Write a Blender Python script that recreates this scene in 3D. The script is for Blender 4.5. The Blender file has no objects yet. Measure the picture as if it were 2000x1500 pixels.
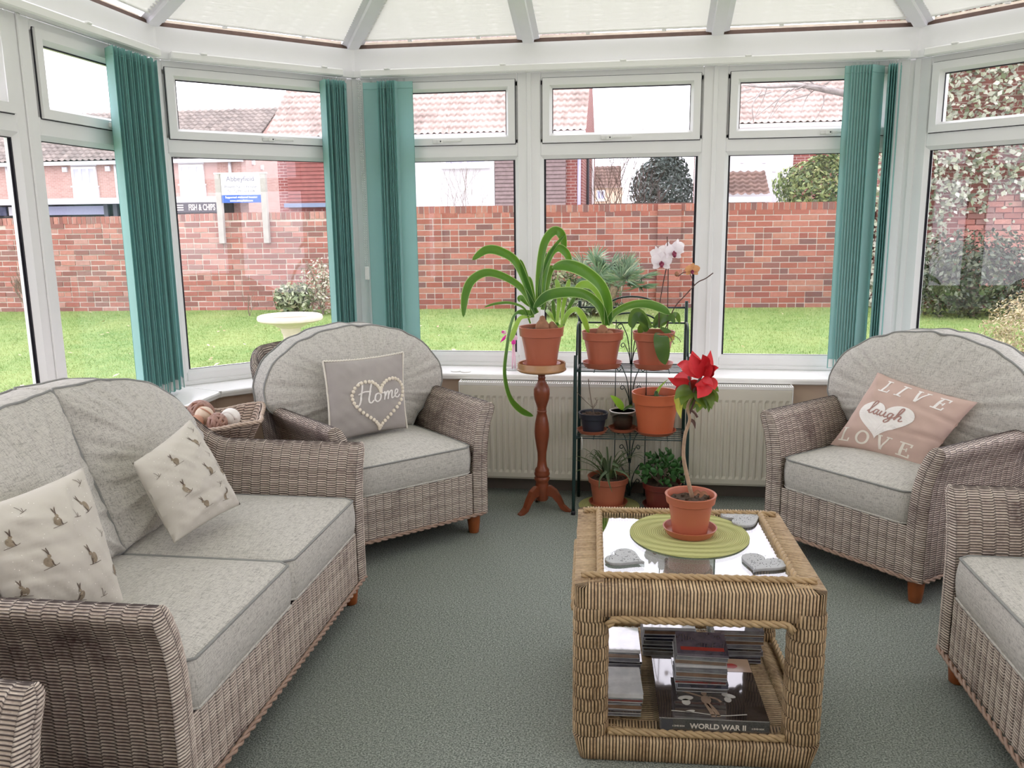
import bpy, bmesh, math, random
import numpy as np
from mathutils import Vector, Matrix, Euler
random.seed(7); RNG = np.random.default_rng(7)
SC = bpy.context.scene
COL = SC.collection
PI = math.pi

# ------------------------------------------------------------------ camera
FPX, TH, RO, A0, CH = 1654.8, math.radians(10.962), math.radians(0.615), math.radians(8.264), 1.45
ca, sa = math.cos(A0), math.sin(A0)
fwd = Vector((-sa*math.cos(TH), ca*math.cos(TH), -math.sin(TH)))
r0 = Vector((ca, sa, 0)); u0 = r0.cross(fwd)
right = r0*math.cos(RO) - u0*math.sin(RO); up = r0*math.sin(RO) + u0*math.cos(RO)
cam = bpy.data.cameras.new('camera'); cam.sensor_width = 36; cam.lens = 36*FPX/2000; cam.clip_end = 400; cam.clip_start = .05
camo = bpy.data.objects.new('camera', cam); COL.objects.link(camo)
M = Matrix((right, up, -fwd)).transposed().to_4x4(); M.translation = (0, 0, CH)
camo.matrix_world = M
SC.camera = camo

def ray(x, y):
    return right*((x-1000)/FPX) + up*(-(y-750)/FPX) + fwd
def at(x, y, Y):
    d = ray(x, y); t = Y/d.y
    return Vector((d.x*t, Y, CH + d.z*t))
def atz(x, y, z):
    d = ray(x, y); t = (z-CH)/d.z
    return Vector((d.x*t, d.y*t, z))
def atp(x, y, Q, n):
    d = ray(x, y); o = Vector((0, 0, CH)); Q = Vector(Q); n = Vector(n)
    t = (Q-o).dot(n)/d.dot(n)
    return o + d*t

# ------------------------------------------------------------------ world, exposure
wd = bpy.data.worlds.new('overcast_sky'); SC.world = wd; wd.use_nodes = True
nt = wd.node_tree; bg = nt.nodes['Background']
tc = nt.nodes.new('ShaderNodeTexCoord'); sep = nt.nodes.new('ShaderNodeSeparateXYZ')
ramp = nt.nodes.new('ShaderNodeValToRGB')
ramp.color_ramp.elements[0].color = (.935, .895, 1, 1); ramp.color_ramp.elements[1].color = (.95, .915, 1, 1)
nt.links.new(tc.outputs['Generated'], sep.inputs[0]); nt.links.new(sep.outputs['Z'], ramp.inputs[0])
nt.links.new(ramp.outputs[0], bg.inputs[0]); bg.inputs[1].default_value = 3.3
SC.view_settings.view_transform = 'Standard'; SC.view_settings.look = 'None'
SC.view_settings.gamma = 1; SC.view_settings.use_curve_mapping = False
SC.view_settings.exposure = 0.14
SC.cycles.max_bounces = 10; SC.cycles.diffuse_bounces = 5; SC.cycles.glossy_bounces = 4
SC.cycles.transparent_max_bounces = 24; SC.cycles.caustics_reflective = False; SC.cycles.caustics_refractive = False
SC.cycles.sample_clamp_indirect = 6.0

# ------------------------------------------------------------------ materials
def S(r, g, b):
    f = lambda c: (c/255/12.92) if c/255 <= .04045 else ((c/255+.055)/1.055)**2.4
    return (f(r), f(g), f(b), 1)
def newmat(name):
    m = bpy.data.materials.new(name); m.use_nodes = True
    return m, m.node_tree, m.node_tree.nodes['Principled BSDF']
def N(t, kind, **kw):
    n = t.nodes.new('ShaderNode'+kind)
    for k, v in kw.items(): setattr(n, k, v)
    return n
def mixc(t, fac, a, b, mode='MIX'):
    n = N(t, 'Mix', data_type='RGBA', blend_type=mode)
    def put(sock, v):
        if hasattr(v, 'is_linked') or hasattr(v, 'links'): t.links.new(v, sock)
        else: sock.default_value = v
    put(n.inputs[0], fac); put(n.inputs[6], a); put(n.inputs[7], b)
    return n.outputs[2]
def mth(t, op, a, b=None):
    n = N(t, 'Math', operation=op)
    for i, v in enumerate((a, b)):
        if v is None: continue
        if hasattr(v, 'links'): t.links.new(v, n.inputs[i])
        else: n.inputs[i].default_value = v
    return n.outputs[0]
def noise(t, scale, detail=3, vec=None, rough=.6):
    n = N(t, 'TexNoise'); n.inputs['Scale'].default_value = scale; n.inputs['Detail'].default_value = detail; n.inputs['Roughness'].default_value = rough
    if vec is not None: t.links.new(vec, n.inputs['Vector'])
    return n.outputs[0]
def coords(t, which='Object', scale=None):
    c = N(t, 'TexCoord').outputs[which]
    if scale:
        m = N(t, 'Mapping'); m.inputs['Scale'].default_value = scale; t.links.new(c, m.inputs['Vector']); c = m.outputs[0]
    return c
def rmp(t, v, lo, hi, a=0., b=1.):
    n = N(t, 'MapRange'); n.inputs[1].default_value = lo; n.inputs[2].default_value = hi; n.inputs[3].default_value = a; n.inputs[4].default_value = b
    t.links.new(v, n.inputs[0]); return n.outputs[0]
def bump(t, bs, h, strength=.3, dist=.002):
    b = N(t, 'Bump'); b.inputs['Strength'].default_value = strength; b.inputs['Distance'].default_value = dist
    t.links.new(h, b.inputs['Height']); t.links.new(b.outputs[0], bs.inputs['Normal'])
def plain(name, c, rough=.5, var=.08, vscale=12, metal=0, bmp=0, bscale=200, spec=.5):
    m, t, b = newmat(name)
    v = noise(t, vscale, 3, coords(t))
    c2 = tuple(max(0, x*(1-var*2)) for x in c[:3])+(1,)
    t.links.new(mixc(t, v, c2, tuple(min(1, x*(1+var)) for x in c[:3])+(1,)), b.inputs['Base Color'])
    b.inputs['Roughness'].default_value = rough; b.inputs['Metallic'].default_value = metal; b.inputs['Specular IOR Level'].default_value = spec
    if bmp: bump(t, b, noise(t, bscale, 2, coords(t)), bmp, .002)
    return m
def glassy(name, tint=(1, 1, 1, 1), ior=1.5, rough=0., boost=1.0):
    m = bpy.data.materials.new(name); m.use_nodes = True; t = m.node_tree; t.nodes.clear()
    o = N(t, 'OutputMaterial'); mx = N(t, 'MixShader'); tr = N(t, 'BsdfTransparent'); gl = N(t, 'BsdfGlossy')
    tr.inputs[0].default_value = tint; gl.inputs['Roughness'].default_value = rough
    g = N(t, 'NewGeometry'); dt = N(t, 'VectorMath', operation='DOT_PRODUCT'); t.links.new(g.outputs['Incoming'], dt.inputs[0]); t.links.new(g.outputs['Normal'], dt.inputs[1])
    f0 = ((ior-1)/(ior+1))**2                                     # Schlick, the same from both sides of the sheet
    p = mth(t, 'POWER', mth(t, 'SUBTRACT', 1, mth(t, 'ABSOLUTE', dt.outputs['Value'])), 5)
    f = mth(t, 'MINIMUM', mth(t, 'MULTIPLY', mth(t, 'ADD', mth(t, 'MULTIPLY', p, 1-f0), f0), boost), 1)
    t.links.new(f, mx.inputs[0]); t.links.new(tr.outputs[0], mx.inputs[1]); t.links.new(gl.outputs[0], mx.inputs[2]); t.links.new(mx.outputs[0], o.inputs[0])
    return m
def translucent(name, c, fac=.4, var=.05, ct=None, rough=.8):
    m, t, b = newmat(name); o = t.nodes['Material Output']
    v = noise(t, 30, 2, coords(t)); cc = mixc(t, v, tuple(x*(1-var) for x in c[:3])+(1,), c)
    t.links.new(cc, b.inputs['Base Color']); b.inputs['Roughness'].default_value = rough; b.inputs['Specular IOR Level'].default_value = .3
    tr = N(t, 'BsdfTranslucent'); mx = N(t, 'MixShader'); mx.inputs[0].default_value = fac
    if ct: tr.inputs[0].default_value = ct
    else: t.links.new(cc, tr.inputs[0])
    t.links.new(b.outputs[0], mx.inputs[1]); t.links.new(tr.outputs[0], mx.inputs[2]); t.links.new(mx.outputs[0], o.inputs[0])
    return m

def wicker_mat(name, light, dark, purple, stakes=True):
    m, t, b = newmat(name)
    uv = N(t, 'UVMap').outputs[0]; s = N(t, 'SeparateXYZ'); t.links.new(uv, s.inputs[0])
    k = mth(t, 'FLOOR', s.outputs[1]); ku = mth(t, 'FLOOR', mth(t, 'MULTIPLY', s.outputs[0], .125))
    cmb = N(t, 'CombineXYZ'); t.links.new(k, cmb.inputs[0]); t.links.new(ku, cmb.inputs[1])
    wn = N(t, 'TexWhiteNoise', noise_dimensions='2D'); t.links.new(cmb.outputs[0], wn.inputs['Vector'])
    blotch = noise(t, 7, 3, coords(t)); streak = noise(t, 90, 2, coords(t))
    c = mixc(t, wn.outputs[0], light, dark)
    c = mixc(t, rmp(t, blotch, .52, .72), c, purple)
    c = mixc(t, rmp(t, streak, .3, .75, 0, .45), c, tuple(min(1, x*1.5) for x in light[:3])+(1,))
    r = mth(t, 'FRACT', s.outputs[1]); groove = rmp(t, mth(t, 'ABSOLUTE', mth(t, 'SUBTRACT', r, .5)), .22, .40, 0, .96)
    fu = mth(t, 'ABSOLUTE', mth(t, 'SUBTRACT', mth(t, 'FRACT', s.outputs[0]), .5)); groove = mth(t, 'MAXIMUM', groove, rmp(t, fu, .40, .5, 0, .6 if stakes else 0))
    c = mixc(t, groove, c, tuple(x*.25 for x in purple[:3])+(1,))  # shade in the gaps between strands and columns, put into the colour
    t.links.new(c, b.inputs['Base Color']); b.inputs['Roughness'].default_value = .5; b.inputs['Specular IOR Level'].default_value = .4
    return m
def linen(name, c, d, scale=1.0):
    m, t, b = newmat(name)
    a1 = noise(t, 1, 2, coords(t, 'Object', (480*scale, 40*scale, 70*scale))); a2 = noise(t, 1, 2, coords(t, 'Object', (40*scale, 70*scale, 480*scale))); a3 = noise(t, 1, 2, coords(t, 'Object', (40*scale, 480*scale, 70*scale)))
    nz = N(t, 'SeparateXYZ'); t.links.new(N(t, 'NewGeometry').outputs['Normal'], nz.inputs[0]); a2 = mixc(t, rmp(t, mth(t, 'ABSOLUTE', nz.outputs[2]), .5, .8), a2, a3)
    fine = noise(t, 420*scale, 1, coords(t))
    w = mth(t, 'ADD', rmp(t, a1, .50, .66), rmp(t, a2, .50, .66))
    col = mixc(t, mth(t, 'MULTIPLY', w, .6), c, d)
    col = mixc(t, rmp(t, fine, .3, .8, 0, .5), col, tuple(min(1, x*1.35) for x in c[:3])+(1,))
    t.links.new(col, b.inputs['Base Color']); b.inputs['Roughness'].default_value = .95; b.inputs['Specular IOR Level'].default_value = .15
    bump(t, b, mth(t, 'ADD', w, fine), .25, .0015)
    return m
def leafmat(name, c, c2, edge=None, gloss=.35):
    m, t, b = newmat(name); o = t.nodes['Material Output']
    v = noise(t, 14, 3, coords(t)); col = mixc(t, v, c, c2)
    oi = N(t, 'ObjectInfo'); col = mixc(t, rmp(t, oi.outputs['Random'], 0, 1, 0, .35), col, tuple(x*.55 for x in c[:3])+(1,))
    if edge:
        s = N(t, 'SeparateXYZ'); t.links.new(N(t, 'UVMap').outputs[0], s.inputs[0])
        e = rmp(t, mth(t, 'ABSOLUTE', mth(t, 'SUBTRACT', s.outputs[0], .5)), .41, .49); col = mixc(t, e, col, edge)
    t.links.new(col, b.inputs['Base Color']); b.inputs['Roughness'].default_value = gloss
    tr = N(t, 'BsdfTranslucent'); t.links.new(mixc(t, .5, col, (.35, .55, .05, 1)), tr.inputs[0]); mx = N(t, 'MixShader'); mx.inputs[0].default_value = .3
    t.links.new(b.outputs[0], mx.inputs[1]); t.links.new(tr.outputs[0], mx.inputs[2]); t.links.new(mx.outputs[0], o.inputs[0])
    return m
def brickmat(name, cols, mortar=None):
    m, t, b = newmat(name)
    oi = N(t, 'ObjectInfo'); at_ = N(t, 'Attribute', attribute_name='bv')
    r = mth(t, 'FRACT', mth(t, 'ADD', mth(t, 'MULTIPLY', oi.outputs['Random'], 7.31), at_.outputs['Fac']))
    rp = N(t, 'ValToRGB'); rp.color_ramp.interpolation = 'CONSTANT'; e = rp.color_ramp.elements
    e[0].color = cols[0]; e[1].color = cols[-1]; e[1].position = 1-1/len(cols)
    for i in range(1, len(cols)-1): x = e.new(i/len(cols)); x.color = cols[i]
    t.links.new(r, rp.inputs[0])
    g = N(t, 'NewGeometry'); n1 = noise(t, 26, 4, g.outputs['Position'])
    col = mixc(t, rmp(t, n1, .3, .75, 0, .5), rp.outputs[0], tuple(x*.55 for x in cols[0][:3])+(1,))
    t.links.new(col, b.inputs['Base Color']); b.inputs['Roughness'].default_value = .9; b.inputs['Specular IOR Level'].default_value = .2
    bump(t, b, noise(t, 90, 3, g.outputs['Position']), .5, .006)
    return m
def brick_tex(name, c1, c2, mort, bw=.225, bh=.075):
    m, t, b = newmat(name)
    br = N(t, 'TexBrick'); br.inputs['Scale'].default_value = 1; br.inputs['Brick Width'].default_value = bw; br.inputs['Row Height'].default_value = bh
    br.inputs['Mortar Size'].default_value = .006; br.inputs['Color1'].default_value = c1; br.inputs['Color2'].default_value = c2; br.inputs['Mortar'].default_value = mort
    u = N(t, 'UVMap').outputs[0]; t.links.new(u, br.inputs['Vector'])
    n1 = noise(t, 2.5, 4, u)
    t.links.new(mixc(t, rmp(t, n1, .3, .7, 0, .4), br.outputs[0], c1), b.inputs['Base Color']); b.inputs['Roughness'].default_value = .9
    return m

M_ = {}
M_['upvc'] = plain('white_upvc', S(240, 240, 240), .32, .02, 5)
M_['upvc2'] = plain('white_sill', S(246, 246, 244), .25, .01, 5)
M_['alu'] = plain('grey_rafter', S(246, 246, 250), .4, .03, 6)
M_['gasket'] = plain('black_gasket', S(40, 38, 48), .6)
M_['brownstrip'] = plain('dark_timber_strip', S(92, 72, 60), .7, .3, 20)
M_['woodstrip'] = plain('pale_timber_strip', S(196, 186, 164), .6, .2, 20)
M_['glass'] = glassy('window_glass', (1, 1, 1, 1), 1.45, 0, 1.0)
M_['tglass'] = glassy('table_glass', (.93, .97, .95, 1), 1.7, 0, 2.0)
M_['clear'] = glassy('clear_plastic', (.93, .94, .94, 1), 1.4, .08, 1.3)
M_['wall'] = plain('beige_plaster', S(222, 200, 178), .9, .05, 4)
M_['creamwall'] = plain('cream_plaster', S(226, 220, 206), .9, .03, 4)
M_['skirt'] = plain('grey_brown_skirting', S(120, 112, 106), .6)
M_['rad'] = plain('cream_radiator', S(226, 222, 208), .35, .02, 4)
M_['radtop'] = plain('white_grille', S(238, 238, 234), .4, .02, 4)
M_['dark'] = plain('dark_void', S(45, 42, 40), .9)
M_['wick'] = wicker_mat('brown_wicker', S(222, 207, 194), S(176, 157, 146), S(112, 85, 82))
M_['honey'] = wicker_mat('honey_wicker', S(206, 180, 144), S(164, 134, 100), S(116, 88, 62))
M_['honeyrope'] = plain('honey_cane', S(186, 158, 118), .45, .22, 40)
M_['wickrope'] = plain('brown_cane', S(176, 148, 132), .5, .22, 40)
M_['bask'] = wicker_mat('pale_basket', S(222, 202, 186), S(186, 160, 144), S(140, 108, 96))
M_['linen'] = linen('oatmeal_linen', S(200, 197, 190), S(128, 126, 121))
M_['pipe'] = plain('grey_piping', S(150, 151, 148), .9, .1, 60)
M_['leg'] = plain('orange_stained_wood', S(168, 92, 46), .35, .2, 30)
M_['teak'] = plain('reddish_turned_wood', S(136, 70, 44), .3, .22, 14)
M_['teak2'] = plain('paler_plate_wood', S(186, 140, 98), .35, .2, 10)
M_['rackm'] = plain('dark_green_metal', S(26, 52, 50), .35, .1, 20, 0)
M_['terra'] = plain('terracotta_plastic', S(184, 106, 80), .38, .06, 9)
M_['terra2'] = plain('orange_terracotta_plastic', S(204, 108, 70), .38, .06, 9)
M_['terradark'] = plain('dark_red_plastic', S(120, 52, 44), .4, .1, 9)
M_['blackpot'] = plain('black_plastic', S(44, 46, 56), .45, .1, 9)
M_['soil'] = plain('dark_soil', S(84, 66, 52), .95, .35, 60, 0, .8, 90)
M_['bulb'] = plain('papery_bulb', S(168, 120, 92), .8, .3, 30)
M_['twig'] = plain('grey_twig', S(128, 112, 98), .8, .2, 40)
M_['stemdark'] = plain('dark_stem', S(92, 64, 56), .6, .2, 40)
M_['trunk'] = plain('poinsettia_bark', S(178, 150, 124), .8, .3, 50)
M_['strap'] = leafmat('strap_leaf', S(44, 100, 26), S(76, 134, 36), S(196, 222, 150))
M_['straplt'] = leafmat('pale_strap_leaf', S(140, 190, 70), S(176, 210, 96), S(220, 235, 180))
M_['orchl'] = leafmat('orchid_leaf', S(52, 92, 44), S(84, 120, 62), None, .3)
M_['limel'] = leafmat('lime_leaf', S(130, 190, 50), S(168, 214, 70))
M_['poing'] = leafmat('poinsettia_green', S(70, 104, 44), S(112, 132, 58))
M_['poiny'] = leafmat('poinsettia_yellow', S(196, 190, 70), S(214, 210, 110))
M_['aloe'] = leafmat('grey_green_blade', S(72, 98, 70), S(120, 140, 108), S(168, 178, 140))
M_['jade'] = leafmat('jade_leaf', S(60, 112, 58), S(96, 146, 84), None, .3)
def redmat():
    m, t, b = newmat('red_bract'); v = noise(t, 20, 2, coords(t)); t.links.new(mixc(t, v, S(190, 22, 36), S(228, 52, 60)), b.inputs['Base Color']); b.inputs['Roughness'].default_value = .5
    return m
M_['red'] = redmat()
M_['orchw'] = translucent('white_petal', S(250, 242, 246), .25)
M_['orchc'] = plain('maroon_lip', S(140, 50, 80), .5)
M_['orcho'] = translucent('apricot_petal', S(226, 168, 118), .2)
M_['teal'] = translucent('teal_blind_fabric', S(170, 212, 208), .34, .04, S(190, 220, 222))
M_['tealedge'] = translucent('lit_slat_edge', S(128, 184, 178), .3, .03)  # slat edges catching light, drawn by the colour of added strips
M_['chain'] = plain('white_chain', S(240, 240, 236), .4)
M_['homec'] = plain('mid_grey_cotton', S(172, 166, 162), .95, .04, 30, 0, .15, 500)
M_['lace'] = plain('cream_lace', S(236, 230, 218), .9, .05, 40)
M_['bead'] = plain('ivory_bead', S(240, 230, 212), .4, .05, 60)
M_['whitep'] = plain('white_print', S(244, 240, 236), .9, .02, 30)
M_['pinkc'] = plain('dusty_pink_cotton', S(204, 177, 165), .95, .05, 12, 0, .1, 500)
M_['pinkd'] = plain('mauve_print', S(176, 138, 130), .9, .05, 30)
M_['harec'] = plain('pale_stone_cotton', S(210, 205, 195), .95, .03, 20, 0, .1, 500)
M_['hare'] = plain('brown_hare_print', S(164, 150, 130), .95, .3, 120)
M_['hare2'] = plain('dark_hare_print', S(112, 98, 88), .95, .3, 120)
M_['speck'] = plain('white_speck_print', S(244, 240, 232), .9)
def coil_mat():
    m, t, b = newmat('lime_placemat'); s_ = N(t, 'SeparateXYZ'); t.links.new(coords(t), s_.inputs[0])
    r = mth(t, 'SQRT', mth(t, 'ADD', mth(t, 'POWER', s_.outputs[0], 2), mth(t, 'POWER', s_.outputs[1], 2))); f = mth(t, 'ABSOLUTE', mth(t, 'SUBTRACT', mth(t, 'FRACT', mth(t, 'MULTIPLY', r, 170)), .5))
    c = mixc(t, rmp(t, f, .22, .5), S(196, 197, 134), S(146, 148, 84)); t.links.new(c, b.inputs['Base Color']); b.inputs['Roughness'].default_value = .85; bump(t, b, mth(t, 'SUBTRACT', .5, f), .6, .003); return m
M_['mat'] = coil_mat()
M_['stone'] = plain('pitted_grey_stone', S(192, 194, 197), .85, .1, 40, 0, .5, 120)
M_['pit'] = plain('dark_pit', S(70, 70, 74), .9)
M_['cdclear'] = plain('clear_case', S(190, 190, 192), .08, .05, 20)
M_['gloss'] = plain('glossy_dark_cover', S(44, 40, 42), .06, .25, 14)
M_['spine'] = plain('dark_spine', S(46, 42, 42), .3)
M_['letter'] = plain('pale_lettering', S(214, 206, 196), .5)
M_['ballw'] = plain('cream_ball', S(226, 206, 184), .6, .12, 25)
M_['ballb'] = plain('tan_ball', S(196, 148, 122), .6, .1, 25)
M_['shellm'] = plain('white_shell', S(240, 236, 230), .5, .04, 25)
M_['pinkglass'] = plain('bright_pink_glass', S(250, 60, 180), .15)
M_['palepink'] = translucent('pale_pink_glass', S(252, 225, 236), .4, .03, None, .1)
M_['slotplastic'] = plain('white_handle', S(236, 236, 234), .3)

# ------------------------------------------------------------------ mesh helpers
class MB:
    def __init__(s): s.v = []; s.f = []; s.uv = []
    def add(s, vs, fs, uvs=None):
        o = len(s.v); s.v += [tuple(p) for p in vs]; s.f += [tuple(i+o for i in f) for f in fs]
        s.uv += list(uvs) if uvs is not None else [(0, 0)]*len(vs)
        return s
    def box(s, x0, x1, y0, y1, z0, z1, T=None):
        vs = [Vector((x, y, z)) for z in (z0, z1) for y in (y0, y1) for x in (x0, x1)]
        if T is not None: vs = [T @ v for v in vs]
        return s.add(vs, [(0, 2, 3, 1), (4, 5, 7, 6), (0, 1, 5, 4), (2, 6, 7, 3), (0, 4, 6, 2), (1, 3, 7, 5)])
    def cbox(s, x0, x1, y0, y1, z0, z1, c=.004, T=None):   # box with chamfered vertical and horizontal edges
        bm = bmesh.new(); bmesh.ops.create_cube(bm, size=1)
        for v in bm.verts: v.co = Vector(((x0+x1)/2+v.co.x*(x1-x0), (y0+y1)/2+v.co.y*(y1-y0), (z0+z1)/2+v.co.z*(z1-z0)))
        bmesh.ops.bevel(bm, geom=list(bm.edges), offset=c, segments=1, affect='EDGES')
        bm.verts.index_update(); vs = [(T @ v.co) if T is not None else v.co.copy() for v in bm.verts]; fs = [[v.index for v in f.verts] for f in bm.faces]; bm.free()
        return s.add(vs, fs)
    def tube(s, pts, r, n=8, cap=True):
        pts = [Vector(p) for p in pts]; k = len(pts); rs = r if isinstance(r, (list, tuple)) else [r]*k
        vs = []; fs = []; prev = None
        for i, p in enumerate(pts):
            d = (pts[min(i+1, k-1)]-pts[max(i-1, 0)])
            d = d.normalized() if d.length > 1e-9 else Vector((0, 0, 1))
            if prev is None: a = d.orthogonal().normalized()
            else:
                a = prev - d*prev.dot(d); a = a.normalized() if a.length > 1e-6 else d.orthogonal().normalized()
            prev = a; b = d.cross(a)
            for j in range(n):
                t = 2*PI*j/n; vs.append(p+(a*math.cos(t)+b*math.sin(t))*rs[i])
        for i in range(k-1):
            for j in range(n): fs.append((i*n+j, i*n+(j+1) % n, (i+1)*n+(j+1) % n, (i+1)*n+j))
        if cap: fs += [tuple(range(n-1, -1, -1)), tuple((k-1)*n+j for j in range(n))]
        return s.add(vs, fs)
    def lathe(s, prof, n=32, c=(0, 0, 0), T=None, sx=1, sy=1):
        vs = []; fs = []; k = len(prof); c = Vector(c)
        for (r, z) in prof:
            for j in range(n):
                t = 2*PI*j/n; p = Vector((r*math.cos(t)*sx, r*math.sin(t)*sy, z))
                vs.append((T @ p if T is not None else p)+c)
        for i in range(k-1):
            for j in range(n): fs.append((i*n+j, i*n+(j+1) % n, (i+1)*n+(j+1) % n, (i+1)*n+j))
        if prof[0][0] > 1e-5: fs.append(tuple(range(n-1, -1, -1)))
        if prof[-1][0] > 1e-5: fs.append(tuple((k-1)*n+j for j in range(n)))
        return s.add(vs, fs)
    def prism(s, poly, z0, z1, T=None):
        n = len(poly); vs = [Vector((x, y, z0)) for x, y in poly]+[Vector((x, y, z1)) for x, y in poly]
        if T is not None: vs = [T @ v for v in vs]
        return s.add(vs, [tuple(range(n-1, -1, -1)), tuple(range(n, 2*n))]+[(i, (i+1) % n, n+(i+1) % n, n+i) for i in range(n)])
    def sphere(s, c, rx, ry=None, rz=None, n=12, m=8, T=None):
        ry = ry or rx; rz = rz or rx
        prof = [(max(1e-6, math.sin(PI*i/m)), -math.cos(PI*i/m)) for i in range(m+1)]
        vs = []; fs = []
        for (r, z) in prof:
            for j in range(n):
                t = 2*PI*j/n; p = Vector((r*math.cos(t)*rx, r*math.sin(t)*ry, z*rz))
                vs.append((T @ p if T is not None else p)+Vector(c))
        for i in range(m):
            for j in range(n): fs.append((i*n+j, i*n+(j+1) % n, (i+1)*n+(j+1) % n, (i+1)*n+j))
        return s.add(vs, fs)
def mesh_np(name, verts, quads, uvs=None):
    me = bpy.data.meshes.new(name); nv, nf = len(verts), len(quads); k = quads.shape[1]
    me.vertices.add(nv); me.vertices.foreach_set('co', np.ascontiguousarray(verts, np.float32).ravel())
    me.loops.add(nf*k); me.loops.foreach_set('vertex_index', np.ascontiguousarray(quads, np.int32).ravel())
    me.polygons.add(nf); me.polygons.foreach_set('loop_start', np.arange(nf, dtype=np.int32)*k)
    if uvs is not None:
        l = me.uv_layers.new(name='UVMap'); l.data.foreach_set('uv', np.ascontiguousarray(uvs[quads.ravel()], np.float32).ravel())
    me.update(calc_edges=True); return me
def finish(name, me, mat, parent=None, smooth=False, kind=None, loc=None, label=None):
    o = bpy.data.objects.new(name, me); COL.objects.link(o)
    if mat is not None: me.materials.append(mat)
    if smooth and len(me.polygons): me.polygons.foreach_set('use_smooth', np.ones(len(me.polygons), bool))
    if parent is not None: o.parent = parent
    if kind: o['kind'] = kind
    if loc is not None: o.location = loc
    if label: o['label'] = label
    return o
def obj(name, mb, mat, parent=None, smooth=False, kind=None, loc=None, label=None, uv=False):
    me = bpy.data.meshes.new(name); me.from_pydata([tuple(v) for v in mb.v], [], mb.f)
    if uv:
        l = me.uv_layers.new(name='UVMap'); idx = np.zeros(len(me.loops), np.int32); me.loops.foreach_get('vertex_index', idx)
        l.data.foreach_set('uv', np.array(mb.uv, np.float32)[idx].ravel())
    me.update()
    return finish(name, me, mat, parent, smooth, kind, loc, label)
def split_smooth(o, ang=35):
    me = o.data; bm = bmesh.new(); bm.from_mesh(me)
    for e in bm.edges:
        if len(e.link_faces) == 2 and e.calc_face_angle(0) > math.radians(ang): e.smooth = False
    for f in bm.faces: f.smooth = True
    bm.to_mesh(me); bm.free(); return o
def fixn(o):
    bm = bmesh.new(); bm.from_mesh(o.data); bmesh.ops.recalc_face_normals(bm, faces=bm.faces); bm.to_mesh(o.data); bm.free(); return o
def thing(name, label, cat, loc=(0, 0, 0), rotz=0, group=None):
    o = bpy.data.objects.new(name, None); COL.objects.link(o); o.location = loc; o.rotation_euler = (0, 0, rotz)
    o.empty_display_size = .05; o['label'] = label; o['category'] = cat
    if group: o['group'] = group
    return o
def tag(o, label, cat, group=None, kind=None):
    o['label'] = label; o['category'] = cat
    if group: o['group'] = group
    if kind: o['kind'] = kind
    return o
def dup(o, parent=None):
    c = o.copy(); COL.objects.link(c)
    if parent is not None: c.parent = parent
    for ch in list(o.children): dup(ch, c)
    return c
def catmull(pts, n=8):
    pts = [Vector(p) for p in pts]; out = []
    P = [pts[0]*2-pts[1]]+pts+[pts[-1]*2-pts[-2]]
    for i in range(1, len(P)-2):
        p0, p1, p2, p3 = P[i-1], P[i], P[i+1], P[i+2]
        for j in range(n):
            t = j/n; out.append(.5*((2*p1)+(p2-p0)*t+(2*p0-5*p1+4*p2-p3)*t*t+(3*p1-p0-3*p2+p3)*t**3))
    out.append(pts[-1].copy()); return out
def leaf_mb(pts, width, fold=.25, n=6, side=None, across=5, tip=True, shape='strap', smooth=True):
    """bent leaf: pts = midrib, width = max width; V-folded cross-section, real thickness left to two sides"""
    P = catmull(pts, n) if smooth else [Vector(p) for p in pts]
    k = len(P); vs = []; uv = []; fs = []
    for i, p in enumerate(P):
        t = i/(k-1); d = (P[min(i+1, k-1)]-P[max(i-1, 0)]).normalized()
        s = side if side is not None else Vector((0, 0, 1))
        a = d.cross(s); a = a.normalized() if a.length > .05 else d.orthogonal().normalized()
        nrm = a.cross(d).normalized()
        if shape == 'strap': w = width*min(1, .62+.6*t)*(1 if t < .7 else max(.02, math.sqrt(max(0, 1-((t-.7)/.3)**2))))
        elif shape == 'oval': w = width*max(.03, math.sin(PI*min(1, .06+.94*t))**.7)
        elif shape == 'blade': w = width*max(.03, (1-t)**.8)
        else: w = width*max(.02, math.sin(PI*(.05+.95*t)**.75))
        for j in range(across):
            q = j/(across-1)-.5
            vs.append(p+a*(q*w)+nrm*(abs(q)*w*fold)); uv.append((q+.5, t))
    for i in range(k-1):
        for j in range(across-1): fs.append((i*across+j, i*across+j+1, (i+1)*across+j+1, (i+1)*across+j))
    return MB().add(vs, fs, uv)

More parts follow.
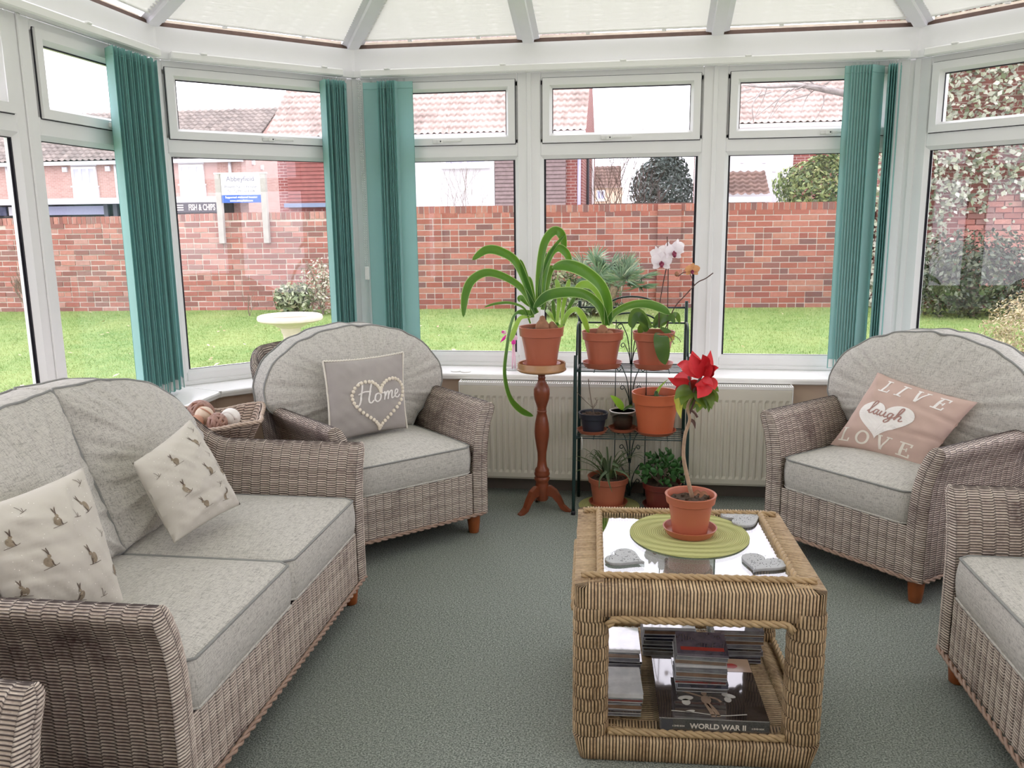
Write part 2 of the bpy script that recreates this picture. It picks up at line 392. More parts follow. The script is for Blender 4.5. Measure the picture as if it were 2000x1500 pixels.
# ------------------------------------------------------------------ woven wicker surfaces (real relief)
def weave(f, La, Lb, stake=.038, pitch=.0086, amp=.0054, plainribs=False, flip=False):
    nu = max(1, round(La/stake)); nv = max(2, round(Lb/pitch))
    a = np.concatenate([(np.arange(nu)[:, None]+np.array([[0.0 if plainribs else .03, .25 if plainribs else .13, .5, .75 if plainribs else .87]])).ravel()/nu, [1.]]); a[0] = 0; b = np.linspace(0, 1, 4*nv+1); A, B = np.meshgrid(a, b, indexing='ij')
    P = f(A, B)
    Nn = np.cross(np.gradient(P, axis=0), np.gradient(P, axis=1)); L = np.linalg.norm(Nn, axis=2, keepdims=True); Nn /= np.maximum(L, 1e-12)
    if flip: Nn = -Nn
    u = A*nu; v = B*nv; k = np.minimum(np.floor(u+1e-6), nu-1); fr = u-k
    w = v+(0 if plainribs else .5)*(k % 2); r = w-np.floor(w+1e-6)
    prof = np.sqrt(np.maximum(0, 1-(2*r-1)**2)); env = np.ones_like(fr) if plainribs else (.2+.8*np.sin(PI*np.clip(fr, 0, 1))**.4)
    P = P+Nn*(amp*prof*env)[..., None]
    n, m = A.shape; i = np.arange(n*m).reshape(n, m)
    q = np.stack([i[:-1, :-1], i[1:, :-1], i[1:, 1:], i[:-1, 1:]], -1).reshape(-1, 4)
    if flip: q = q[:, ::-1]
    return P.reshape(-1, 3), q, np.stack([u.ravel(), w.ravel()], 1)
def join_np(parts):
    V = []; Q = []; U = []; o = 0
    for v, q, u in parts: V.append(v); Q.append(q+o); U.append(u); o += len(v)
    return np.concatenate(V), np.concatenate(Q), np.concatenate(U)
def rope(pts, r, turns_per_m=22, strands=2, n=6, seg=6):
    """twisted rope of cane strands along a polyline"""
    P = [Vector(p) for p in pts]; mb = MB(); d = [0]
    for i in range(1, len(P)): d.append(d[-1]+(P[i]-P[i-1]).length)
    L = d[-1]; K = max(4, int(L*turns_per_m*seg))
    def pos(s):
        i = 1
        while i < len(d)-1 and d[i] < s: i += 1
        t = (s-d[i-1])/max(1e-9, d[i]-d[i-1]); return P[i-1].lerp(P[i], t), (P[i]-P[i-1]).normalized()
    for k in range(strands):
        pts2 = []
        for j in range(K+1):
            s = L*j/K; p, t = pos(s); a = t.orthogonal().normalized() if abs(t.z) > .9 else t.cross(Vector((0, 0, 1))).normalized(); b = t.cross(a)
            an = 2*PI*(turns_per_m*s+k/strands); pts2.append(p+(a*math.cos(an)+b*math.sin(an))*r*.6)
        mb.tube(pts2, r*.62, n)
    return mb

# ================================================================== ROOM SHELL
PA, PB, PC, PD = Vector((-1.526, 4.655, 0)), Vector((-2.256, 3.925, 0)), Vector((1.372, 4.655, 0)), Vector((2.287, 3.74, 0))
S0, S1 = Vector((-2.256, -1.2, 0)), Vector((2.287, -1.2, 0))
POLY = [S0, PB, PA, PC, PD, S1]
ZS, ZP0, ZP1, ZT0, ZT1, ZF, ZE = .642, .72, 1.768, 1.896, 2.119, 2.213, 2.358
def offset_poly(d):   # inward offset (positive = into the room)
    out = []
    n = len(POLY)
    for i, p in enumerate(POLY):
        if i == 0: e = (POLY[1]-p).normalized(); out.append(p+Vector((e.y, -e.x, 0))*d); continue
        if i == n-1: e = (p-POLY[i-1]).normalized(); out.append(p+Vector((e.y, -e.x, 0))*d); continue
        e1 = (p-POLY[i-1]).normalized(); e2 = (POLY[i+1]-p).normalized()
        n1 = Vector((e1.y, -e1.x, 0)); n2 = Vector((e2.y, -e2.x, 0)); b = (n1+n2).normalized()
        out.append(p+b*(d/b.dot(n1)))
    return out
# inward normal check: for S0->B (direction +y) the room is at +x = (e.y,-e.x)
def strip(name, din, dout, z0, z1, mat, kind='structure', skip=(), lip=None):
    """one mitred bar per facet between inward offsets din and dout"""
    I, O = offset_poly(din), offset_poly(dout); res = []
    for i in range(len(POLY)-1):
        if i in skip: continue
        vs = [(*I[i].xy, z0), (*I[i+1].xy, z0), (*O[i+1].xy, z0), (*O[i].xy, z0), (*I[i].xy, z1), (*I[i+1].xy, z1), (*O[i+1].xy, z1), (*O[i].xy, z1)]
        mb = MB().add(vs, [(0, 3, 2, 1), (4, 5, 6, 7), (0, 1, 5, 4), (1, 2, 6, 5), (2, 3, 7, 6), (3, 0, 4, 7)])
        o = fixn(obj(name[i] if isinstance(name, (list, tuple)) else name, mb, mat)); o['kind'] = kind; res.append(o)
    return res
WN = ['left', 'left_corner', 'back', 'right_corner', 'right']
# carpet
def carpet_mat():
    m, t, b = newmat('grey_green_carpet'); c = coords(t)
    n1 = noise(t, 190, 2, c, .7); n2 = noise(t, 60, 3, c); n3 = noise(t, 1.6, 3, c)
    col = mixc(t, rmp(t, n1, .38, .64), S(92, 100, 94), S(186, 192, 184)); col = mixc(t, rmp(t, n2, .35, .7, 0, .35), col, S(112, 120, 113))
    col = mixc(t, rmp(t, n3, .35, .7, 0, .25), col, S(150, 156, 149))
    t.links.new(col, b.inputs['Base Color']); b.inputs['Roughness'].default_value = 1; b.inputs['Specular IOR Level'].default_value = .1
    bump(t, b, n1, .8, .006); return m
I0 = offset_poly(.225)
mb = MB().prism([p.xy for p in I0][::-1], -.05, 0); fl = fixn(obj('floor', mb, carpet_mat())); fl['kind'] = 'structure'
# dwarf walls, skirting, sills
strip(['wall_'+w for w in WN], .225, -.05, -.15, ZS-.03, M_['wall'])
strip(['baseboard_'+w for w in WN], .24, .222, 0, .07, M_['skirt'])
for i, nm in enumerate(WN):
    pass
def sills():
    I, O = offset_poly(.262), offset_poly(-.04)
    for i in range(len(POLY)-1):
        mb = MB(); z0, z1 = ZS-.034, ZS
        prof = [(0, z0+.006), (0, z1-.012), (.004, z1-.004), (.012, z1), (1, z1), (1, z0), (.01, z0)]
        vs = []
        for e in (i, i+1):
            d = O[e]-I[e]; L = d.length
            for q, z in prof:
                k = q if q == 1 else q/L
                p = I[e]+d*k; vs.append((p.x, p.y, z))
        n = len(prof); fs = [tuple(range(n)), tuple(range(2*n-1, n-1, -1))]+[(j, n+j, n+(j+1) % n, (j+1) % n) for j in range(n)]
        mb.add(vs, fs); o = fixn(obj('trim_%d' % (i+1), mb, M_['upvc2'])); o['kind'] = 'structure'; o['label'] = 'white windowsill'
        # little joint strip at the corners
sills()
for k, p in enumerate(offset_poly(.263)[1:-1]):
    q = offset_poly(.02)[1+k]; d = (q-p).normalized(); s = Vector((-d.y, d.x, 0))*.004; zz = ZS+.0012
    vs = [p-s-d*.001, p+s-d*.001, q+s, q-s]; T = MB().add([(v.x, v.y, ZS-.03) for v in vs]+[(v.x, v.y, zz) for v in vs], [(0, 3, 2, 1), (4, 5, 6, 7), (0, 1, 5, 4), (1, 2, 6, 5), (2, 3, 7, 6), (3, 0, 4, 7)])
    o = fixn(obj('trim_%d' % (10+k), T, M_['upvc'])); o['kind'] = 'structure'
# house wall behind the camera
mb = MB().box(-2.5, 2.56, -1.35, -1.2, -.1, 3.4); hw = obj('wall_front', mb, M_['creamwall']); hw['kind'] = 'structure'
# eaves beams with a groove line and a small step
strip(['trim_%d' % (20+i) for i in range(5)], .012, -.06, ZF+.03, ZE, M_['upvc'])
strip(['trim_%d' % (30+i) for i in range(5)], .028, .0, ZF-.002, ZF+.031, M_['upvc'])
strip(['trim_%d' % (40+i) for i in range(5)], .0, -.07, ZE+.0005, ZE+.022, M_['brownstrip'])
strip(['trim_%d' % (50+i) for i in range(5)], -.03, -.075, ZE+.0225, ZE+.04, M_['woodstrip'])
# corner posts and beam corner caps
for k, (p, cn) in enumerate(((PB, 0), (PA, 1), (PC, 2), (PD, 3))):
    ang = [112.5, 112.5-45+0, 67.5, 67.5-0][k]
    i = k+1; b = (offset_poly(1)[i]-p); b.z = 0; ang = math.atan2(b.y, b.x)
    T = Matrix.Translation(p) @ Matrix.Rotation(ang, 4, 'Z'); pw_ = .022 if k == 0 else .05
    mb = MB().cbox(-.09, .006, -pw_, pw_, ZS, ZF, .008, T); mb.box(-.04, .0125, -.012, .012, ZS, ZF-.003, T)
    o = fixn(obj('trim_%d' % (60+k), mb, M_['upvc'])); o['kind'] = 'structure'; o['label'] = 'white corner post'
    mb = MB().box(-.05, .0165, -.022, .022, ZF+.029, ZE+.004, T); o = fixn(obj('trim_%d' % (70+k), mb, M_['upvc'])); o['kind'] = 'structure'

# ------------------------------------------------------------------ windows
def window(n, P, rot, x0, x1, handle=.5, lb=.062):
    root = bpy.data.objects.new('window_%d' % n, None)
    fb = MB(); bw = .062; y0, y1 = 0, .06
    fb.cbox(x0, x0+lb, y0, y1, ZS, ZF, .004); fb.cbox(x1-bw, x1, y0, y1, ZS, ZF, .004)
    fb.cbox(x0+lb, x1-bw, y0+.0006, y1, ZS, ZS+.062, .004); fb.cbox(x0+lb, x1-bw, y0+.0006, y1, 2.168, ZF, .004)
    fb.cbox(x0+lb, x1-bw, y0+.0006, y1, 1.784, 1.856, .004)
    fb.box(x0+.003, x0+lb+.034, .018, .058, 1.80, 2.20); fb.box(x1-.098, x1-.003, .018, .058, 1.80, 2.20); fb.box(x0+.01, x1-.01, .018, .058, 1.80, 1.872); fb.box(x0+.01, x1-.01, .018, .058, 2.15, 2.20)
    # sill line steps on the bottom rail
    fb.cbox(x0+.003, x1-.003, -.008, .01, ZS, ZS+.022, .003)
    # lower glazing bead (sloped)
    def bead(ax0, ax1, az0, az1, w, d0, d1):
        for (p, q) in ((0, 1), (1, 2), (2, 3), (3, 0)):
            o = [(ax0, az0), (ax1, az0), (ax1, az1), (ax0, az1)]; i = [(ax0+w, az0+w), (ax1-w, az0+w), (ax1-w, az1-w), (ax0+w, az1-w)]
            vs = [(*[o[p][0]], d0, o[p][1]), (o[q][0], d0, o[q][1]), (i[q][0], d1, i[q][1]), (i[p][0], d1, i[p][1]),
                  (o[p][0], .05, o[p][1]), (o[q][0], .05, o[q][1]), (i[q][0], .05, i[q][1]), (i[p][0], .05, i[p][1])]
            fb.add(vs, [(0, 1, 2, 3), (7, 6, 5, 4), (0, 4, 5, 1), (2, 6, 7, 3)])
    lx0, lx1 = x0+lb, x1-bw
    bead(lx0, lx1, ZS+.062, 1.784, .016, .004, .018)
    fr = fixn(obj('window_%d' % n, fb, M_['upvc'])); bpy.data.objects.remove(root)
    fr['kind'] = 'structure'; fr.location = P; fr.rotation_euler = (0, 0, rot)
    g = MB().box(lx0+.01, lx1-.01, .028, .034, ZS+.07, 1.778); obj('lower_pane', g, M_['glass'], fr)
    e = .0035; gk = MB(); a0, a1, b0, b1 = lx0+.016, lx1-.016, ZS+.078, 1.768
    gk.box(a0, a1, .019, .0245, b1-e, b1); gk.box(a0, a1, .019, .0245, b0, b0+e*.6); gk.box(a0, a0+e, .019, .0245, b0, b1); gk.box(a1-e, a1, .019, .0245, b0, b1)
    gk.box(a1-e-.008, a1, .0262, .0278, b0, b1); gk.box(a0, a0+.010, .0262, .0278, b0, b1)
    obj('gasket', gk, M_['gasket'], fr)
    # opening top light sash, proud of the frame
    s0, s1, t0, t1 = x0+lb+.012, x1-.074, 1.850, 2.178; sb = MB(); w = .052
    o = [(s0, t0), (s1, t0), (s1, t1), (s0, t1)]
    def ring(ww, ya, yb, oo):
        ii = [(oo[0][0]+ww, oo[0][1]+ww), (oo[1][0]-ww, oo[1][1]+ww), (oo[2][0]-ww, oo[2][1]-ww), (oo[3][0]+ww, oo[3][1]-ww)]
        for p in range(4):
            q = (p+1) % 4
            vs = [(oo[p][0], ya, oo[p][1]), (oo[q][0], ya, oo[q][1]), (ii[q][0], yb, ii[q][1]), (ii[p][0], yb, ii[p][1]),
                  (oo[p][0], .055, oo[p][1]), (oo[q][0], .055, oo[q][1]), (ii[q][0], .055, ii[q][1]), (ii[p][0], .055, ii[p][1])]
            sb.add(vs, [(0, 1, 2, 3), (7, 6, 5, 4), (0, 4, 5, 1), (2, 6, 7, 3)])
        return ii
    ii = ring(.036, -.014, -.014, o); ii = ring(.014, -.010, .014, ii)
    sh = fixn(obj('opening_sash', sb, M_['upvc'], fr))
    gk = MB(); gk.box(s0-.002, s1+.002, -.0025, .002, t0-.0035, t0); gk.box(s0-.002, s1+.002, -.0025, .002, t1, t1+.0035); gk.box(s0-.0035, s0, -.0025, .002, t0, t1); gk.box(s1, s1+.0035, -.0025, .002, t0, t1)
    a0, b0 = ii[0]; a1, b1 = ii[2]
    gk.box(a0, a1, .015, .021, b1-e*1.6, b1); gk.box(a0, a0+e, .015, .021, b0, b1); gk.box(a1-e, a1, .015, .021, b0, b1)
    obj('gasket', gk, M_['gasket'], sh)
    g = MB().box(a0-.006, a1+.006, .026, .032, b0-.006, b1+.006); obj('upper_pane', g, M_['glass'], sh)
    hx = x0+(x1-x0)*handle
    hb = MB().cbox(hx-.062, hx-.018, -.026, -.0135, t0+.008, t0+.03, .004); obj('handle_base', hb, M_['slotplastic'], sh)
    hb = MB().cbox(hx-.035, hx-.004, -.038, -.0262, t0+.006, t0+.031, .005); hb.cbox(hx-.006, hx+.1, -.036, -.027, t0+.012, t0+.026, .004)
    h = obj('handle', hb, M_['slotplastic'], sh); kb = MB().tube([(hx-.014, -.0385, t0+.018), (hx-.014, -.0375, t0+.018)], .004, 10); obj('keyhole', kb, M_['gasket'], sh)
    return fr
R90 = PI/2; R45 = PI/4
n = 1
wins = []
for y0_, y1_ in ((-.83, .13), (.13, 1.09), (1.09, 2.05), (2.05, 3.012), (3.012, 3.885)):
    wins.append(window(n, S0, R90, y0_+1.2, y1_+1.2, .62)); n += 1
wins.append(window(n, PB, R45, .0, .995, .56, lb=.030)); n += 1
for a, b, hd in ((.035, .956, .50), (.956, 1.922, .46), (1.922, 2.863, .62)):
    wins.append(window(n, PA, 0, a, b, hd)); n += 1
wins.append(window(n, PC, -R45, .006, 1.249, .62)); n += 1
for y0_, y1_ in ((3.69, 2.90), (2.90, 2.05), (2.05, 1.09), (1.09, .13), (.13, -.83)):
    wins.append(window(n, PD, -R90, 3.74-y0_, 3.74-y1_, .5)); n += 1
# centre coupler beads on the mullions
mc = MB()
for x in (PA.x+.956, PA.x+1.922): mc.cbox(x-.012, x+.012, 4.648, 4.656, ZS, ZF, .003)
o = obj('trim_80', mc, M_['upvc']); o['kind'] = 'structure'
mc = MB()
for y in (3.012, 2.05, 1.09): mc.cbox(-2.2562, -2.247, y-.012, y+.012, ZS, ZF, .003)
o = obj('trim_81', mc, M_['upvc']); o['kind'] = 'structure'

# ------------------------------------------------------------------ roof
HUB = Vector((-.077, 2.42, 3.12)); RB = Vector((-.077, -1.2, 3.12))
def E_(p, z=ZE+.03): return Vector((p.x, p.y, z))
def rafter(name, a, b, w=.118, d=.05, kind='structure'):
    a = Vector(a); b = Vector(b); t = (b-a).normalized(); s = t.cross(Vector((0, 0, 1))).normalized(); n_ = s.cross(t).normalized()
    if n_.z < 0: n_ = -n_
    prof = [(-w/2, 0), (-w/2, -.012), (-w*.26, -.018), (-w*.24, -.036), (w*.24, -.036), (w*.26, -.018), (w/2, -.012), (w/2, 0), (w*.4, .05), (-w*.4, .05)]
    vs = [a+s*x+n_*z for x, z in prof]+[b+s*x+n_*z for x, z in prof]; k = len(prof)
    o = fixn(obj(name, MB().add(vs, [tuple(range(k)), tuple(range(2*k-1, k-1, -1))]+[(j, (j+1) % k, k+(j+1) % k, k+j) for j in range(k)]), M_['alu'])); o['kind'] = kind; return o
def hip_pt(x):
    t = (x-PA.x)/(HUB.x-PA.x) if x < HUB.x else (x-PC.x)/(HUB.x-PC.x)
    c = PA if x < HUB.x else PC; return E_(c).lerp(HUB, t)
m1x, m2x = PA.x+.956, PA.x+1.922
sidey = 3.012
rl = [(E_(PB), HUB), (E_(PA), HUB), (E_(PC), HUB), (E_(PD), HUB), (E_(Vector((m1x, 4.655, 0))), hip_pt(m1x)), (E_(Vector((m2x, 4.655, 0))), hip_pt(m2x)), (HUB, RB)]
for x in (-2.256, 2.287):
    for y in (2.42, .9): rl.append((Vector((x, y, ZE+.03)), Vector((-.077, y, 3.12))))
for i, (a, b) in enumerate(rl):
    up_ = Vector((0, 0, 0)); rafter('trim_%d' % (90+i), a, b)
def pleat_mat():
    m, t, b = newmat('pleated_blind_fabric'); o = t.nodes['Material Output']
    b.inputs['Base Color'].default_value = S(240, 240, 234); b.inputs['Roughness'].default_value = .9
    tr = N(t, 'BsdfTranslucent'); tr.inputs[0].default_value = S(238, 239, 230); mx = N(t, 'MixShader'); mx.inputs[0].default_value = .165
    t.links.new(b.outputs[0], mx.inputs[1]); t.links.new(tr.outputs[0], mx.inputs[2])
    s = N(t, 'SeparateXYZ'); t.links.new(N(t, 'UVMap').outputs[0], s.inputs[0])
    fu = mth(t, 'ABSOLUTE', mth(t, 'SUBTRACT', mth(t, 'FRACT', s.outputs[0]), .5)); fv = mth(t, 'ABSOLUTE', mth(t, 'SUBTRACT', mth(t, 'FRACT', mth(t, 'MULTIPLY', s.outputs[1], .5)), .5))
    d = mth(t, 'SQRT', mth(t, 'ADD', mth(t, 'POWER', mth(t, 'MULTIPLY', fu, .145), 2), mth(t, 'POWER', mth(t, 'MULTIPLY', fv, .044), 2)))
    hole = mth(t, 'LESS_THAN', d, .0042)
    tp = N(t, 'BsdfTransparent'); m2 = N(t, 'MixShader'); t.links.new(hole, m2.inputs[0]); t.links.new(mx.outputs[0], m2.inputs[1]); t.links.new(tp.outputs[0], m2.inputs[2])
    t.links.new(m2.outputs[0], o.inputs[0]); return m
PLM = pleat_mat()
def pleated(poly, label, inset=.055):
    """poly: first two points are the eaves edge (left, right); strip pleats parallel to it"""
    P = [Vector(p) for p in poly]; e = (P[1]-P[0]).normalized(); c = sum(P, Vector())/len(P)
    nrm = (P[1]-P[0]).cross(P[2]-P[0]).normalized()
    if nrm.z < 0: nrm = -nrm
    s = nrm.cross(e).normalized()
    if s.dot(c-P[0]) < 0: s = -s
    q = [((p-P[0]).dot(e), (p-P[0]).dot(s)) for p in P]; D = max(y for x, y in q)
    def ext(d):
        xs = []
        for i in range(len(q)):
            (x0, y0), (x1, y1) = q[i], q[(i+1) % len(q)]
            if (y0-d)*(y1-d) <= 0 and abs(y1-y0) > 1e-6: xs.append(x0+(x1-x0)*(d-y0)/(y1-y0))
            elif abs(y0-d) < 1e-6: xs += [x0]
        return (min(xs), max(xs)) if len(xs) >= 2 else None
    mb = MB(); rows = []; k = 0; d = .05
    while d < D-.12:
        x = ext(d)
        if x and x[1]-x[0] > 2*inset+.02:
            zz = (.007 if k % 2 else -.007)
            rows.append((P[0]+e*(x[0]+inset)+s*d+nrm*zz, P[0]+e*(x[1]-inset)+s*d+nrm*zz, x[0]+inset, x[1]-inset, k/2))
        k += 1; d += .011
    vs = []; uv = []; fs = []
    for i, (a, b, xa, xb, kk) in enumerate(rows):
        vs += [a, b]; uv += [(xa/.145, kk+.25), (xb/.145, kk+.25)]
        if i: fs.append((2*i-2, 2*i-1, 2*i+1, 2*i))
    o = obj('roof_blind', mb.add(vs, fs, uv), None, uv=True); o.data.materials.append(PLM)
    tag(o, label, 'blind', 'pleated blinds in the roof')
    a, b = rows[0][0], rows[0][1]; rb = MB().tube([a-s*.006+nrm*.004, b-s*.006+nrm*.004], .007, 6); obj('bottom_rail', rb, M_['upvc2'], o)
    for fx in (.3, .75):
        p = a.lerp(b, fx)-s*.014; T = MB().box(p.x-.011, p.x+.011, p.y-.006, p.y+.006, p.z-.008, p.z+.004); obj('blind_clip', T, M_['upvc2'], o)
    return o
zl = Vector((0, 0, -.004))
PA_, PB_, PC_, PD_ = E_(PA)+zl, E_(PB)+zl, E_(PC)+zl, E_(PD)+zl; m1e, m2e = E_(Vector((m1x, 4.655, 0)))+zl, E_(Vector((m2x, 4.655, 0)))+zl
SL, SR = Vector((-2.256, 2.42, ZE+.03)), Vector((2.287, 2.42, ZE+.03))
pleated([PA_, m1e, hip_pt(m1x)], 'cream pleated roof blind above the back window nearest the left corner post')
pleated([m1e, m2e, hip_pt(m2x), HUB, hip_pt(m1x)], 'cream pleated roof blind above the middle back window')
pleated([m2e, PC_, hip_pt(m2x)], 'cream pleated roof blind above the back window nearest the right corner post')
pleated([PB_, PA_, HUB], 'cream pleated roof blind above the angled left window')
pleated([PC_, PD_, HUB], 'cream pleated roof blind above the angled right window')
pleated([SL, PB_, HUB], 'cream pleated roof blind at the top left edge over the side windows')
pleated([PD_, SR, HUB], 'cream pleated roof blind over the right side windows')
for x, sd in ((-2.256, 'left'), (2.287, 'right')):
    for a, b in ((2.42, .9), (.9, -1.1)):
        pleated([Vector((x, a, ZE+.026)), Vector((x, b, ZE+.026)), Vector((-.077, b, 3.116)), Vector((-.077, a, 3.116))], 'cream pleated roof blind over the %s side, %s the house wall' % (sd, 'nearest' if a < 2 else 'second from'))

# ------------------------------------------------------------------ vertical blinds
def vblind(label, P, rot, x0, x1, slats, cord=None):
    """slats: list of (x along facet, angle of slat to the wall in degrees)"""
    t = thing('vertical_blind', label, 'blind', P, rot, 'vertical blinds at the windows')
    hb = MB().cbox(x0, x1, -.075, -.0295, ZF-.008, ZF+.03, .006); obj('headrail', hb, M_['upvc2'], t)
    for x in np.arange(x0+.15, x1, .62): obj('headrail_bracket', MB().cbox(x-.016, x+.016, -.083, -.03, ZF+.024, ZF+.034, .003), M_['upvc2'], t)
    zt, zb = 2.176, ZS+.026; W = .089
    base = None
    for (x, ang) in slats:
        a = math.radians(ang); T = Matrix.Translation((x, -.075, 0)) @ Matrix.Rotation(a, 4, 'Z')
        if base is None:
            sl = MB(); K = 7
            vs = []
            for z in (zt, zb):
                for j in range(K):
                    q = j/(K-1)-.5; vs.append((q*W, .002*math.cos(q*PI), z))
            sl.add(vs, [(j, j+1, K+j+1, K+j) for j in range(K-1)])
            o = len(sl.v); sl.add([(p[0], p[1]+.0009, p[2]) for p in vs], [(K+j, K+j+1, j+1, j) for j in range(K-1)])
            sl.box(-W/2, W/2, -.0012, .0026, zt-.035, zt-.033); sl.box(-W/2, W/2, -.0012, .0026, zb+.052, zb+.0535)
            wt = MB().box(-W/2+.004, W/2-.004, -.0014, .0036, zb+.004, zb+.048)
            hg = MB().box(-.006, .006, -.001, .001, zt, zt+.014)
            o = obj('slat', sl, M_['teal'], t, True); obj('slat_edge', MB().box(-W/2-.0012, -W/2+.0004, -.0008, .0018, zb, zt).box(W/2-.0004, W/2+.0012, -.0008, .0018, zb, zt), M_['tealedge'], o, kind='stuff'); h1 = obj('hanger', hg, M_['clear'], o); w1 = obj('slat_weight', wt, M_['upvc2'], o); base = o
        else:
            o = dup(base, t)
        o.matrix_local = T
    # link chains at the bottom
    if cord:
        for dx in (0, .012):
            b = MB(); zz = np.arange(cord[1], ZF-.01, .0125)
            for z in zz: b.sphere((cord[0]+dx+.002*math.sin(z*9), -.07, z), .0032, n=6, m=4)
            obj('bead_chain', b, M_['chain'], t, True, kind='stuff')
        b = MB().cbox(cord[0]-.006, cord[0]+.018, -.078, -.062, cord[1]-.07, cord[1]+.004, .004); obj('chain_weight', b, M_['chain'], t)
    return t
# left side blind: parked next to corner B (local x runs along +y from the front)
L_ = S0+Vector((0, 0, 0)); xb = PB.y+1.2
vblind('long teal vertical blind parked at the corner above the grey sofa', S0, R90, 1.9, xb-.06, [(4.652+.0162*i+.003*math.sin(i*2.7), 52+7*math.sin(i*1.9)) for i in range(20)]+[(5.0, 40)])
vblind('narrow dark teal vertical blind parked on the angled left window beside the beaded chain', PB, R45, .06, .94, [(.815+.0135*i+.002*math.sin(i*2.7), 84+5*math.sin(i*2.3)) for i in range(9)]+[(.945, 58)], None)
sl = [(.12, 3), (.178, 74), (.192, 78), (.208, 76), (.224, 84), (.231, 85), (.238, 86), (.245, 84), (.252, 85), (.259, 84), (.266, 82), (.300, 3)]
sr = [(2.58, 3)]+[(2.605+.0125*i, 16+3.2*i) for i in range(8)]+[(2.742, 80), (2.752, 82), (2.762, 84), (2.775, 82), (2.798, 72)]
vblind('teal vertical blind on the three back windows, parked half at each end', PA, 0, .06, 2.838, sl+sr, (.045, 1.20))
vblind('teal vertical blind on the angled right window, slats parked out to the right', PC, -R45, .06, 1.23, [(1.02+.018*i, 80) for i in range(10)])

# ------------------------------------------------------------------ radiator
def radiator():
    x0, x1, yf, z0, z1 = -.915, .80, 4.325, .085, .60
    t = thing('radiator', 'cream ribbed panel radiator with white top grille under the back window', 'radiator', ((x0+x1)/2, 4.37, 0)); w = (x1-x0)/2; yf -= 4.37
    pts = []; x = -w; pitch = .0333; n = int(2*w/pitch); off = (2*w-n*pitch)/2
    zs = [z0, z0+.012, z0+.035, z0+.05, z1-.075, z1-.06, z1-.03, z1-.012, z1]
    xs = [-w, -w+.008]
    for i in range(n):
        b = -w+off+i*pitch; xs += [b+.003, b+.010, b+.0135, b+.023, b+.0265]
    xs += [w-.008, w]; xs = sorted(set(round(v, 5) for v in xs))
    vs = []
    for x in xs:
        fr = ((x+w-off) % pitch)/pitch
        rib = 1 if (.25 < fr < .75) else 0
        inb = off*.3 < x+w < 2*w-off*.3
        for j, z in enumerate(zs):
            d = .006 if (rib and 3 <= j <= 4 and inb) else 0
            y = yf+(.006 if j in (0, 8) or x in (xs[0], xs[-1]) else 0)+d
            vs.append((x, y, z))
    m = len(zs); fs = [(i*m+j, (i+1)*m+j, (i+1)*m+j+1, i*m+j+1) for i in range(len(xs)-1) for j in range(m-1)]
    mb = MB().add(vs, fs); mb.box(-w, w, yf+.012, yf+.02, z0, z1); obj('front_panel', mb, M_['rad'], t)
    mb = MB().box(-w, w, .0, .012, z0, z1); obj('rear_panel', mb, M_['rad'], t)
    mb = MB()
    for sx in (-1, 1): mb.cbox(sx*w-(.006 if sx > 0 else 0), sx*w+(.006 if sx < 0 else 0), yf-.002, .022, z0+.01, z1+.014, .002)
    obj('side_panel', mb, M_['radtop'], t)
    mb = MB(); zt = z1+.006; mb.box(-w, w, yf-.001, yf+.007, zt-.012, zt+.004); mb.box(-w, w, .008, .018, zt-.012, zt+.004)
    nn = int(2*w/.0115)
    for i in range(nn+1):
        x = -w+2*w*i/nn; mb.box(x-.0024, x+.0024, yf+.007, .008, zt-.003, zt+.002)
    obj('top_grille', mb, M_['radtop'], t)
    mb = MB().box(-w+.01, w-.01, yf+.02, .0, z1-.05, z1-.045); obj('convector_fins', mb, M_['dark'], t)
    mb = MB()
    for sx in (-1, 1): mb.tube([(sx*(w-.06), .005, z0+.01), (sx*(w-.06), .005, .0)], .008, 8)
    obj('pipe', mb, M_['radtop'], t)
    mb = MB()
    for sx in (-.6, .6): mb.box(sx*w-.02, sx*w+.02, .012, .058, .3, .45)
    obj('wall_bracket', mb, M_['radtop'], t)
radiator()

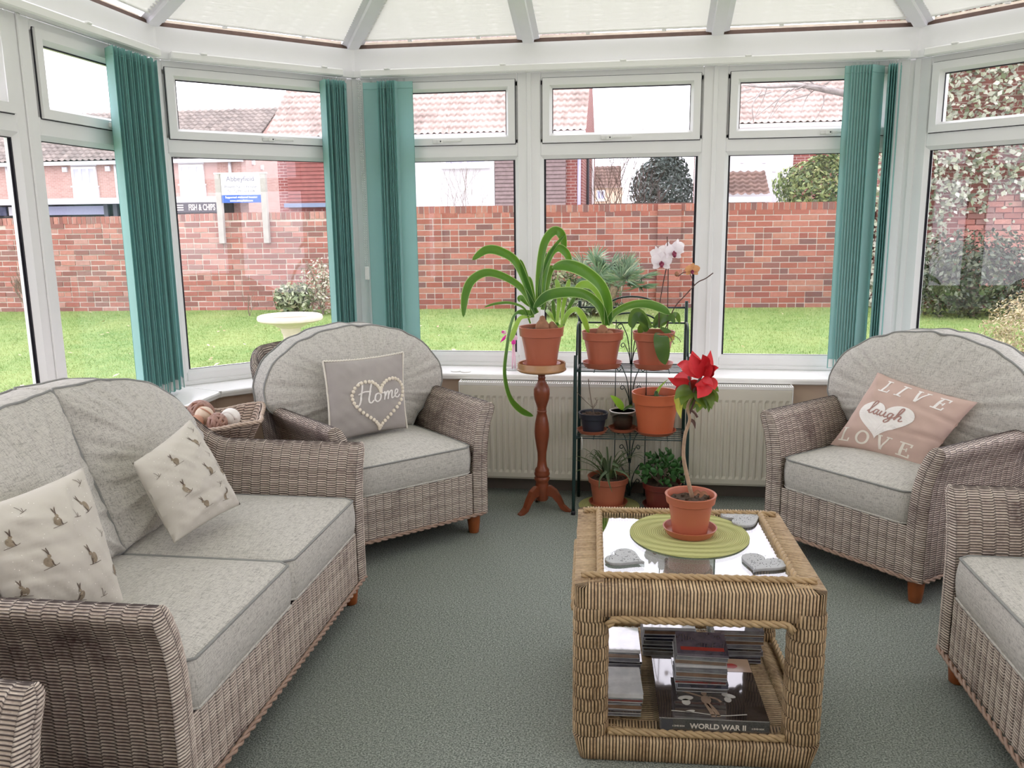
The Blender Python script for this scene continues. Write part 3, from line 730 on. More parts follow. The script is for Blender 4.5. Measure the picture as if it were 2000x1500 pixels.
# ================================================================== CUSHIONS
def mod_thing(root): return root
def box_cushion(w, d, z0, z1, crown=.03, rad=.05, nz=5, wr=0., seed=1, name='seat_cushion', parent=None, loc=(0, 0, 0), mat=None):
    """loose boxed seat cushion, centred on x, front edge at y=0, going back to y=d"""
    n = 72
    def outline(ins):
        pts = []; hw, hd = w/2-ins, d/2-ins; r = max(.005, rad-ins)
        for k in range(n):
            t = 2*PI*k/n+1e-4; c, s_ = math.cos(t), math.sin(t); m = max(abs(c)/hw, abs(s_)/hd)
            x, y = c/m, s_/m
            ex, ey = abs(x)-(hw-r), abs(y)-(hd-r)
            if ex > 0 and ey > 0:
                L = math.hypot(ex, ey); x = math.copysign(hw-r+ex/L*r, x); y = math.copysign(hd-r+ey/L*r, y)
            pts.append((x, y+d/2))
        return pts
    rings = []
    e = .012
    for f in (.96, .8, .6, .4, .2): rings.append((min(w, d)/2*f, z0))
    rings = [(min(w, d)/2*f, z0) for f in (.9, .5, .2)]+[(.02, z0), (.006, z0+.004), (0, z0+e)]+[(-.006*math.sin(PI*k/nz), z0+e+(z1-z0-2*e)*k/nz) for k in range(1, nz)]+[(0, z1-e), (.004, z1-.003), (.014, z1+.001)]+[(min(w, d)/2*f, None) for f in (.12, .22, .36, .52, .68, .84, .96)]
    vs = []; H = min(w, d)/2; rr = random.Random(seed); ph = [rr.uniform(0, 6) for _ in range(6)]
    for ins, z in rings:
        for k, (x, y) in enumerate(outline(ins)):
            if z is None:
                q = min(1, ins/H); zz = z1+.001+crown*(1-(1-q)**2.2)
                zz += wr*(math.sin(x*38+ph[0]+3*math.sin(y*9+ph[1]))*.5+math.sin(y*46+ph[2]+2.5*math.sin(x*8+ph[3]))*.5)*min(1, q*3)*(1-.5*q)
            else: zz = z
            vs.append((x, y, zz))
    fs = []; R = len(rings)
    for i in range(R-1):
        for k in range(n): fs.append((i*n+k, i*n+(k+1) % n, (i+1)*n+(k+1) % n, (i+1)*n+k))
    fs += [tuple(range(n-1, -1, -1)), tuple((R-1)*n+k for k in range(n))]
    o = obj(name, MB().add(vs, fs), mat or M_['linen'], parent, True, loc=loc)
    for zz in (z1-.004, z0+.006):
        p = MB(); pts = [(x, y, zz) for x, y in outline(.001)]; p.tube(pts+[pts[0], pts[1]], .0042, 6, False); obj('piping', p, M_['pipe'] if zz > (z0+z1)/2 else M_['linen'], o, True)
    return o
def outline_resample(pts, n):
    P = [Vector((p[0], p[1])) for p in pts]; d = [0]
    for i in range(len(P)): d.append(d[-1]+(P[(i+1) % len(P)]-P[i]).length)
    out = []
    for k in range(n):
        s = d[-1]*k/n; i = 0
        while d[i+1] < s: i += 1
        t = (s-d[i])/max(1e-9, d[i+1]-d[i]); out.append(P[i].lerp(P[(i+1) % len(P)], t))
    return out
def back_cushion(pts, depth, puff, tilt, y0, parent, seed=1, notches=(), name='back_cushion', c=None, pl=.010):
    """padded back cushion: outline in (x, z), boxed border, pleats running in from the seam"""
    n = 150; O = outline_resample(pts, n); rr = random.Random(seed)
    c = Vector(c) if c else sum(O, Vector((0, 0)))/n
    zmin = min(p.y for p in O); ph = [rr.uniform(0, 6.28) for _ in range(8)]
    sc = []
    for k, p in enumerate(O):
        a = k/n*2*PI
        s = 1+.006*math.sin(9*a+ph[0])+.005*math.sin(17*a+ph[1])
        for (nx, nz, dep, wd) in notches:
            dd = math.hypot(p.x-nx, p.y-nz); s -= dep*math.exp(-(dd/wd)**2)
        sc.append(s)
    def place(p, r, y):
        q = c+(p-c)*r; z = q.y; yy = y0+y+(z-zmin)*tilt
        return (q.x, yy, z)
    vs = []; rings = []
    for r in (0.02, .15, .3, .45, .58, .7, .8, .88, .94, .98, 1.0): rings.append(('f', r))
    for q in (.25, .5, .75): rings.append(('s', q))
    for r in (1.0, .9, .6, .02): rings.append(('b', r))
    for kind, r in rings:
        for k, p in enumerate(O):
            a = k/n*2*PI; s = sc[k]
            if kind == 'f':
                edge = max(0, (r-.35)/.65)
                pleat = pl*(math.sin(23*a+ph[2]+1.5*math.sin(5*a+ph[3]))+.7*math.sin(41*a+ph[4]))*edge**2*(1-r*.55)*2
                soft = .006*math.sin(r*9+3*a+ph[5])*(1-r)
                deep = 0
                for (nx, nz, dep, wd) in notches:
                    an = math.atan2(nz-c.y, nx-c.x); ap = math.atan2(p.y-c.y, p.x-c.x); da = abs((an-ap+PI) % (2*PI)-PI)
                    deep += dep*.9*math.exp(-(da/.07)**2)*edge**1.2
                y = -puff*(1-r**2.4)**.8+pleat*(1-r**8)+soft+deep*.35
                vs.append(place(p, r*(s if r > .9 else 1+(s-1)*r), y))
            elif kind == 's': vs.append(place(p, s*(1+.012*math.sin(PI*r)), depth*r))
            else: vs.append(place(p, r*s, depth+.01*(1-r)))
    R = len(rings); fs = []
    for i in range(R-1):
        for k in range(n): fs.append((i*n+k, (i+1)*n+k, (i+1)*n+(k+1) % n, i*n+(k+1) % n))
    fs += [tuple(range(n)), tuple((R-1)*n+k for k in range(n-1, -1, -1))]
    o = fixn(obj(name, MB().add(vs, fs), M_['linen'], parent, True))
    for y in (.001, depth-.001):
        tp = [place(p, sc[k]*1.004, y) for k, p in enumerate(O)]
        obj('piping', MB().tube(tp+tp[:2], .0046, 6, False), M_['pipe'], o, True)
    return o

# ================================================================== WICKER SEATING
def prof_fn(k_arm=1.0):
    # (outward offset from the inner face, height) from outer bottom over the rolled rim to the inner bottom
    pts = [(.080, .10), (.080, .25), (.081, .38), (.088, .47), (.102, .535), (.118, .575), (.1245, .598), (.122, .613), (.112, .624), (.096, .628), (.078, .623), (.062, .608), (.046, .58), (.026, .53), (.010, .46), (.002, .38), (0, .30), (0, .24)]
    return np.array(pts)
PROF = prof_fn()
BACKO = np.array([.080, .080, .082, .086, .090, .093, .094, .092, .084, .072, .060, .052, .048, .044, .038, .020, 0, 0])     # plain upright back, same heights
def seat_shell(half, depth, splay, zc, zb_corner, zb_mid, parent, rfil=.14, name='wicker_shell', back_lean=.05):
    # plan path of the inner face, left front -> back -> right front
    path = [Vector((-half, 0)), Vector((-half-splay, depth-rfil))]
    c = Vector((-half-splay+rfil, depth-rfil))
    for k in range(1, 10): a = PI-PI/2*k/9; path.append(c+Vector((math.cos(a), math.sin(a)))*rfil)
    path += [Vector((-p.x, p.y)) for p in path[::-1]]
    P = np.array([(p.x, p.y) for p in path]); seg = np.linalg.norm(np.diff(P, axis=0), axis=1); D = np.concatenate([[0], np.cumsum(seg)]); L = D[-1]
    pl = np.concatenate([[0], np.cumsum(np.linalg.norm(np.diff(PROF, axis=0), axis=1))]); PLn = pl/pl[-1]
    sideL = D[1]; cornL = D[10]
    def rise(s):   # 0 on the arms, 1 on the back
        t = np.clip((np.minimum(s, L-s)-(sideL-.16))/(cornL-sideL+.1), 0, 1); return t*t*(3-2*t)
    def f(A, B):
        s = A*L; x = np.interp(s, D, P[:, 0]); y = np.interp(s, D, P[:, 1])
        e = .02; x1 = np.interp(s+e, D, P[:, 0]); y1 = np.interp(s+e, D, P[:, 1]); x0 = np.interp(s-e, D, P[:, 0]); y0 = np.interp(s-e, D, P[:, 1])
        tx, ty = x1-x0, y1-y0; l = np.hypot(tx, ty)+1e-9; nx, ny = -ty/l, tx/l     # outward (left of travel)
        o = np.interp(B, PLn, PROF[:, 0]); z = np.interp(B, PLn, PROF[:, 1])
        r = rise(s); mid = np.clip(1-np.abs(2*A-1)*2.2, 0, 1); zt = .628*(1-r)+(zb_corner+(zb_mid-zb_corner)*np.sin(mid*PI/2))*r
        k = np.clip((z-.30)/(.628-.30), 0, 1); z2 = np.where(z > .30, .30+k*(zt-.30), z)
        o2 = o*(1-r)+(np.interp(B, PLn, BACKO)+back_lean*k*r)*r
        return np.stack([x+nx*o2, y+ny*o2, z2], -1)
    v, q, u = weave(f, L, pl[-1], flip=False)
    parts = [(v, q, u)]
    # front faces of the two arms
    outer = PROF[:10]; inner = np.array([(0, .10), (0, .24), (0, .30), (.002, .38), (.010, .46), (.026, .53), (.046, .58), (.062, .608), (.078, .623), (.096, .628)])
    to = np.concatenate([[0], np.cumsum(np.linalg.norm(np.diff(outer, axis=0), axis=1))]); to /= to[-1]
    ti = np.concatenate([[0], np.cumsum(np.linalg.norm(np.diff(inner, axis=0), axis=1))]); ti /= ti[-1]
    for sgn in (-1, 1):
        def g(A, B, sgn=sgn):
            ox = np.interp(B, to, outer[:, 0]); oz = np.interp(B, to, outer[:, 1]); ix = np.interp(B, ti, inner[:, 0]); iz = np.interp(B, ti, inner[:, 1])
            x = ix*(1-A)+ox*A; z = iz*(1-A)+oz*A; y = -.010*np.sin(PI*A)*np.clip((1-B)*12, 0, 1)
            return np.stack([sgn*(half+x), y, z], -1)
        parts.append(weave(g, .08, .56, flip=(sgn < 0)))
    # front panel
    def fp(A, B): return np.stack([-half+2*half*A, np.full_like(A, .004), .10+.205*B], -1)
    parts.append(weave(fp, 2*half, .205))
    v, q, u = join_np(parts)
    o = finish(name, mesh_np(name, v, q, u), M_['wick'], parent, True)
    return o
def seat_legs(half, depth, parent):
    for sx, y in ((-1, .045), (1, .045), (-1, depth-.06), (1, depth-.06)):
        x = sx*(half+.03)
        obj('leg', MB().lathe([(.021, 0), (.024, .003), (.029, .05), (.033, .098), (.033, .12)], 20, (x, y, 0)), M_['leg'], parent, True)
def bottom_braid(half, depth, splay, parent):
    h = half+.083
    pts = [(-h-splay*.9, depth-.12, .105), (-h-.0, .02, .105), (-h+.03, -.012, .105), (h-.03, -.012, .105), (h, .02, .105), (h+splay*.9, depth-.12, .105)]
    obj('bottom_braid', rope(pts, .008, 14), M_['wickrope'], parent, True)
    mb = MB(); mb.box(-half, half, .02, depth, .24, .30); obj('seat_deck', mb, M_['dark'], parent)
def armchair(label, loc, rotz, group=None):
    t = thing('wicker_armchair', label, 'armchair', loc, rotz, group)
    seat_shell(.29, .80, .035, 0, .84, .88, t, .11)
    seat_legs(.29, .80, t); bottom_braid(.29, .80, .03, t)
    box_cushion(.59, .62, .302, .436, .035, .045, parent=t, wr=.0015, seed=3)
    arch = [(-.27, .445), (-.30, .50), (-.455, .615), (-.47, .635)]
    for k in range(0, 25):
        a = PI*(1-k/24); arch.append((.47*math.cos(a), .645+.315*max(0, math.sin(a))**.86))
    arch += [(.455, .615), (.30, .50), (.27, .445)]
    back_cushion(arch, .135, .085, .16, .50, t, 5, notches=((.04, .98, .035, .03), (-.23, .93, .018, .03), (.30, .90, .012, .03)), c=(0, .66))
    return t
ch1 = armchair('wicker armchair with a domed oatmeal cushion holding the grey Home cushion', (-.928, 3.485, 0), R45, 'matching wicker seats')
ch2 = dup(ch1); ch2['label'] = 'wicker armchair right of the radiator holding the pink heart cushion'; ch2.location = (.835, 3.42, 0); ch2.rotation_euler = (0, 0, math.radians(-48))
ch3 = dup(ch1); ch3['label'] = 'wicker seat showing only one arm in the bottom left corner'; ch3.location = (-1.075, .885, 0); ch3.rotation_euler = (0, 0, R90)
def sofa(label, loc, rotz):
    t = thing('wicker_sofa', label, 'sofa', loc, rotz, 'matching wicker seats')
    seat_shell(.605, .82, .01, 0, .80, .88, t, .13)
    seat_legs(.605, .82, t); bottom_braid(.605, .82, .01, t)
    ob = MB()
    for sx in (-1, 1):
        box_cushion(.598, .66, .302, .44, .03, .03, parent=t, wr=.004 if sx < 0 else .003, seed=4+sx, loc=(sx*.3, -.004, 0))
    for sx in (-1, 1):
        pts = [(.004, .45), (.56, .45), (.585, .50), (.635, .60), (.648, .64)]
        for k in range(1, 22):
            a = PI/2*k/21; pts.append((.005+.645*math.cos(a)**.85, .64+.315*math.sin(a)**.78))
        pts = [(sx*x, z) for x, z in pts]
        back_cushion(pts, .13, .10, .36, .545, t, 8+sx, notches=((sx*.26, .955, .022, .03), (sx*.12, .965, .014, .03)), c=(sx*.31, .66), pl=.013)
    return t
so1 = sofa('two seat wicker sofa on the left with two hare cushions', (-1.02, 2.30, 0), R90)
so2 = dup(so1); so2['label'] = 'wicker sofa cut off by the right edge of the photo'; so2.location = (.985, 1.99, 0); so2.rotation_euler = (0, 0, -R90)

# ================================================================== COFFEE TABLE
def coffee_table():
    t = thing('wicker_coffee_table', 'square honey wicker coffee table with glass top and open lower shelf', 'coffee table', (.166, 2.405, 0), math.radians(2.8))
    H = .325
    def rrect(h, r):     # rounded square path as function of s in [0,1]
        pts = []
        for cx, cy, a0 in ((h-r, -(h-r), -90), (h-r, h-r, 0), (-(h-r), h-r, 90), (-(h-r), -(h-r), 180)):
            for k in range(7): a = math.radians(a0+90*k/6); pts.append((cx+r*math.cos(a), cy+r*math.sin(a)))
        pts.append(pts[0]); P = np.array(pts); D = np.concatenate([[0], np.cumsum(np.linalg.norm(np.diff(P, axis=0), axis=1))])
        return P, D
    def ring(z0, z1, wd, rad, hh=H, rt=.028, rbm=.006):
        P, D = rrect(hh, rad); cs = []
        w2, h2 = wd/2, (z1-z0)/2
        for sx_, sz_, a0, r in ((1, -1, -90, rbm), (1, 1, 0, rt), (-1, 1, 90, rt), (-1, -1, 180, rbm)):
            for k in range(5): a = math.radians(a0+90*k/4); cs.append((sx_*(w2-r)+r*math.cos(a), sz_*(h2-r)+r*math.sin(a)))
        cs.append(cs[0]); Cc = np.array(cs); Dc = np.concatenate([[0], np.cumsum(np.linalg.norm(np.diff(Cc, axis=0), axis=1))])
        def f(A, B):     # A around the section (along the strand), B along the rail
            s = B*D[-1]; x = np.interp(s, D, P[:, 0]); y = np.interp(s, D, P[:, 1]); e = .004
            x1 = np.interp((s+e) % D[-1], D, P[:, 0]); y1 = np.interp((s+e) % D[-1], D, P[:, 1]); x0 = np.interp((s-e) % D[-1], D, P[:, 0]); y0 = np.interp((s-e) % D[-1], D, P[:, 1])
            tx, ty = x1-x0, y1-y0; l = np.hypot(tx, ty)+1e-9; nx, ny = ty/l, -tx/l
            o = np.interp(A*Dc[-1], Dc, Cc[:, 0]); z = np.interp(A*Dc[-1], Dc, Cc[:, 1])
            return np.stack([x+nx*(o-w2), y+ny*(o-w2), (z0+z1)/2+z], -1)
        return weave(f, .06, D[-1], stake=.06, pitch=.0088, amp=.0042, plainribs=True, flip=True)
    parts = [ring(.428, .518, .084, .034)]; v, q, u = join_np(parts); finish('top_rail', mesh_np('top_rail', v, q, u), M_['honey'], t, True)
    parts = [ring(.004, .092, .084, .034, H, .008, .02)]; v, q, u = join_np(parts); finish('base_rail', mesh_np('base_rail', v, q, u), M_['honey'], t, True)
    # corner posts: vertical strands over horizontal stakes
    pw = .088
    for sx in (-1, 1):
        for sy in (-1, 1):
            P = []
            for cx, cy, a0, r in ((pw/2-.033, -(pw/2-.033), -90, .033), (pw/2-.033, pw/2-.033, 0, .033), (-(pw/2-.033), pw/2-.033, 90, .033), (-(pw/2-.033), -(pw/2-.033), 180, .033)):
                for k in range(5): a = math.radians(a0+90*k/4); P.append((cx+r*math.cos(a), cy+r*math.sin(a)))
            P.append(P[0]); P = np.array(P); D = np.concatenate([[0], np.cumsum(np.linalg.norm(np.diff(P, axis=0), axis=1))])
            cx, cy = sx*(H-pw/2-.0008), sy*(H-pw/2-.0008)
            def f(A, B, cx=cx, cy=cy):
                x = np.interp(B*D[-1], D, P[:, 0]); y = np.interp(B*D[-1], D, P[:, 1])
                return np.stack([cx+x, cy+y, .08+.37*A], -1)
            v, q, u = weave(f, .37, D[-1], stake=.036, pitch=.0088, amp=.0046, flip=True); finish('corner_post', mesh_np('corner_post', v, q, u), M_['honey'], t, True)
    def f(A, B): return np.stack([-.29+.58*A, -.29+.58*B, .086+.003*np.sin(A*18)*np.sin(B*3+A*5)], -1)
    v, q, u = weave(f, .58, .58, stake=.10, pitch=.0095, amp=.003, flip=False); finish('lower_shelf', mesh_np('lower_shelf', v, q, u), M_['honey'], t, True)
    g = MB().cbox(-.262, .262, -.262, .262, .5025, .5085, .001); obj('glass_top', g, M_['tglass'], t)
    a, z = .256, .516
    for i, (p, q2) in enumerate((((-a-.05, -a, z), (a+.05, -a, z)), ((-a-.05, a, z), (a+.05, a, z)), ((-a, -a, z), (-a, a, z)), ((a, -a, z), (a, a, z)))):
        obj('braided_edge', rope([p, q2], .0092, 14, 3, 6, 5), M_['honeyrope'], t, True)
    for sy in (-1, 1):
        y = sy*(H+.0); x = .232
        obj('rail_braid', rope([(-x-.005, y, .405), (-x+.012, y, .424), (x-.012, y, .424), (x+.005, y, .405)], .0095, 14, 3), M_['honeyrope'], t, True)
        obj('rail_braid', rope([(-x, y-.012*sy, .094), (x, y-.012*sy, .094)], .0095, 14, 3), M_['honeyrope'], t, True)
    for sx in (-1, 1):
        x = sx*H; y = .232
        obj('rail_braid', rope([(x, -y-.005, .405), (x, -y+.012, .424), (x, y-.012, .424), (x, y+.005, .405)], .0095, 14, 3), M_['honeyrope'], t, True)
        obj('rail_braid', rope([(x-.012*sx, -y, .094), (x-.012*sx, y, .094)], .0095, 14, 3), M_['honeyrope'], t, True)
    for sx in (-1, 1):
        for sy in (-1, 1): obj('foot', MB().lathe([(.02, 0), (.024, .004), (.024, .022)], 14, (sx*.275, sy*.275, 0)), M_['leg'], t, True)
    return t
TBL = coffee_table()

# ================================================================== SCATTER CUSHIONS
def bez(p, q, t): return p.lerp(q, t)
class Pillow:
    """four corners in world space (TL, TR, BR, BL seen from the front) -> plump cushion with pinched edges"""
    def __init__(s, name, label, corners, thick, mat, pinch=.10, wr=.004, seed=2, group='scatter cushions', n=36, folds=()):
        TL, TR, BR, BL = [Vector(c) for c in corners]; s.c = (TL, TR, BR, BL); s.t = thick; s.pinch = pinch; s.wr = wr; s.folds = folds
        rr = random.Random(seed); s.ph = [rr.uniform(0, 6.28) for _ in range(8)]
        nrm = (TR-TL).cross(TL-BL).normalized(); s.n = nrm
        org = (BL+BR)/2; s.org = org
        vs = []; fs = []; m = n+1
        for side in (1, -1):
            for i in range(m):
                for j in range(m):
                    vs.append(s.surf(2*i/n-1, 2*j/n-1, side)-org)
        def idx(sd, i, j): return sd*m*m+i*m+j
        for i in range(n):
            for j in range(n):
                fs.append((idx(0, i, j), idx(0, i+1, j), idx(0, i+1, j+1), idx(0, i, j+1))); fs.append((idx(1, i, j), idx(1, i, j+1), idx(1, i+1, j+1), idx(1, i+1, j)))
        s.o = obj(name, MB().add(vs, fs), mat, None, True)
        bm = bmesh.new(); bm.from_mesh(s.o.data); bmesh.ops.remove_doubles(bm, verts=bm.verts, dist=1e-5); bmesh.ops.recalc_face_normals(bm, faces=bm.faces)
        bm.to_mesh(s.o.data); bm.free(); s.o.data.polygons.foreach_set('use_smooth', np.ones(len(s.o.data.polygons), bool))
        s.o.location = org; tag(s.o, label, 'cushion', group)
    def surf(s, u, v, side=1, lift=0.):
        TL, TR, BR, BL = s.c
        pu = s.pinch*(1-v*v)*0+0
        # pinch: pull the middles of the edges inwards
        uu = u*(1-s.pinch*(1-v*v)*abs(u)**1.5); vv = v*(1-s.pinch*(1-u*u)*abs(v)**1.5)
        a, b = (uu+1)/2, (vv+1)/2
        p = (BL*(1-a)+BR*a)*(1-b)+(TL*(1-a)+TR*a)*b
        h = max(0, (1-u*u))**.55*max(0, (1-v*v))**.55
        w = s.wr*(math.sin(9*u+s.ph[0]+3*v)+math.sin(13*v+s.ph[1]-4*u)+.6*math.sin(21*(u+v)+s.ph[2]))*(1-.5*h)*min(1, 4*(1-abs(u)))*min(1, 4*(1-abs(v)))
        for (fu, fv, du, dv, wd, dep) in s.folds:
            k = ((u-fu)*dv-(v-fv)*du); l = ((u-fu)*du+(v-fv)*dv); w += dep*math.exp(-(k/wd)**2)*math.exp(-(l/.55)**2)
        return p+s.n*(side*s.t/2*h+(w if side > 0 else 0)+lift)
    def put(s, x, y, lift=.0012):      # point on the front surface, x,y in [-1,1]
        return s.surf(max(-.995, min(.995, x)), max(-.995, min(.995, y)), 1, lift)-s.org
    def poly(s, name, polys, mat, lift=.0012, kind=None):
        mb = MB()
        for vs, fs in polys: mb.add([s.put(x, y, lift) for x, y in vs], fs)
        return obj(name, mb, mat, s.o, False, kind)
def ell(cx, cy, rx, ry, rot=0, n=14, rings=1):
    c, s = math.cos(rot), math.sin(rot); vs = [(cx, cy)]
    for k in range(n):
        t = 2*PI*k/n; x, y = rx*math.cos(t), ry*math.sin(t); vs.append((cx+x*c-y*s, cy+x*s+y*c))
    return vs, [(0, 1+k, 1+(k+1) % n) for k in range(n)]
def stroke(pts, w, n=6, sm=True):
    P = catmull([Vector((x, y, 0)) for x, y in pts], n) if sm else [Vector((pts[0][0]+(pts[-1][0]-pts[0][0])*q/10, pts[0][1]+(pts[-1][1]-pts[0][1])*q/10, 0)) for q in range(11)]
    vs = []; k = len(P)
    for i, p in enumerate(P):
        d = P[min(i+1, k-1)]-P[max(i-1, 0)]; d = d.normalized() if d.length > 1e-9 else Vector((1, 0, 0)); a = Vector((-d.y, d.x, 0))
        ww = w(i/(k-1)) if callable(w) else w
        vs += [(p.x+a.x*ww/2, p.y+a.y*ww/2), (p.x-a.x*ww/2, p.y-a.y*ww/2)]
    return vs, [(2*i, 2*i+1, 2*i+3, 2*i+2) for i in range(k-1)]
def rectp(x0, x1, y0, y1, nx=1, ny=1):
    nx, ny = max(nx, 1+int(abs(x1-x0)/.12)), max(ny, 1+int(abs(y1-y0)/.12))
    vs = [(x0+(x1-x0)*i/nx, y0+(y1-y0)*j/ny) for i in range(nx+1) for j in range(ny+1)]; m = ny+1
    return vs, [(i*m+j, (i+1)*m+j, (i+1)*m+j+1, i*m+j+1) for i in range(nx) for j in range(ny)]
def xf(pl, dx, dy, s=1, rot=0, sy=None, flip=1):
    vs, fs = pl; c, sn = math.cos(rot), math.sin(rot); sy = sy or s
    return [(dx+(x*s*flip*c-y*sy*sn), dy+(x*s*flip*sn+y*sy*c)) for x, y in vs], fs
def heart_pts(n=60):
    out = []
    for k in range(n):
        t = 2*PI*k/n; out.append((16*math.sin(t)**3/17, (13*math.cos(t)-5*math.cos(2*t)-2*math.cos(3*t)-math.cos(4*t))/17))
    return out
def heart_fill(n=60, rings=7):
    H = heart_pts(n); c = (0, 0.05); vs = [c]; fs = []
    for r in range(1, rings+1):
        for x, y in H: vs.append((c[0]+(x-c[0])*r/rings, c[1]+(y-c[1])*r/rings))
    for k in range(n): fs.append((0, 1+k, 1+(k+1) % n))
    for r in range(rings-1):
        for k in range(n): a = 1+r*n+k; b = 1+r*n+(k+1) % n; fs.append((a, a+n, b+n, b))
    return vs, fs
# ---- grey Home cushion: stands on the seat of the left armchair
Qh = Vector((-.928, 3.485, 0)); nh = Vector((.7071, -.7071, 0)); bk = Vector((-.7071, .7071, 0))
def onchair(x, y, d, Q=Qh, b=bk, nn=nh, lean=0., zc=.45):
    n2 = (nn+Vector((0, 0, lean))).normalized(); return atp(x, y, Q+b*d+Vector((0, 0, zc)), n2)
hb = lambda x, y: onchair(x, y, .33, lean=.22)
home = Pillow('home_cushion', 'grey square cushion with the word Home in a beaded heart', [hb(630, 706), hb(787, 688), hb(795, 836), hb(643, 866)], .13, M_['homec'], .055, .0025, 3,
              folds=((-.5, .6, .2, -1, .05, -.006), (-.2, .8, .15, -1, .04, -.006), (-.6, .1, 1, -.3, .05, -.005), (.2, .75, -.2, -1, .05, -.005)))
lb = MB()
edge = [(-.985+1.97*k/40, .99) for k in range(41)]
for e in ([(-1, -1+2*k/50) for k in range(51)], [(1, -1+2*k/50) for k in range(51)], [(-1+2*k/60, 1) for k in range(61)]):
    pts = []
    for k, (u, v) in enumerate(e):
        p = home.surf(u, v, 1)-home.org; q = home.surf(u*1.012, v*1.012, 1)-home.org
        pts.append(p+(home.n*.002)+Vector((0, 0, .0018))*(1 if k % 2 else -1))
    lb.tube(pts, .0048, 6)
obj('lace_trim', lb, M_['lace'], home.o, True)
bead = MB(); bead.sphere((0, 0, 0), .0092, .0092, .005, 10, 6)
H = heart_pts(54); first = None
ax = (home.c[1]-home.c[0]).normalized(); Rb = Matrix((ax, home.n.cross(ax), home.n)).transposed().to_4x4()
for k, (x, y) in enumerate(H):
    p = home.put(.20+x*.74, -.16+y*.74, .003)
    if first is None: first = obj('bead', bead, M_['bead'], home.o, True); o = first
    else: o = first.copy(); COL.objects.link(o)
    o.matrix_local = Matrix.Translation(p) @ Rb
HOME = [[(.02, .86), (.12, .98), (.22, .95), (.16, .5), (.06, .06), (-.08, -.04), (-.14, .06)], [(.62, 1.0), (.56, .92), (.46, .5), (.38, .1), (.46, 0), (.56, .1)], [(.05, .46), (.26, .54), (.5, .5)],
        [(.78, .36), (.66, .32), (.60, .12), (.68, .0), (.80, .08), (.84, .26), (.78, .36), (.86, .34), (.94, .34)],
        [(.96, .30), (1.02, .36), (.99, .16), (.97, .0)], [(1.0, .16), (1.10, .34), (1.16, .34), (1.14, .16), (1.11, 0)], [(1.14, .16), (1.24, .34), (1.31, .34), (1.29, .14), (1.30, .02), (1.38, .04), (1.44, .12)],
        [(1.44, .14), (1.56, .22), (1.58, .32), (1.50, .36), (1.43, .22), (1.46, .04), (1.56, .0), (1.68, .1)]]
home.poly('home_lettering', [xf(stroke(st, .06, 6), -.36, -.20, .68, .06, .56) for st in HOME], M_['whitep'], .0016)

# ---- pink LIVE laugh LOVE cushion on the right armchair
Qr = Vector((.835, 3.42, 0)); thr = math.radians(-48); nr = Vector((math.sin(thr)*1, -math.cos(thr), 0)); br = -nr
pb = lambda x, y, d=.30: onchair(x, y, d, Qr, br, nr, .55, .45)
live = Pillow('live_laugh_love_cushion', 'dusty pink cushion printed LIVE laugh LOVE with a white heart', [pb(1714, 728), pb(1910, 786), pb(1800, 922), pb(1622, 868)], .16, M_['pinkc'], .055, .003, 8,
              folds=((.75, -.2, 1, .15, .05, -.012), (.8, .35, 1, -.1, .06, -.01), (-.8, .8, .5, -1, .08, .016), (.5, .9, .3, -1, .05, -.006), (-.9, -.2, .1, 1, .08, -.006)))
hv, hf = heart_fill()
live.poly('heart_print', [xf((hv, hf), -.12, -.10, .60, .10, .54)], M_['whitep'], .0024)
# slab serif letters
def letter(ch):
    w = .13; P = []
    if ch == 'L': P = [rectp(.12, .12+w, 0, 1, 1, 3), rectp(0, .38, 0, .08), rectp(0, .38, .92, 1), rectp(.2, .62, 0, .09, 3, 1), rectp(.54, .62, 0, .28)]
    if ch == 'I': P = [rectp(.14, .14+w, 0, 1, 1, 3), rectp(0, .42, 0, .08), rectp(0, .42, .92, 1)]
    if ch == 'V': P = [stroke([(.12, 1), (.36, 0)], .14, 3, False), stroke([(.62, 1), (.36, 0)], .09, 3, False), rectp(0, .28, .92, 1), rectp(.48, .76, .92, 1)]
    if ch == 'E': P = [rectp(.12, .12+w, 0, 1, 1, 3), rectp(0, .6, 0, .09, 3, 1), rectp(0, .6, .91, 1, 3, 1), rectp(.2, .44, .47, .55), rectp(.52, .6, .0, .26), rectp(.52, .6, .74, 1), rectp(.38, .45, .38, .64)]
    if ch == 'O': P = [stroke([(.35+.3*math.cos(2*PI*k/20), .5+.44*math.sin(2*PI*k/20)) for k in range(21)], .13, 2)]
    return P
def word(txt, x0, y0, s, gap, rot=0, sy=None):
    out = []; x = 0
    for ch in txt:
        for p in letter(ch): out.append(xf(xf(p, x, 0), x0, y0, s, rot, sy))
        x += {'I': .42, 'L': .62, 'V': .76, 'E': .6, 'O': .7}[ch]+gap
    return out
def letters(pl, name, txt, x0, y0, s_, gap, rot, sy, mat, lift):
    x = 0
    for ch in txt:
        pl.poly(name, [xf(xf(p, x, 0), x0, y0, s_, rot, sy) for p in letter(ch)], mat, lift); x += {'I': .42, 'L': .62, 'V': .76, 'E': .6, 'O': .7}[ch]+gap
letters(live, 'printed_letter', 'LIVE', -.62, .54, .36, .42, -.03, .34, M_['whitep'], .0016)
letters(live, 'lace_letter', 'LOVE', -.86, -.86, .42, .34, .02, .34, M_['lace'], .0014)
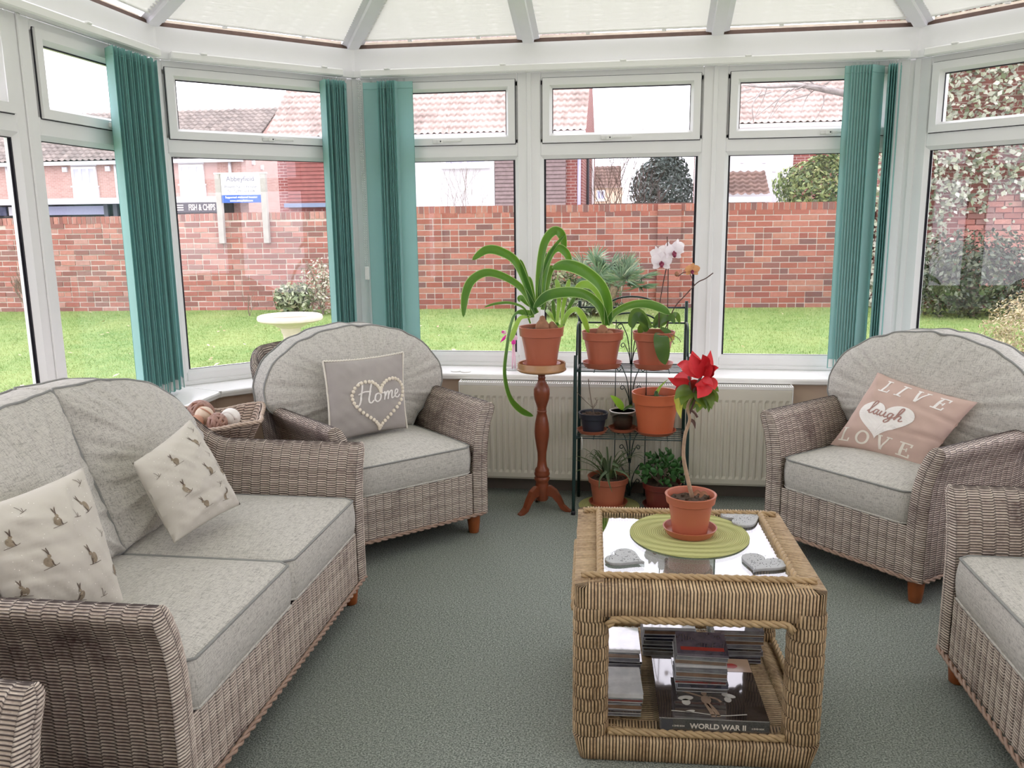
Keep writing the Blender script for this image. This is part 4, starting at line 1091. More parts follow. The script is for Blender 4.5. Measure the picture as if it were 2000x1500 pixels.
LAUGH = [[(0, .08), (.16, .5), (.22, .86), (.14, .98), (.08, .8), (.08, .2), (.16, .0), (.26, .08), (.32, .2)], [(.52, .36), (.40, .34), (.34, .14), (.42, 0), (.52, .12), (.56, .36), (.55, .1), (.62, .0), (.70, .1)],
         [(.72, .36), (.70, .12), (.78, .0), (.88, .1), (.93, .36), (.92, .1), (1.0, .0), (1.06, .1)], [(1.28, .36), (1.16, .34), (1.10, .14), (1.18, 0), (1.28, .12), (1.32, .36), (1.26, -.2), (1.14, -.36), (1.08, -.22), (1.24, .0), (1.42, .12)],
         [(1.42, .12), (1.56, .5), (1.60, .84), (1.54, .96), (1.49, .8), (1.47, .0), (1.52, .26), (1.62, .36), (1.68, .28), (1.66, .08), (1.72, .0), (1.82, .1)]]
live.poly('laugh_lettering', [xf(stroke(st, .075, 6), -.50, -.06, .42, -.02, .34) for st in LAUGH], M_['pinkd'], .0036)

# ---- hare print cushions on the sofa
def hare(pl, cx, cy, s, rot, flip=1, full=True):
    b1 = [xf(ell(0, 0, .115, .15, .25), cx, cy, s, rot, None, flip), xf(ell(.07, .17, .055, .06, 0), cx, cy, s, rot, None, flip)]
    b2 = [xf(stroke([(.07, .2), (.035, .34), (.0, .42)], lambda t: .035*math.sin(PI*(.15+.8*t))), cx, cy, s, rot, None, flip), xf(stroke([(.08, .2), (.09, .34), (.11, .44)], lambda t: .035*math.sin(PI*(.15+.8*t))), cx, cy, s, rot, None, flip),
          xf(stroke([(-.2, -.19), (0, -.16), (.16, -.13), (.24, -.1)], .014), cx, cy, s, rot, None, flip), xf(stroke([(.08, .02), (.1, -.1), (.13, -.14)], .03), cx, cy, s, rot, None, flip)]
    return b1, b2
def sprig(cx, cy, s, rot):
    return [xf(stroke(p, .014), cx, cy, s, rot) for p in ([(-.12, -.1), (.02, -.06), (.14, -.01)], [(0, -.06), (-.04, .08), (-.1, .18)], [(.02, -.06), (.05, .08)])]
def hares(pl, spots, sprigs, seed):
    for (x, y, s, r, f) in spots:
        p, q = hare(pl, x, y, s, r, f); pl.poly('hare_print', p, M_['hare'], .0012); pl.poly('hare_outline', q, M_['hare2'], .0016)
    for (x, y, s, r) in sprigs: pl.poly('sprig_print', sprig(x, y, s, r), M_['hare2'], .0016)
    rr = random.Random(seed); pl.poly('speck_print', [ell(rr.uniform(-.9, .9), rr.uniform(-.9, .9), .009, .009, 0, 6) for _ in range(90)], M_['speck'], .0011, 'stuff')
def sofap(x, y, d, lean=0., side=0., zc=.5):
    n_ = Vector((1, side, lean)).normalized(); return atp(x, y, Vector((-1.02-d, 2.3, zc)), n_)
h1 = lambda x, y: sofap(x, y, .21, .35, -.35, .5)
hc1 = Pillow('hare_cushion', 'pale cushion with hare print leaning in the near corner of the left sofa', [h1(-70, 1002), h1(163, 912), h1(246, 1185), h1(22, 1212)], .17, M_['harec'], .05, .004, 5,
             folds=((-.3, .55, 1, -.35, .07, .010), (-.5, .1, 1, -.1, .06, -.010), (-.5, -.35, 1, -.06, .06, -.008), (.35, .7, -.5, -1, .06, .008)))
hares(hc1, [(-.02, .42, .52, -.05, 1), (.62, .50, .5, .45, -1), (-.38, -.16, .55, .08, 1), (.38, -.24, .54, .35, -1), (.86, -.46, .48, -.5, 1), (.05, -.78, .5, .1, -1), (-.75, .3, .5, 0, 1), (-.8, -.55, .5, 0, -1)],
      [(.32, .42, .5, -.4), (.75, .08, .5, .2), (.5, -.8, .5, 0), (-.4, .75, .5, 0), (.72, .85, .5, .3)], 4)
h2 = lambda x, y: sofap(x, y, .37, .40, -.35, .52)
hc2 = Pillow('hare_cushion', 'pale cushion with hare print and sagging base in the middle of the sofa', [h2(258, 905), h2(372, 818), h2(470, 985), h2(340, 1062)], .15, M_['harec'], .045, .005, 9,
             folds=((-.2, .6, .6, -1, .06, .012), (0, -.35, 1, -.1, .06, -.012), (.1, -.62, 1, .1, .05, .010), (-.5, -.1, 1, -.5, .06, .006)))
hares(hc2, [(-.30, .56, .5, .2, -1), (.50, .62, .5, .3, -1), (-.46, -.06, .55, .15, 1), (.34, .0, .52, .2, -1), (.76, -.16, .45, -.1, 1), (-.15, -.55, .48, .2, -1), (.5, -.66, .48, -.3, 1)],
      [(-.78, .5, .55, .1), (.62, .30, .5, .2), (.45, -.34, .5, .4), (.75, .85, .5, 0)], 6)

# ================================================================== THINGS ON THE TABLE
def pot_profile(r0_, r1, h, rim=.025, th=.004):
    rr = r1+.004
    return [(r0_*.6, 0), (r0_, 0), (r0_+(r1-r0_)*.02, .004), (r0_+(r1-r0_)*(1-rim/h), h-rim-.004), (rr, h-rim), (rr+.003, h-.006), (rr+.005, h-.002), (rr+.003, h), (rr-th+.002, h-.002), (r1-th, h-rim), (r0_-th+.002, .008), (0.0001, .008)]
def plant_pot(name, label, loc, r0_, r1, h, mat, soilh=.8, rim=.025, soil=True, cat='potted plant', group=None, inside=None):
    t = thing(name, label, cat, loc, 0, group)
    o = obj('pot', MB().lathe(pot_profile(r0_, r1, h, rim), 40), mat, t, True); split_smooth(o, 40)
    if soil:
        z = h*soilh; r = (r0_+(r1-r0_)*soilh)-.005; rr = random.Random(hash(name) % 99); m = MB(); n = 20; vs = [(0, 0, z+.004)]
        for q in (.35, .7, 1):
            for k in range(n): a = 2*PI*k/n; vs.append((r*q*math.cos(a), r*q*math.sin(a), z+rr.uniform(-.004, .006)))
        fs = [(0, 1+k, 1+(k+1) % n) for k in range(n)]
        for g in range(2):
            for k in range(n): a = 1+g*n+k; b = 1+g*n+(k+1) % n; fs.append((a, a+n, b+n, b))
        for k in range(26): a = rr.uniform(0, 6.28); q = r*math.sqrt(rr.random())*.9; m.sphere((q*math.cos(a), q*math.sin(a), z+.003), rr.uniform(.003, .007), None, .004, 6, 4)
        m.add(vs, fs); obj('soil', m, M_['soil'], t, True, 'stuff')
    return t
def saucer(label, loc, r, h, mat, group='plant saucers'):
    o = obj('plant_saucer', MB().lathe([(r*.5, 0), (r*.86, 0), (r*.9, .004), (r, h-.003), (r+.002, h), (r-.002, h), (r*.87, .006), (.0001, .005)], 40), mat, None, True, loc=loc); split_smooth(o, 45)
    return tag(o, label, 'saucer', group)
ZT = .5085
# placemat of coiled cord
mb = MB(); R0 = .176; c = (.176, 2.485)
prof = []; nr_ = 26
for k in range(nr_+1):
    r = R0*k/nr_; prof += [(max(.0001, r-R0/nr_*.5), .0022), (max(.0002, r), .0040)] if k else [(.0001, .003)]
o = obj('placemat', MB().lathe([(.0001, 0), (R0, 0), (R0+.002, .002)]+[(p[0], p[1]) for p in prof[::-1]], 56, T=Matrix.Diagonal((1, 1.07, 1, 1))), M_['mat'], None, True, loc=(*c, ZT+.0004)); tag(o, 'lime green round coiled placemat under the poinsettia pot', 'placemat')
# heart coasters
def heart_coaster(label, loc, rot, s, mat, group, h=.009, pits=True):
    H = [(x*s, y*s) for x, y in heart_pts(48)]
    m = MB(); n = len(H); e = .0015
    rings = [([(x*.985, y*.985) for x, y in H], 0), (H, e), (H, h-e), ([(x*.975, y*.975) for x, y in H], h)]
    vs = [(x, y, z) for R, z in rings for x, y in R]; fs = [(i*n+k, i*n+(k+1) % n, (i+1)*n+(k+1) % n, (i+1)*n+k) for i in range(3) for k in range(n)]
    vs += [(0, 0, 0), (0, 0, h)]; fs += [(4*n, (k+1) % n, k) for k in range(n)]+[(4*n+1, 3*n+k, 3*n+(k+1) % n) for k in range(n)]
    o = fixn(obj('heart_coaster', m.add(vs, fs), mat, None, False, loc=loc)); o.rotation_euler = (0, 0, rot); tag(o, label, 'coaster', group)
    if pits:
        rr = random.Random(int(rot*100)); p = MB()
        for k in range(130):
            x, y = rr.uniform(-.9, .9)*s, rr.uniform(-.9, .7)*s
            if abs(x) < s*.75*(1-max(0, -y/s))*.95: p.sphere((x, y, h+.0001), rr.uniform(.0012, .003), rr.uniform(.0008, .0016), .0003, 7, 3, Matrix.Rotation(rr.uniform(0, 3), 4, 'Z'))
        obj('pits', p, M_['pit'], o, False, 'stuff')
    return o
heart_coaster('grey pitted heart coaster on the front left corner of the glass', (-.015, 2.268, ZT), 1.1, .062, M_['stone'], 'stone heart coasters')
heart_coaster('grey pitted heart coaster on the front right corner of the glass', (.362, 2.275, ZT), -.5, .068, M_['stone'], 'stone heart coasters')
heart_coaster('grey pitted heart coaster behind the pot, back right of the glass', (.35, 2.632, ZT), 2.0, .074, M_['stone'], 'stone heart coasters')
heart_coaster('thin white heart coaster on the windowsill left of the plant stand', (-.925, 4.47, ZS+.0005), PI-.2, .062, M_['upvc2'], 'stone heart coasters', .005, False)
# poinsettia
PP = (.178, 2.485, ZT+.0054)
saucer('terracotta saucer on the green placemat', (PP[0], PP[1], ZT+.0045), .079, .022, M_['terra'])
pz = ZT+.0104
poin = plant_pot('potted_poinsettia', 'leggy red poinsettia in a terracotta pot on the coffee table', (PP[0], PP[1], pz), .052, .068, .12, M_['terra'], .86, .026)
def loc_of(t, p): return Vector(p)-t.location
def local_tube(t, px, Y, r, n=8):
    return MB().tube(catmull([loc_of(t, at(x, y, Y)) for x, y in px], 6), r, n)
stem = [(1352, 972), (1342, 930), (1335, 890), (1338, 850), (1347, 820), (1343, 795), (1352, 775)]
pts = catmull([loc_of(poin, at(x, y, 2.485)) for x, y in stem], 6); obj('stem', MB().tube(pts, [.0065-.0025*i/len(pts) for i in range(len(pts))], 10), M_['trunk'], poin, True)
for br_ in ([(1345, 812), (1352, 795), (1362, 770), (1366, 745)], [(1350, 780), (1348, 760), (1345, 735)], [(1349, 800), (1358, 808), (1362, 815)], [(1352, 775), (1358, 755), (1370, 735)]):
    obj('branch', local_tube(poin, br_, 2.485, .0034), M_['stemdark'], poin, True)
def px_leaf(t, px, Y, w, mat, shape='point', fold=.25, side=None, name='leaf', dy=0., n=5):
    k = len(px); P = [loc_of(t, at(x, y, Y+dy*i/(k-1))) for i, (x, y) in enumerate(px)]
    side = side if side is not None else Vector((0, -1, .25))
    return obj(name, leaf_mb(P, w, fold, n, side, 5, shape=shape), mat, t, True, uv=True)
reds = [([(1365, 735), (1358, 710), (1352, 685)], .034), ([(1372, 735), (1362, 715), (1350, 690)], .03), ([(1375, 735), (1384, 712), (1388, 684)], .024), ([(1378, 738), (1392, 722), (1404, 718)], .022), ([(1368, 738), (1350, 722), (1334, 722)], .038), ([(1370, 740), (1375, 758), (1362, 778)], .046),
        ([(1362, 742), (1352, 756), (1345, 775)], .04), ([(1375, 742), (1390, 750), (1396, 762)], .03), ([(1350, 742), (1332, 738), (1312, 742)], .03), ([(1345, 748), (1325, 745), (1304, 738)], .026), ([(1355, 735), (1340, 715), (1322, 712)], .03), ([(1380, 735), (1385, 720), (1383, 705)], .026), ([(1346, 750), (1330, 760), (1318, 770)], .026), ([(1370, 725), (1376, 705), (1372, 692)], .026)]
for i, (p, w) in enumerate(reds): px_leaf(poin, p, 2.485, w*1.3, M_['red'], side=Vector((.3*math.sin(i*2.1), -1, .2+.5*math.cos(i*1.7))), name='red_bract', dy=(-.05 if i % 2 else .05))
greens = [([(1362, 765), (1380, 770), (1395, 790)], .03), ([(1360, 765), (1372, 785), (1378, 800)], .032), ([(1355, 770), (1350, 790), (1346, 806)], .03), ([(1352, 765), (1338, 775), (1330, 792)], .03), ([(1365, 755), (1390, 755), (1404, 765)], .024), ([(1350, 760), (1330, 765), (1318, 780)], .028), ([(1362, 770), (1366, 792), (1362, 806)], .03), ([(1370, 760), (1386, 775), (1390, 800)], .026), ([(1345, 755), (1335, 750), (1325, 735)], .03), ([(1376, 755), (1396, 775), (1402, 786)], .022),
          ([(1358, 762), (1342, 785), (1336, 800)], .026), ([(1372, 765), (1382, 785), (1384, 806)], .022)]
for i, (p, w) in enumerate(greens): px_leaf(poin, p, 2.485, w*1.25, M_['poing'], side=Vector((.4*math.sin(i*1.3), -1, .3)), dy=(-.05 if i % 2 else .06))
for p, w in (([(1330, 770), (1326, 795), (1330, 818)], .022), ([(1360, 782), (1366, 788), (1366, 796)], .02), ([(1322, 768), (1322, 785), (1326, 800)], .016)): px_leaf(poin, p, 2.485, w, M_['poiny'], dy=-.03)
px_leaf(poin, [(1347, 818), (1355, 825), (1358, 838)], 2.485, .01, M_['stemdark'])
for p in ([(1356, 968), (1362, 960), (1372, 966)], [(1366, 972), (1374, 962), (1384, 968)], [(1370, 985), (1380, 978), (1390, 984)]): px_leaf(poin, p, 2.47, .012, M_['bulb'])
# ------------------------------------------------------------------ discs, boxes and the big book on the lower shelf
ZSH = .0945
def cover_mat(name, c1, c2, rough=.07):
    m, t, b = newmat(name); c = coords(t); v = noise(t, 22, 3, c); t.links.new(mixc(t, rmp(t, v, .35, .65), c1, c2), b.inputs['Base Color']); b.inputs['Roughness'].default_value = rough
    b.inputs['Coat Weight'].default_value = 1; b.inputs['Coat Roughness'].default_value = .04; b.inputs['Coat IOR'].default_value = 1.9; return m
CDCOL = [('white', S(225, 224, 226), S(200, 200, 205)), ('dark', S(50, 48, 54), S(84, 80, 84)), ('red', S(120, 30, 30), S(92, 24, 26)), ('brown', S(140, 110, 90), S(110, 84, 70)), ('grey', S(140, 140, 146), S(96, 96, 104)), ('navy', S(24, 26, 50), S(40, 42, 72)), ('mauve', S(120, 108, 122), S(84, 74, 92))]
CM = {n_: cover_mat('case_'+n_, a, b) for n_, a, b in CDCOL}
def case(x, y, z, rot, cols, label, w=.142, d=.125, h=.0102, group='disc cases on the lower shelf'):
    t = thing('disc_case', label, 'disc case', (x, y, z), rot, group)
    obj('case_tray', MB().cbox(-w/2, w/2, -d/2, d/2, .0018, h-.0018, .0006), CM[cols], t)
    obj('case_lid', MB().cbox(-w/2-.0008, w/2+.0008, -d/2-.0008, d/2+.0008, h-.0017, h-.0002, .0004), CM[cols if cols in ('white', 'mauve', 'grey') else 'grey'], t)
    obj('case_base', MB().cbox(-w/2-.0008, w/2+.0008, -d/2-.0008, d/2+.0008, .0001, .0017, .0004), M_['cdclear'], t)
    return t
def stack(px_front, y0, cols, where, seed, w=.142, d=.125, z=ZSH, rot=.05, names=None):
    rr = random.Random(seed); n_ = len(cols)
    for i, c in enumerate(cols):
        od = ('lowest', 'second', 'third', 'fourth', 'fifth', 'sixth', 'seventh', 'eighth', 'ninth', 'tenth')[i] if i < n_-1 else 'topmost'
        hh = .0148 if (i+seed) % 3 == 0 else .0102
        case(px_front+rr.uniform(-.004, .004), y0+d/2+rr.uniform(-.004, .004), z, rot+rr.uniform(-.03, .03), c, '%s disc case, %s of the %s' % (c, od if od == 'topmost' else od+' from below', where), w, d, hh)
        z += hh+.0003
    return z
stack(-.027, 2.15, ['grey', 'dark', 'brown', 'grey', 'red', 'white'], 'front left stack', 1, .125, .142)
stack(-.03, 2.32, ['dark', 'brown', 'red', 'dark', 'grey', 'dark', 'grey', 'brown', 'white'], 'back left stack', 2, .125, .142)
stack(.125, 2.50, ['grey', 'dark', 'navy', 'grey', 'navy', 'navy', 'brown', 'white'], 'back middle stack', 3, .16, .142)
stack(.33, 2.49, ['navy', 'navy', 'grey', 'dark', 'grey', 'brown', 'grey', 'brown', 'grey'], 'back right stack', 4, .15, .135)
bk_ = thing('boxed_book', 'large glossy black boxed book titled WORLD WAR II on the lower shelf', 'book', (.222, 2.262, ZSH+.001), .05)
W, D, Hh = .29, .33, .043
obj('box_body', MB().cbox(-W/2, W/2, -D/2, D/2, 0, Hh, .0015), cover_mat('glossy_book_cover', S(40, 34, 34), S(74, 66, 64)), bk_)
def text_mesh(txt, size, mat, parent, M4, name='lettering', ext=.0006, bold=0., spacing=1., align='CENTER', label=None):
    cu = bpy.data.curves.new('t', 'FONT'); cu.body = txt; cu.size = size; cu.extrude = ext; cu.offset = bold; cu.space_character = spacing; cu.align_x = align; cu.align_y = 'CENTER'; cu.resolution_u = 3
    ob = bpy.data.objects.new('t', cu); COL.objects.link(ob); dg = bpy.context.evaluated_depsgraph_get()
    me = bpy.data.meshes.new_from_object(ob.evaluated_get(dg)); bpy.data.objects.remove(ob); bpy.data.curves.remove(cu)
    me.materials.clear(); me.transform(M4); return finish(name, me, mat, parent, label=label, kind='stuff')
RX = Matrix.Rotation(R90, 4, 'X')
text_mesh('WORLD WAR II', .0205, M_['letter'], bk_, Matrix.Translation((.010, -D/2-.0004, Hh*.5)) @ RX, 'title_lettering', .0003, .0006, 1.02)
for x in (-.094, .114): text_mesh('6 DVD BOX', .0062, M_['letter'], bk_, Matrix.Translation((x, -D/2-.0004, Hh*.48)) @ RX, 'small_lettering', .0003, .0001)
m = MB()
def flat(poly, z): m.prism(poly, z, z+.0004)
m.box(-W/2+.006, -W/2+.036, -D/2-.0004, -D/2+.001, .004, Hh-.004); obj('spine_picture', m, M_['pit'], bk_)
def cover_poly(name, strokes, mat):
    m = MB()
    for vs, fs in strokes: m.add([(x, y, Hh+.0005) for x, y in vs], fs)
    return obj(name, m, mat, bk_)
khaki = plain('khaki_print', S(150, 128, 110), .2); pale = plain('pale_print', S(190, 186, 178), .2); redp = plain('red_spot_print', S(176, 58, 48), .2); tanp = plain('tan_print', S(190, 160, 136), .2)
cover_poly('soldier_print', [xf(q, .0, -.035, 1.0) for q in [ell(-.01, -.035, .014, .022, 0), ell(-.012, -.004, .008, .009, 0), stroke([(-.012, -.055), (-.004, -.09), (.0, -.118)], .012, 4), stroke([(-.006, -.055), (.008, -.088), (.014, -.116)], .011, 4), stroke([(-.02, -.02), (-.05, -.005), (-.085, .012)], .008, 4), stroke([(0, -.02), (.02, -.03), (.03, -.045)], .008, 4)]], khaki)
cover_poly('helmet_print', [xf(q, .0, -.035, 1.0) for q in [ell(-.065, -.03, .022, .012, .2), ell(-.066, -.05, .012, .016, 0), ell(.055, -.01, .02, .01, -.4), ell(.05, -.03, .01, .014, 0), stroke([(-.11, -.095), (-.05, -.1), (.02, -.11), (.09, -.1)], .004), ell(-.06, -.095, .014, .006, .3)]], pale)
cover_poly('corner_print', [rectp(.055, W/2-.002, .085, D/2-.004)], tanp); m = MB(); m.add([(x, y, Hh+.0009) for x, y in ell(.088, .118, .018, .014)[0]], ell(.088, .118, .018, .014)[1]); obj('red_spot_print', m, redp, bk_)
zt_ = stack(.203, 2.225, ['dark', 'navy', 'red', 'grey', 'brown', 'grey', 'white', 'brown', 'grey', 'mauve'], 'stack standing on the boxed book', 5, .14, .125, ZSH+.001+Hh+.0012, .02)
m = MB(); 
ct = thing('leaflet', 'mauve and red disc booklet lying on the stack on the boxed book', 'booklet', (.205, 2.288, zt_+.0004), .02)
obj('page', MB().box(-.062, .062, -.062, .062, 0, .0012), CM['mauve'], ct)
m = MB(); m.add([(x, y, .0016) for x, y in rectp(-.06, .06, -.05, -.03)[0]], rectp(-.06, .06, -.05, -.03)[1]); obj('red_band_print', m, redp, ct)

# ================================================================== PLANT STAND, RACK, POTS
st = thing('plant_stand', 'reddish turned wood tripod plant stand in front of the radiator', 'plant stand', (-.447, 4.10, 0))
col_ = [(.0001, .05), (.022, .05), (.026, .06), (.026, .135), (.024, .14), (.026, .15), (.030, .158), (.031, .168), (.026, .176), (.030, .182), (.031, .192), (.028, .20), (.029, .206), (.027, .214), (.020, .226), (.017, .26), (.018, .30), (.024, .345), (.0285, .385), (.0295, .41), (.027, .45), (.022, .482), (.0175, .505), (.019, .509), (.019, .515), (.017, .518), (.0185, .523), (.017, .527), (.021, .545), (.029, .575), (.0315, .60), (.031, .625), (.027, .64), (.018, .658), (.0135, .675), (.016, .681), (.0135, .687), (.0145, .70), (.022, .712), (.0001, .712)]
o = obj('column', MB().lathe([(r*1.28, z) for r, z in col_], 28), M_['teak'], st, True); split_smooth(o, 50)
o = obj('plate', MB().lathe([(.0001, .7125), (.09, .7125), (.112, .716), (.121, .722), (.1225, .728), (.120, .731), (.118, .735), (.119, .756), (.117, .760), (.112, .757), (.110, .738), (.0001, .736)], 48), M_['teak2'], st, True); split_smooth(o, 40)
for a in (226, 352, 109):
    a = math.radians(a); d = Vector((math.cos(a), math.sin(a), 0)); s = Vector((-d.y, d.x, 0))
    up_ = [(.018, .128), (.045, .128), (.075, .108), (.098, .07), (.115, .032), (.138, .012), (.15, .006), (.15, 0), (.125, .0), (.10, .012), (.08, .045), (.055, .072), (.03, .078), (.018, .072)]
    n_ = len(up_); vs = [d*x+Vector((0, 0, z))+s*w for w in (-.013, .013) for x, z in up_]
    o = fixn(obj('foot', MB().add(vs, [tuple(range(n_)), tuple(range(2*n_-1, n_-1, -1))]+[(k, n_+k, n_+(k+1) % n_, (k+1) % n_) for k in range(n_)]), M_['teak'], st))
saucer('terracotta saucer on the round plate of the wooden stand', (-.447, 4.10, .7368), .092, .02, M_['terra'])
am = plant_pot('potted_amaryllis', 'big strap leaved amaryllis in terracotta pot on the wooden stand', (-.447, 4.10, .743), .073, .103, .195, M_['terra'], .9, .045)
def strap(t, px, Y, w, dy=0., mat='strap', side=None, fold=.3, shape='strap', back=0):
    k = len(px); P = [loc_of(t, at(x, y, Y+dy*(i/(k-1))**1.3)) for i, (x, y) in enumerate(px)]
    return obj('leaf', leaf_mb(P, w, fold, 7, side or Vector((0, -1, .3)), 5, shape=shape), M_[mat], t, True, uv=True)
Y = 4.10
obj('bulb', MB().lathe([(.0001, -.01), (.03, 0), (.036, .02), (.03, .042), (.016, .058), (.012, .075), (.0001, .08)], 18, (0.005, 0, .168)), M_['bulb'], am, True)
obj('bulb', MB().lathe([(.0001, -.01), (.022, 0), (.026, .015), (.02, .03), (.01, .045), (.0001, .05)], 16, (.05, .02, .168)), M_['bulb'], am, True)
for p, w, dy in (([(1046, 612), (1030, 560), (1008, 512), (978, 492), (950, 489), (922, 508)], .046, -.10),
                 ([(1048, 612), (1020, 565), (985, 541), (950, 533), (922, 548), (909, 578), (905, 620)], .044, -.16),
                 ([(1040, 620), (1036, 575), (1026, 540), (1016, 506)], .030, -.02),
                 ([(1036, 632), (1024, 603), (998, 592), (970, 593), (945, 600)], .014, -.1),
                 ([(1052, 600), (1053, 540), (1062, 480), (1080, 453), (1096, 458), (1104, 488)], .046, .06),
                 ([(1058, 600), (1062, 545), (1074, 500), (1090, 485), (1106, 495), (1115, 516)], .040, .05),
                 ([(1052, 600), (1056, 545), (1078, 490), (1104, 458)], .018, .03),
                 ([(1060, 605), (1068, 560), (1074, 530), (1082, 520)], .034, .04),
                 ([(1046, 605), (1040, 575), (1035, 552), (1030, 540)], .030, .05),
                 ([(1044, 602), (1030, 592), (1018, 582), (1012, 588)], .030, .06)):
    strap(am, p, Y, w, dy)
strap(am, [(1040, 612), (1012, 612), (1000, 632), (992, 680), (988, 730), (998, 775), (1018, 800), (1042, 813)], Y, .046, -.15, 'strap', Vector((-1, -.6, .2)))
strap(am, [(1036, 618), (1016, 622), (1003, 650), (997, 668)], Y, .026, -.10, 'straplt')
for p, w, dy, m_ in (([(1088, 630), (1092, 590), (1090, 560), (1086, 545)], .026, .12, 'straplt'), ([(1098, 636), (1100, 600), (1108, 565), (1112, 545)], .024, .12, 'straplt'), ([(1096, 640), (1110, 612), (1126, 605), (1140, 622), (1150, 652)], .032, .14, 'straplt'),
                     ([(1090, 636), (1082, 610), (1080, 585)], .02, .1, 'strap'), ([(1100, 636), (1112, 600), (1126, 575)], .02, .12, 'strap'), ([(1094, 640), (1076, 615), (1066, 605)], .02, .1, 'straplt')):
    strap(am, p, Y, w, dy, m_)
# ------------------------------------------------------------------ green metal rack
rk = thing('plant_rack', 'dark green folding metal plant rack with wire shelves by the radiator', 'plant rack', (-.01, 4.2, 0))
def rp(p): return Vector(p)-rk.location
yf, yb = 4.065, 4.30; xl, xr = -.272, .258
for x, sx in ((xl, -1), (xr, 1)):
    obj('back_leg', MB().tube([rp((x-.004*sx*-1, yb+.02, 0)), rp((x, yb-.005, .72)), rp((x, yb-.01, 1.045))], .0085, 10), M_['rackm'], rk, True)
    obj('front_leg', MB().tube(catmull([rp((x+.012*sx, yf-.03, 0)), rp((x+.008*sx, yf-.012, .40)), rp((x+.006*sx, yf, .72)), rp((x+.005*sx, yf+.008, .80))], 5), .0088, 10), M_['rackm'], rk, True)
    obj('side_loop', MB().tube(catmull([rp((x, yf+.01, .80)), rp((x, yf+.06, .93)), rp((x, yb-.04, .94)), rp((x, yb-.01, .90))], 6), .005, 8), M_['rackm'], rk, True)
    for z in (.723, .388): obj('shelf_arm', MB().tube([rp((x, yf, z-.004)), rp((x, yb, z-.004))], .0042, 8), M_['rackm'], rk, True)
    obj('foot_cap', MB().tube([rp((x+.012*sx, yf-.03, .0)), rp((x+.0118*sx, yf-.0295, .02))], .011, 10), M_['gasket'], rk, True)
for z, r in ((1.012, .0045), (.935, .0045)): obj('back_rail', MB().tube([rp((xl, yb-.01, z)), rp((xr, yb-.01, z))], r, 8), M_['rackm'], rk, True)
for z, a_ in ((1.012, .055), (.935, .05)):
    obj('back_arch', MB().tube([rp((-.01+.125*math.cos(PI*k/16)*1.0, yb-.01, z+a_*math.sin(PI*k/16))) for k in range(17)], .0045, 8), M_['rackm'], rk, True)
for z in (.723, .388):
    for k in range(7):
        y = yf+(yb-yf)*k/6; obj('shelf_wire', MB().tube([rp((xl, y, z)), rp((xr, y, z))], .0034 if k in (0, 6) else .0022, 6), M_['rackm'], rk, True)
    for fx in (.16, .5, .84): obj('shelf_wire', MB().tube([rp((xl+(xr-xl)*fx, yf, z-.004)), rp((xl+(xr-xl)*fx, yb, z-.004))], .0024, 6), M_['rackm'], rk, True)
def scroll(zb, zt, yy):
    cx = -.01
    for sx in (-1, 1):
        pts = [(cx+sx*.004, zb), (cx+sx*.010, zb+(zt-zb)*.35), (cx+sx*.022, zb+(zt-zb)*.7), (cx+sx*.045, zt-.01)]
        for k in range(12): a = PI*.75-k*.5; r = .018*(1-k/16); pts.append((cx+sx*(.058+r*math.cos(a)), zt-.018+r*math.sin(a)))
        obj('scroll', MB().tube(catmull([rp((x, yy, z)) for x, z in pts], 3), .0026, 6), M_['rackm'], rk, True)
        pts = [(cx+sx*.003, zb), (cx+sx*.012, zb+(zt-zb)*.25), (cx+sx*.03, zb+(zt-zb)*.45)]
        for k in range(10): a = PI*.6-k*.55; r = .013*(1-k/14); pts.append((cx+sx*(.042+r*math.cos(a)), zb+(zt-zb)*.46+r*math.sin(a)))
        obj('scroll', MB().tube(catmull([rp((x, yy, z)) for x, z in pts], 3), .0022, 6), M_['rackm'], rk, True)
        obj('scroll_rod', MB().tube([rp((cx+sx*.078, yy, zb)), rp((cx+sx*.078, yy, zt+.02))], .0024, 6), M_['rackm'], rk, True)
    obj('scroll_rod', MB().tube([rp((cx, yy, zb)), rp((cx, yy, zt+.03))], .003, 6), M_['rackm'], rk, True)
scroll(.724, .93, yb-.012); scroll(.50, .715, yb-.005); scroll(.20, .382, yb); scroll(.02, .19, yb+.008)
# upper shelf pots
zs = .7256
for nm, x, lab in (('a', -.152, 'terracotta saucer under the amaryllis pot on the rack top'), ('b', .098, 'terracotta saucer under the orchid pot on the rack top')):
    saucer(lab, (x, 4.185, zs), .098, .028, M_['terra'])
am2 = plant_pot('potted_amaryllis', 'small amaryllis in a terracotta pot on the left of the rack top', (-.152, 4.185, zs+.0064), .066, .096, .175, M_['terra'], .86, .04)
Y = 4.185
obj('bulb', MB().lathe([(.0001, -.01), (.026, 0), (.031, .018), (.024, .04), (.012, .055), (.0001, .06)], 18, (0, 0, .148)), M_['bulb'], am2, True)
obj('bulb', MB().lathe([(.0001, -.01), (.02, 0), (.022, .014), (.014, .028), (.0001, .032)], 14, (.035, -.02, .148)), M_['bulb'], am2, True)
strap(am2, [(1184, 636), (1172, 600), (1145, 577), (1110, 571), (1070, 578), (1042, 602)], Y, .054, -.14)
strap(am2, [(1188, 632), (1187, 590), (1172, 556), (1140, 530), (1106, 519), (1078, 524)], Y, .062, -.12)
strap(am2, [(1186, 634), (1200, 612), (1230, 597), (1262, 594), (1292, 603), (1308, 614)], Y, .044, -.10)
strap(am2, [(1183, 620), (1178, 590), (1160, 562), (1140, 556), (1122, 566)], Y, .042, .10, 'straplt')
strap(am2, [(1182, 615), (1186, 580), (1166, 548), (1146, 524)], Y, .03, .08, 'straplt')
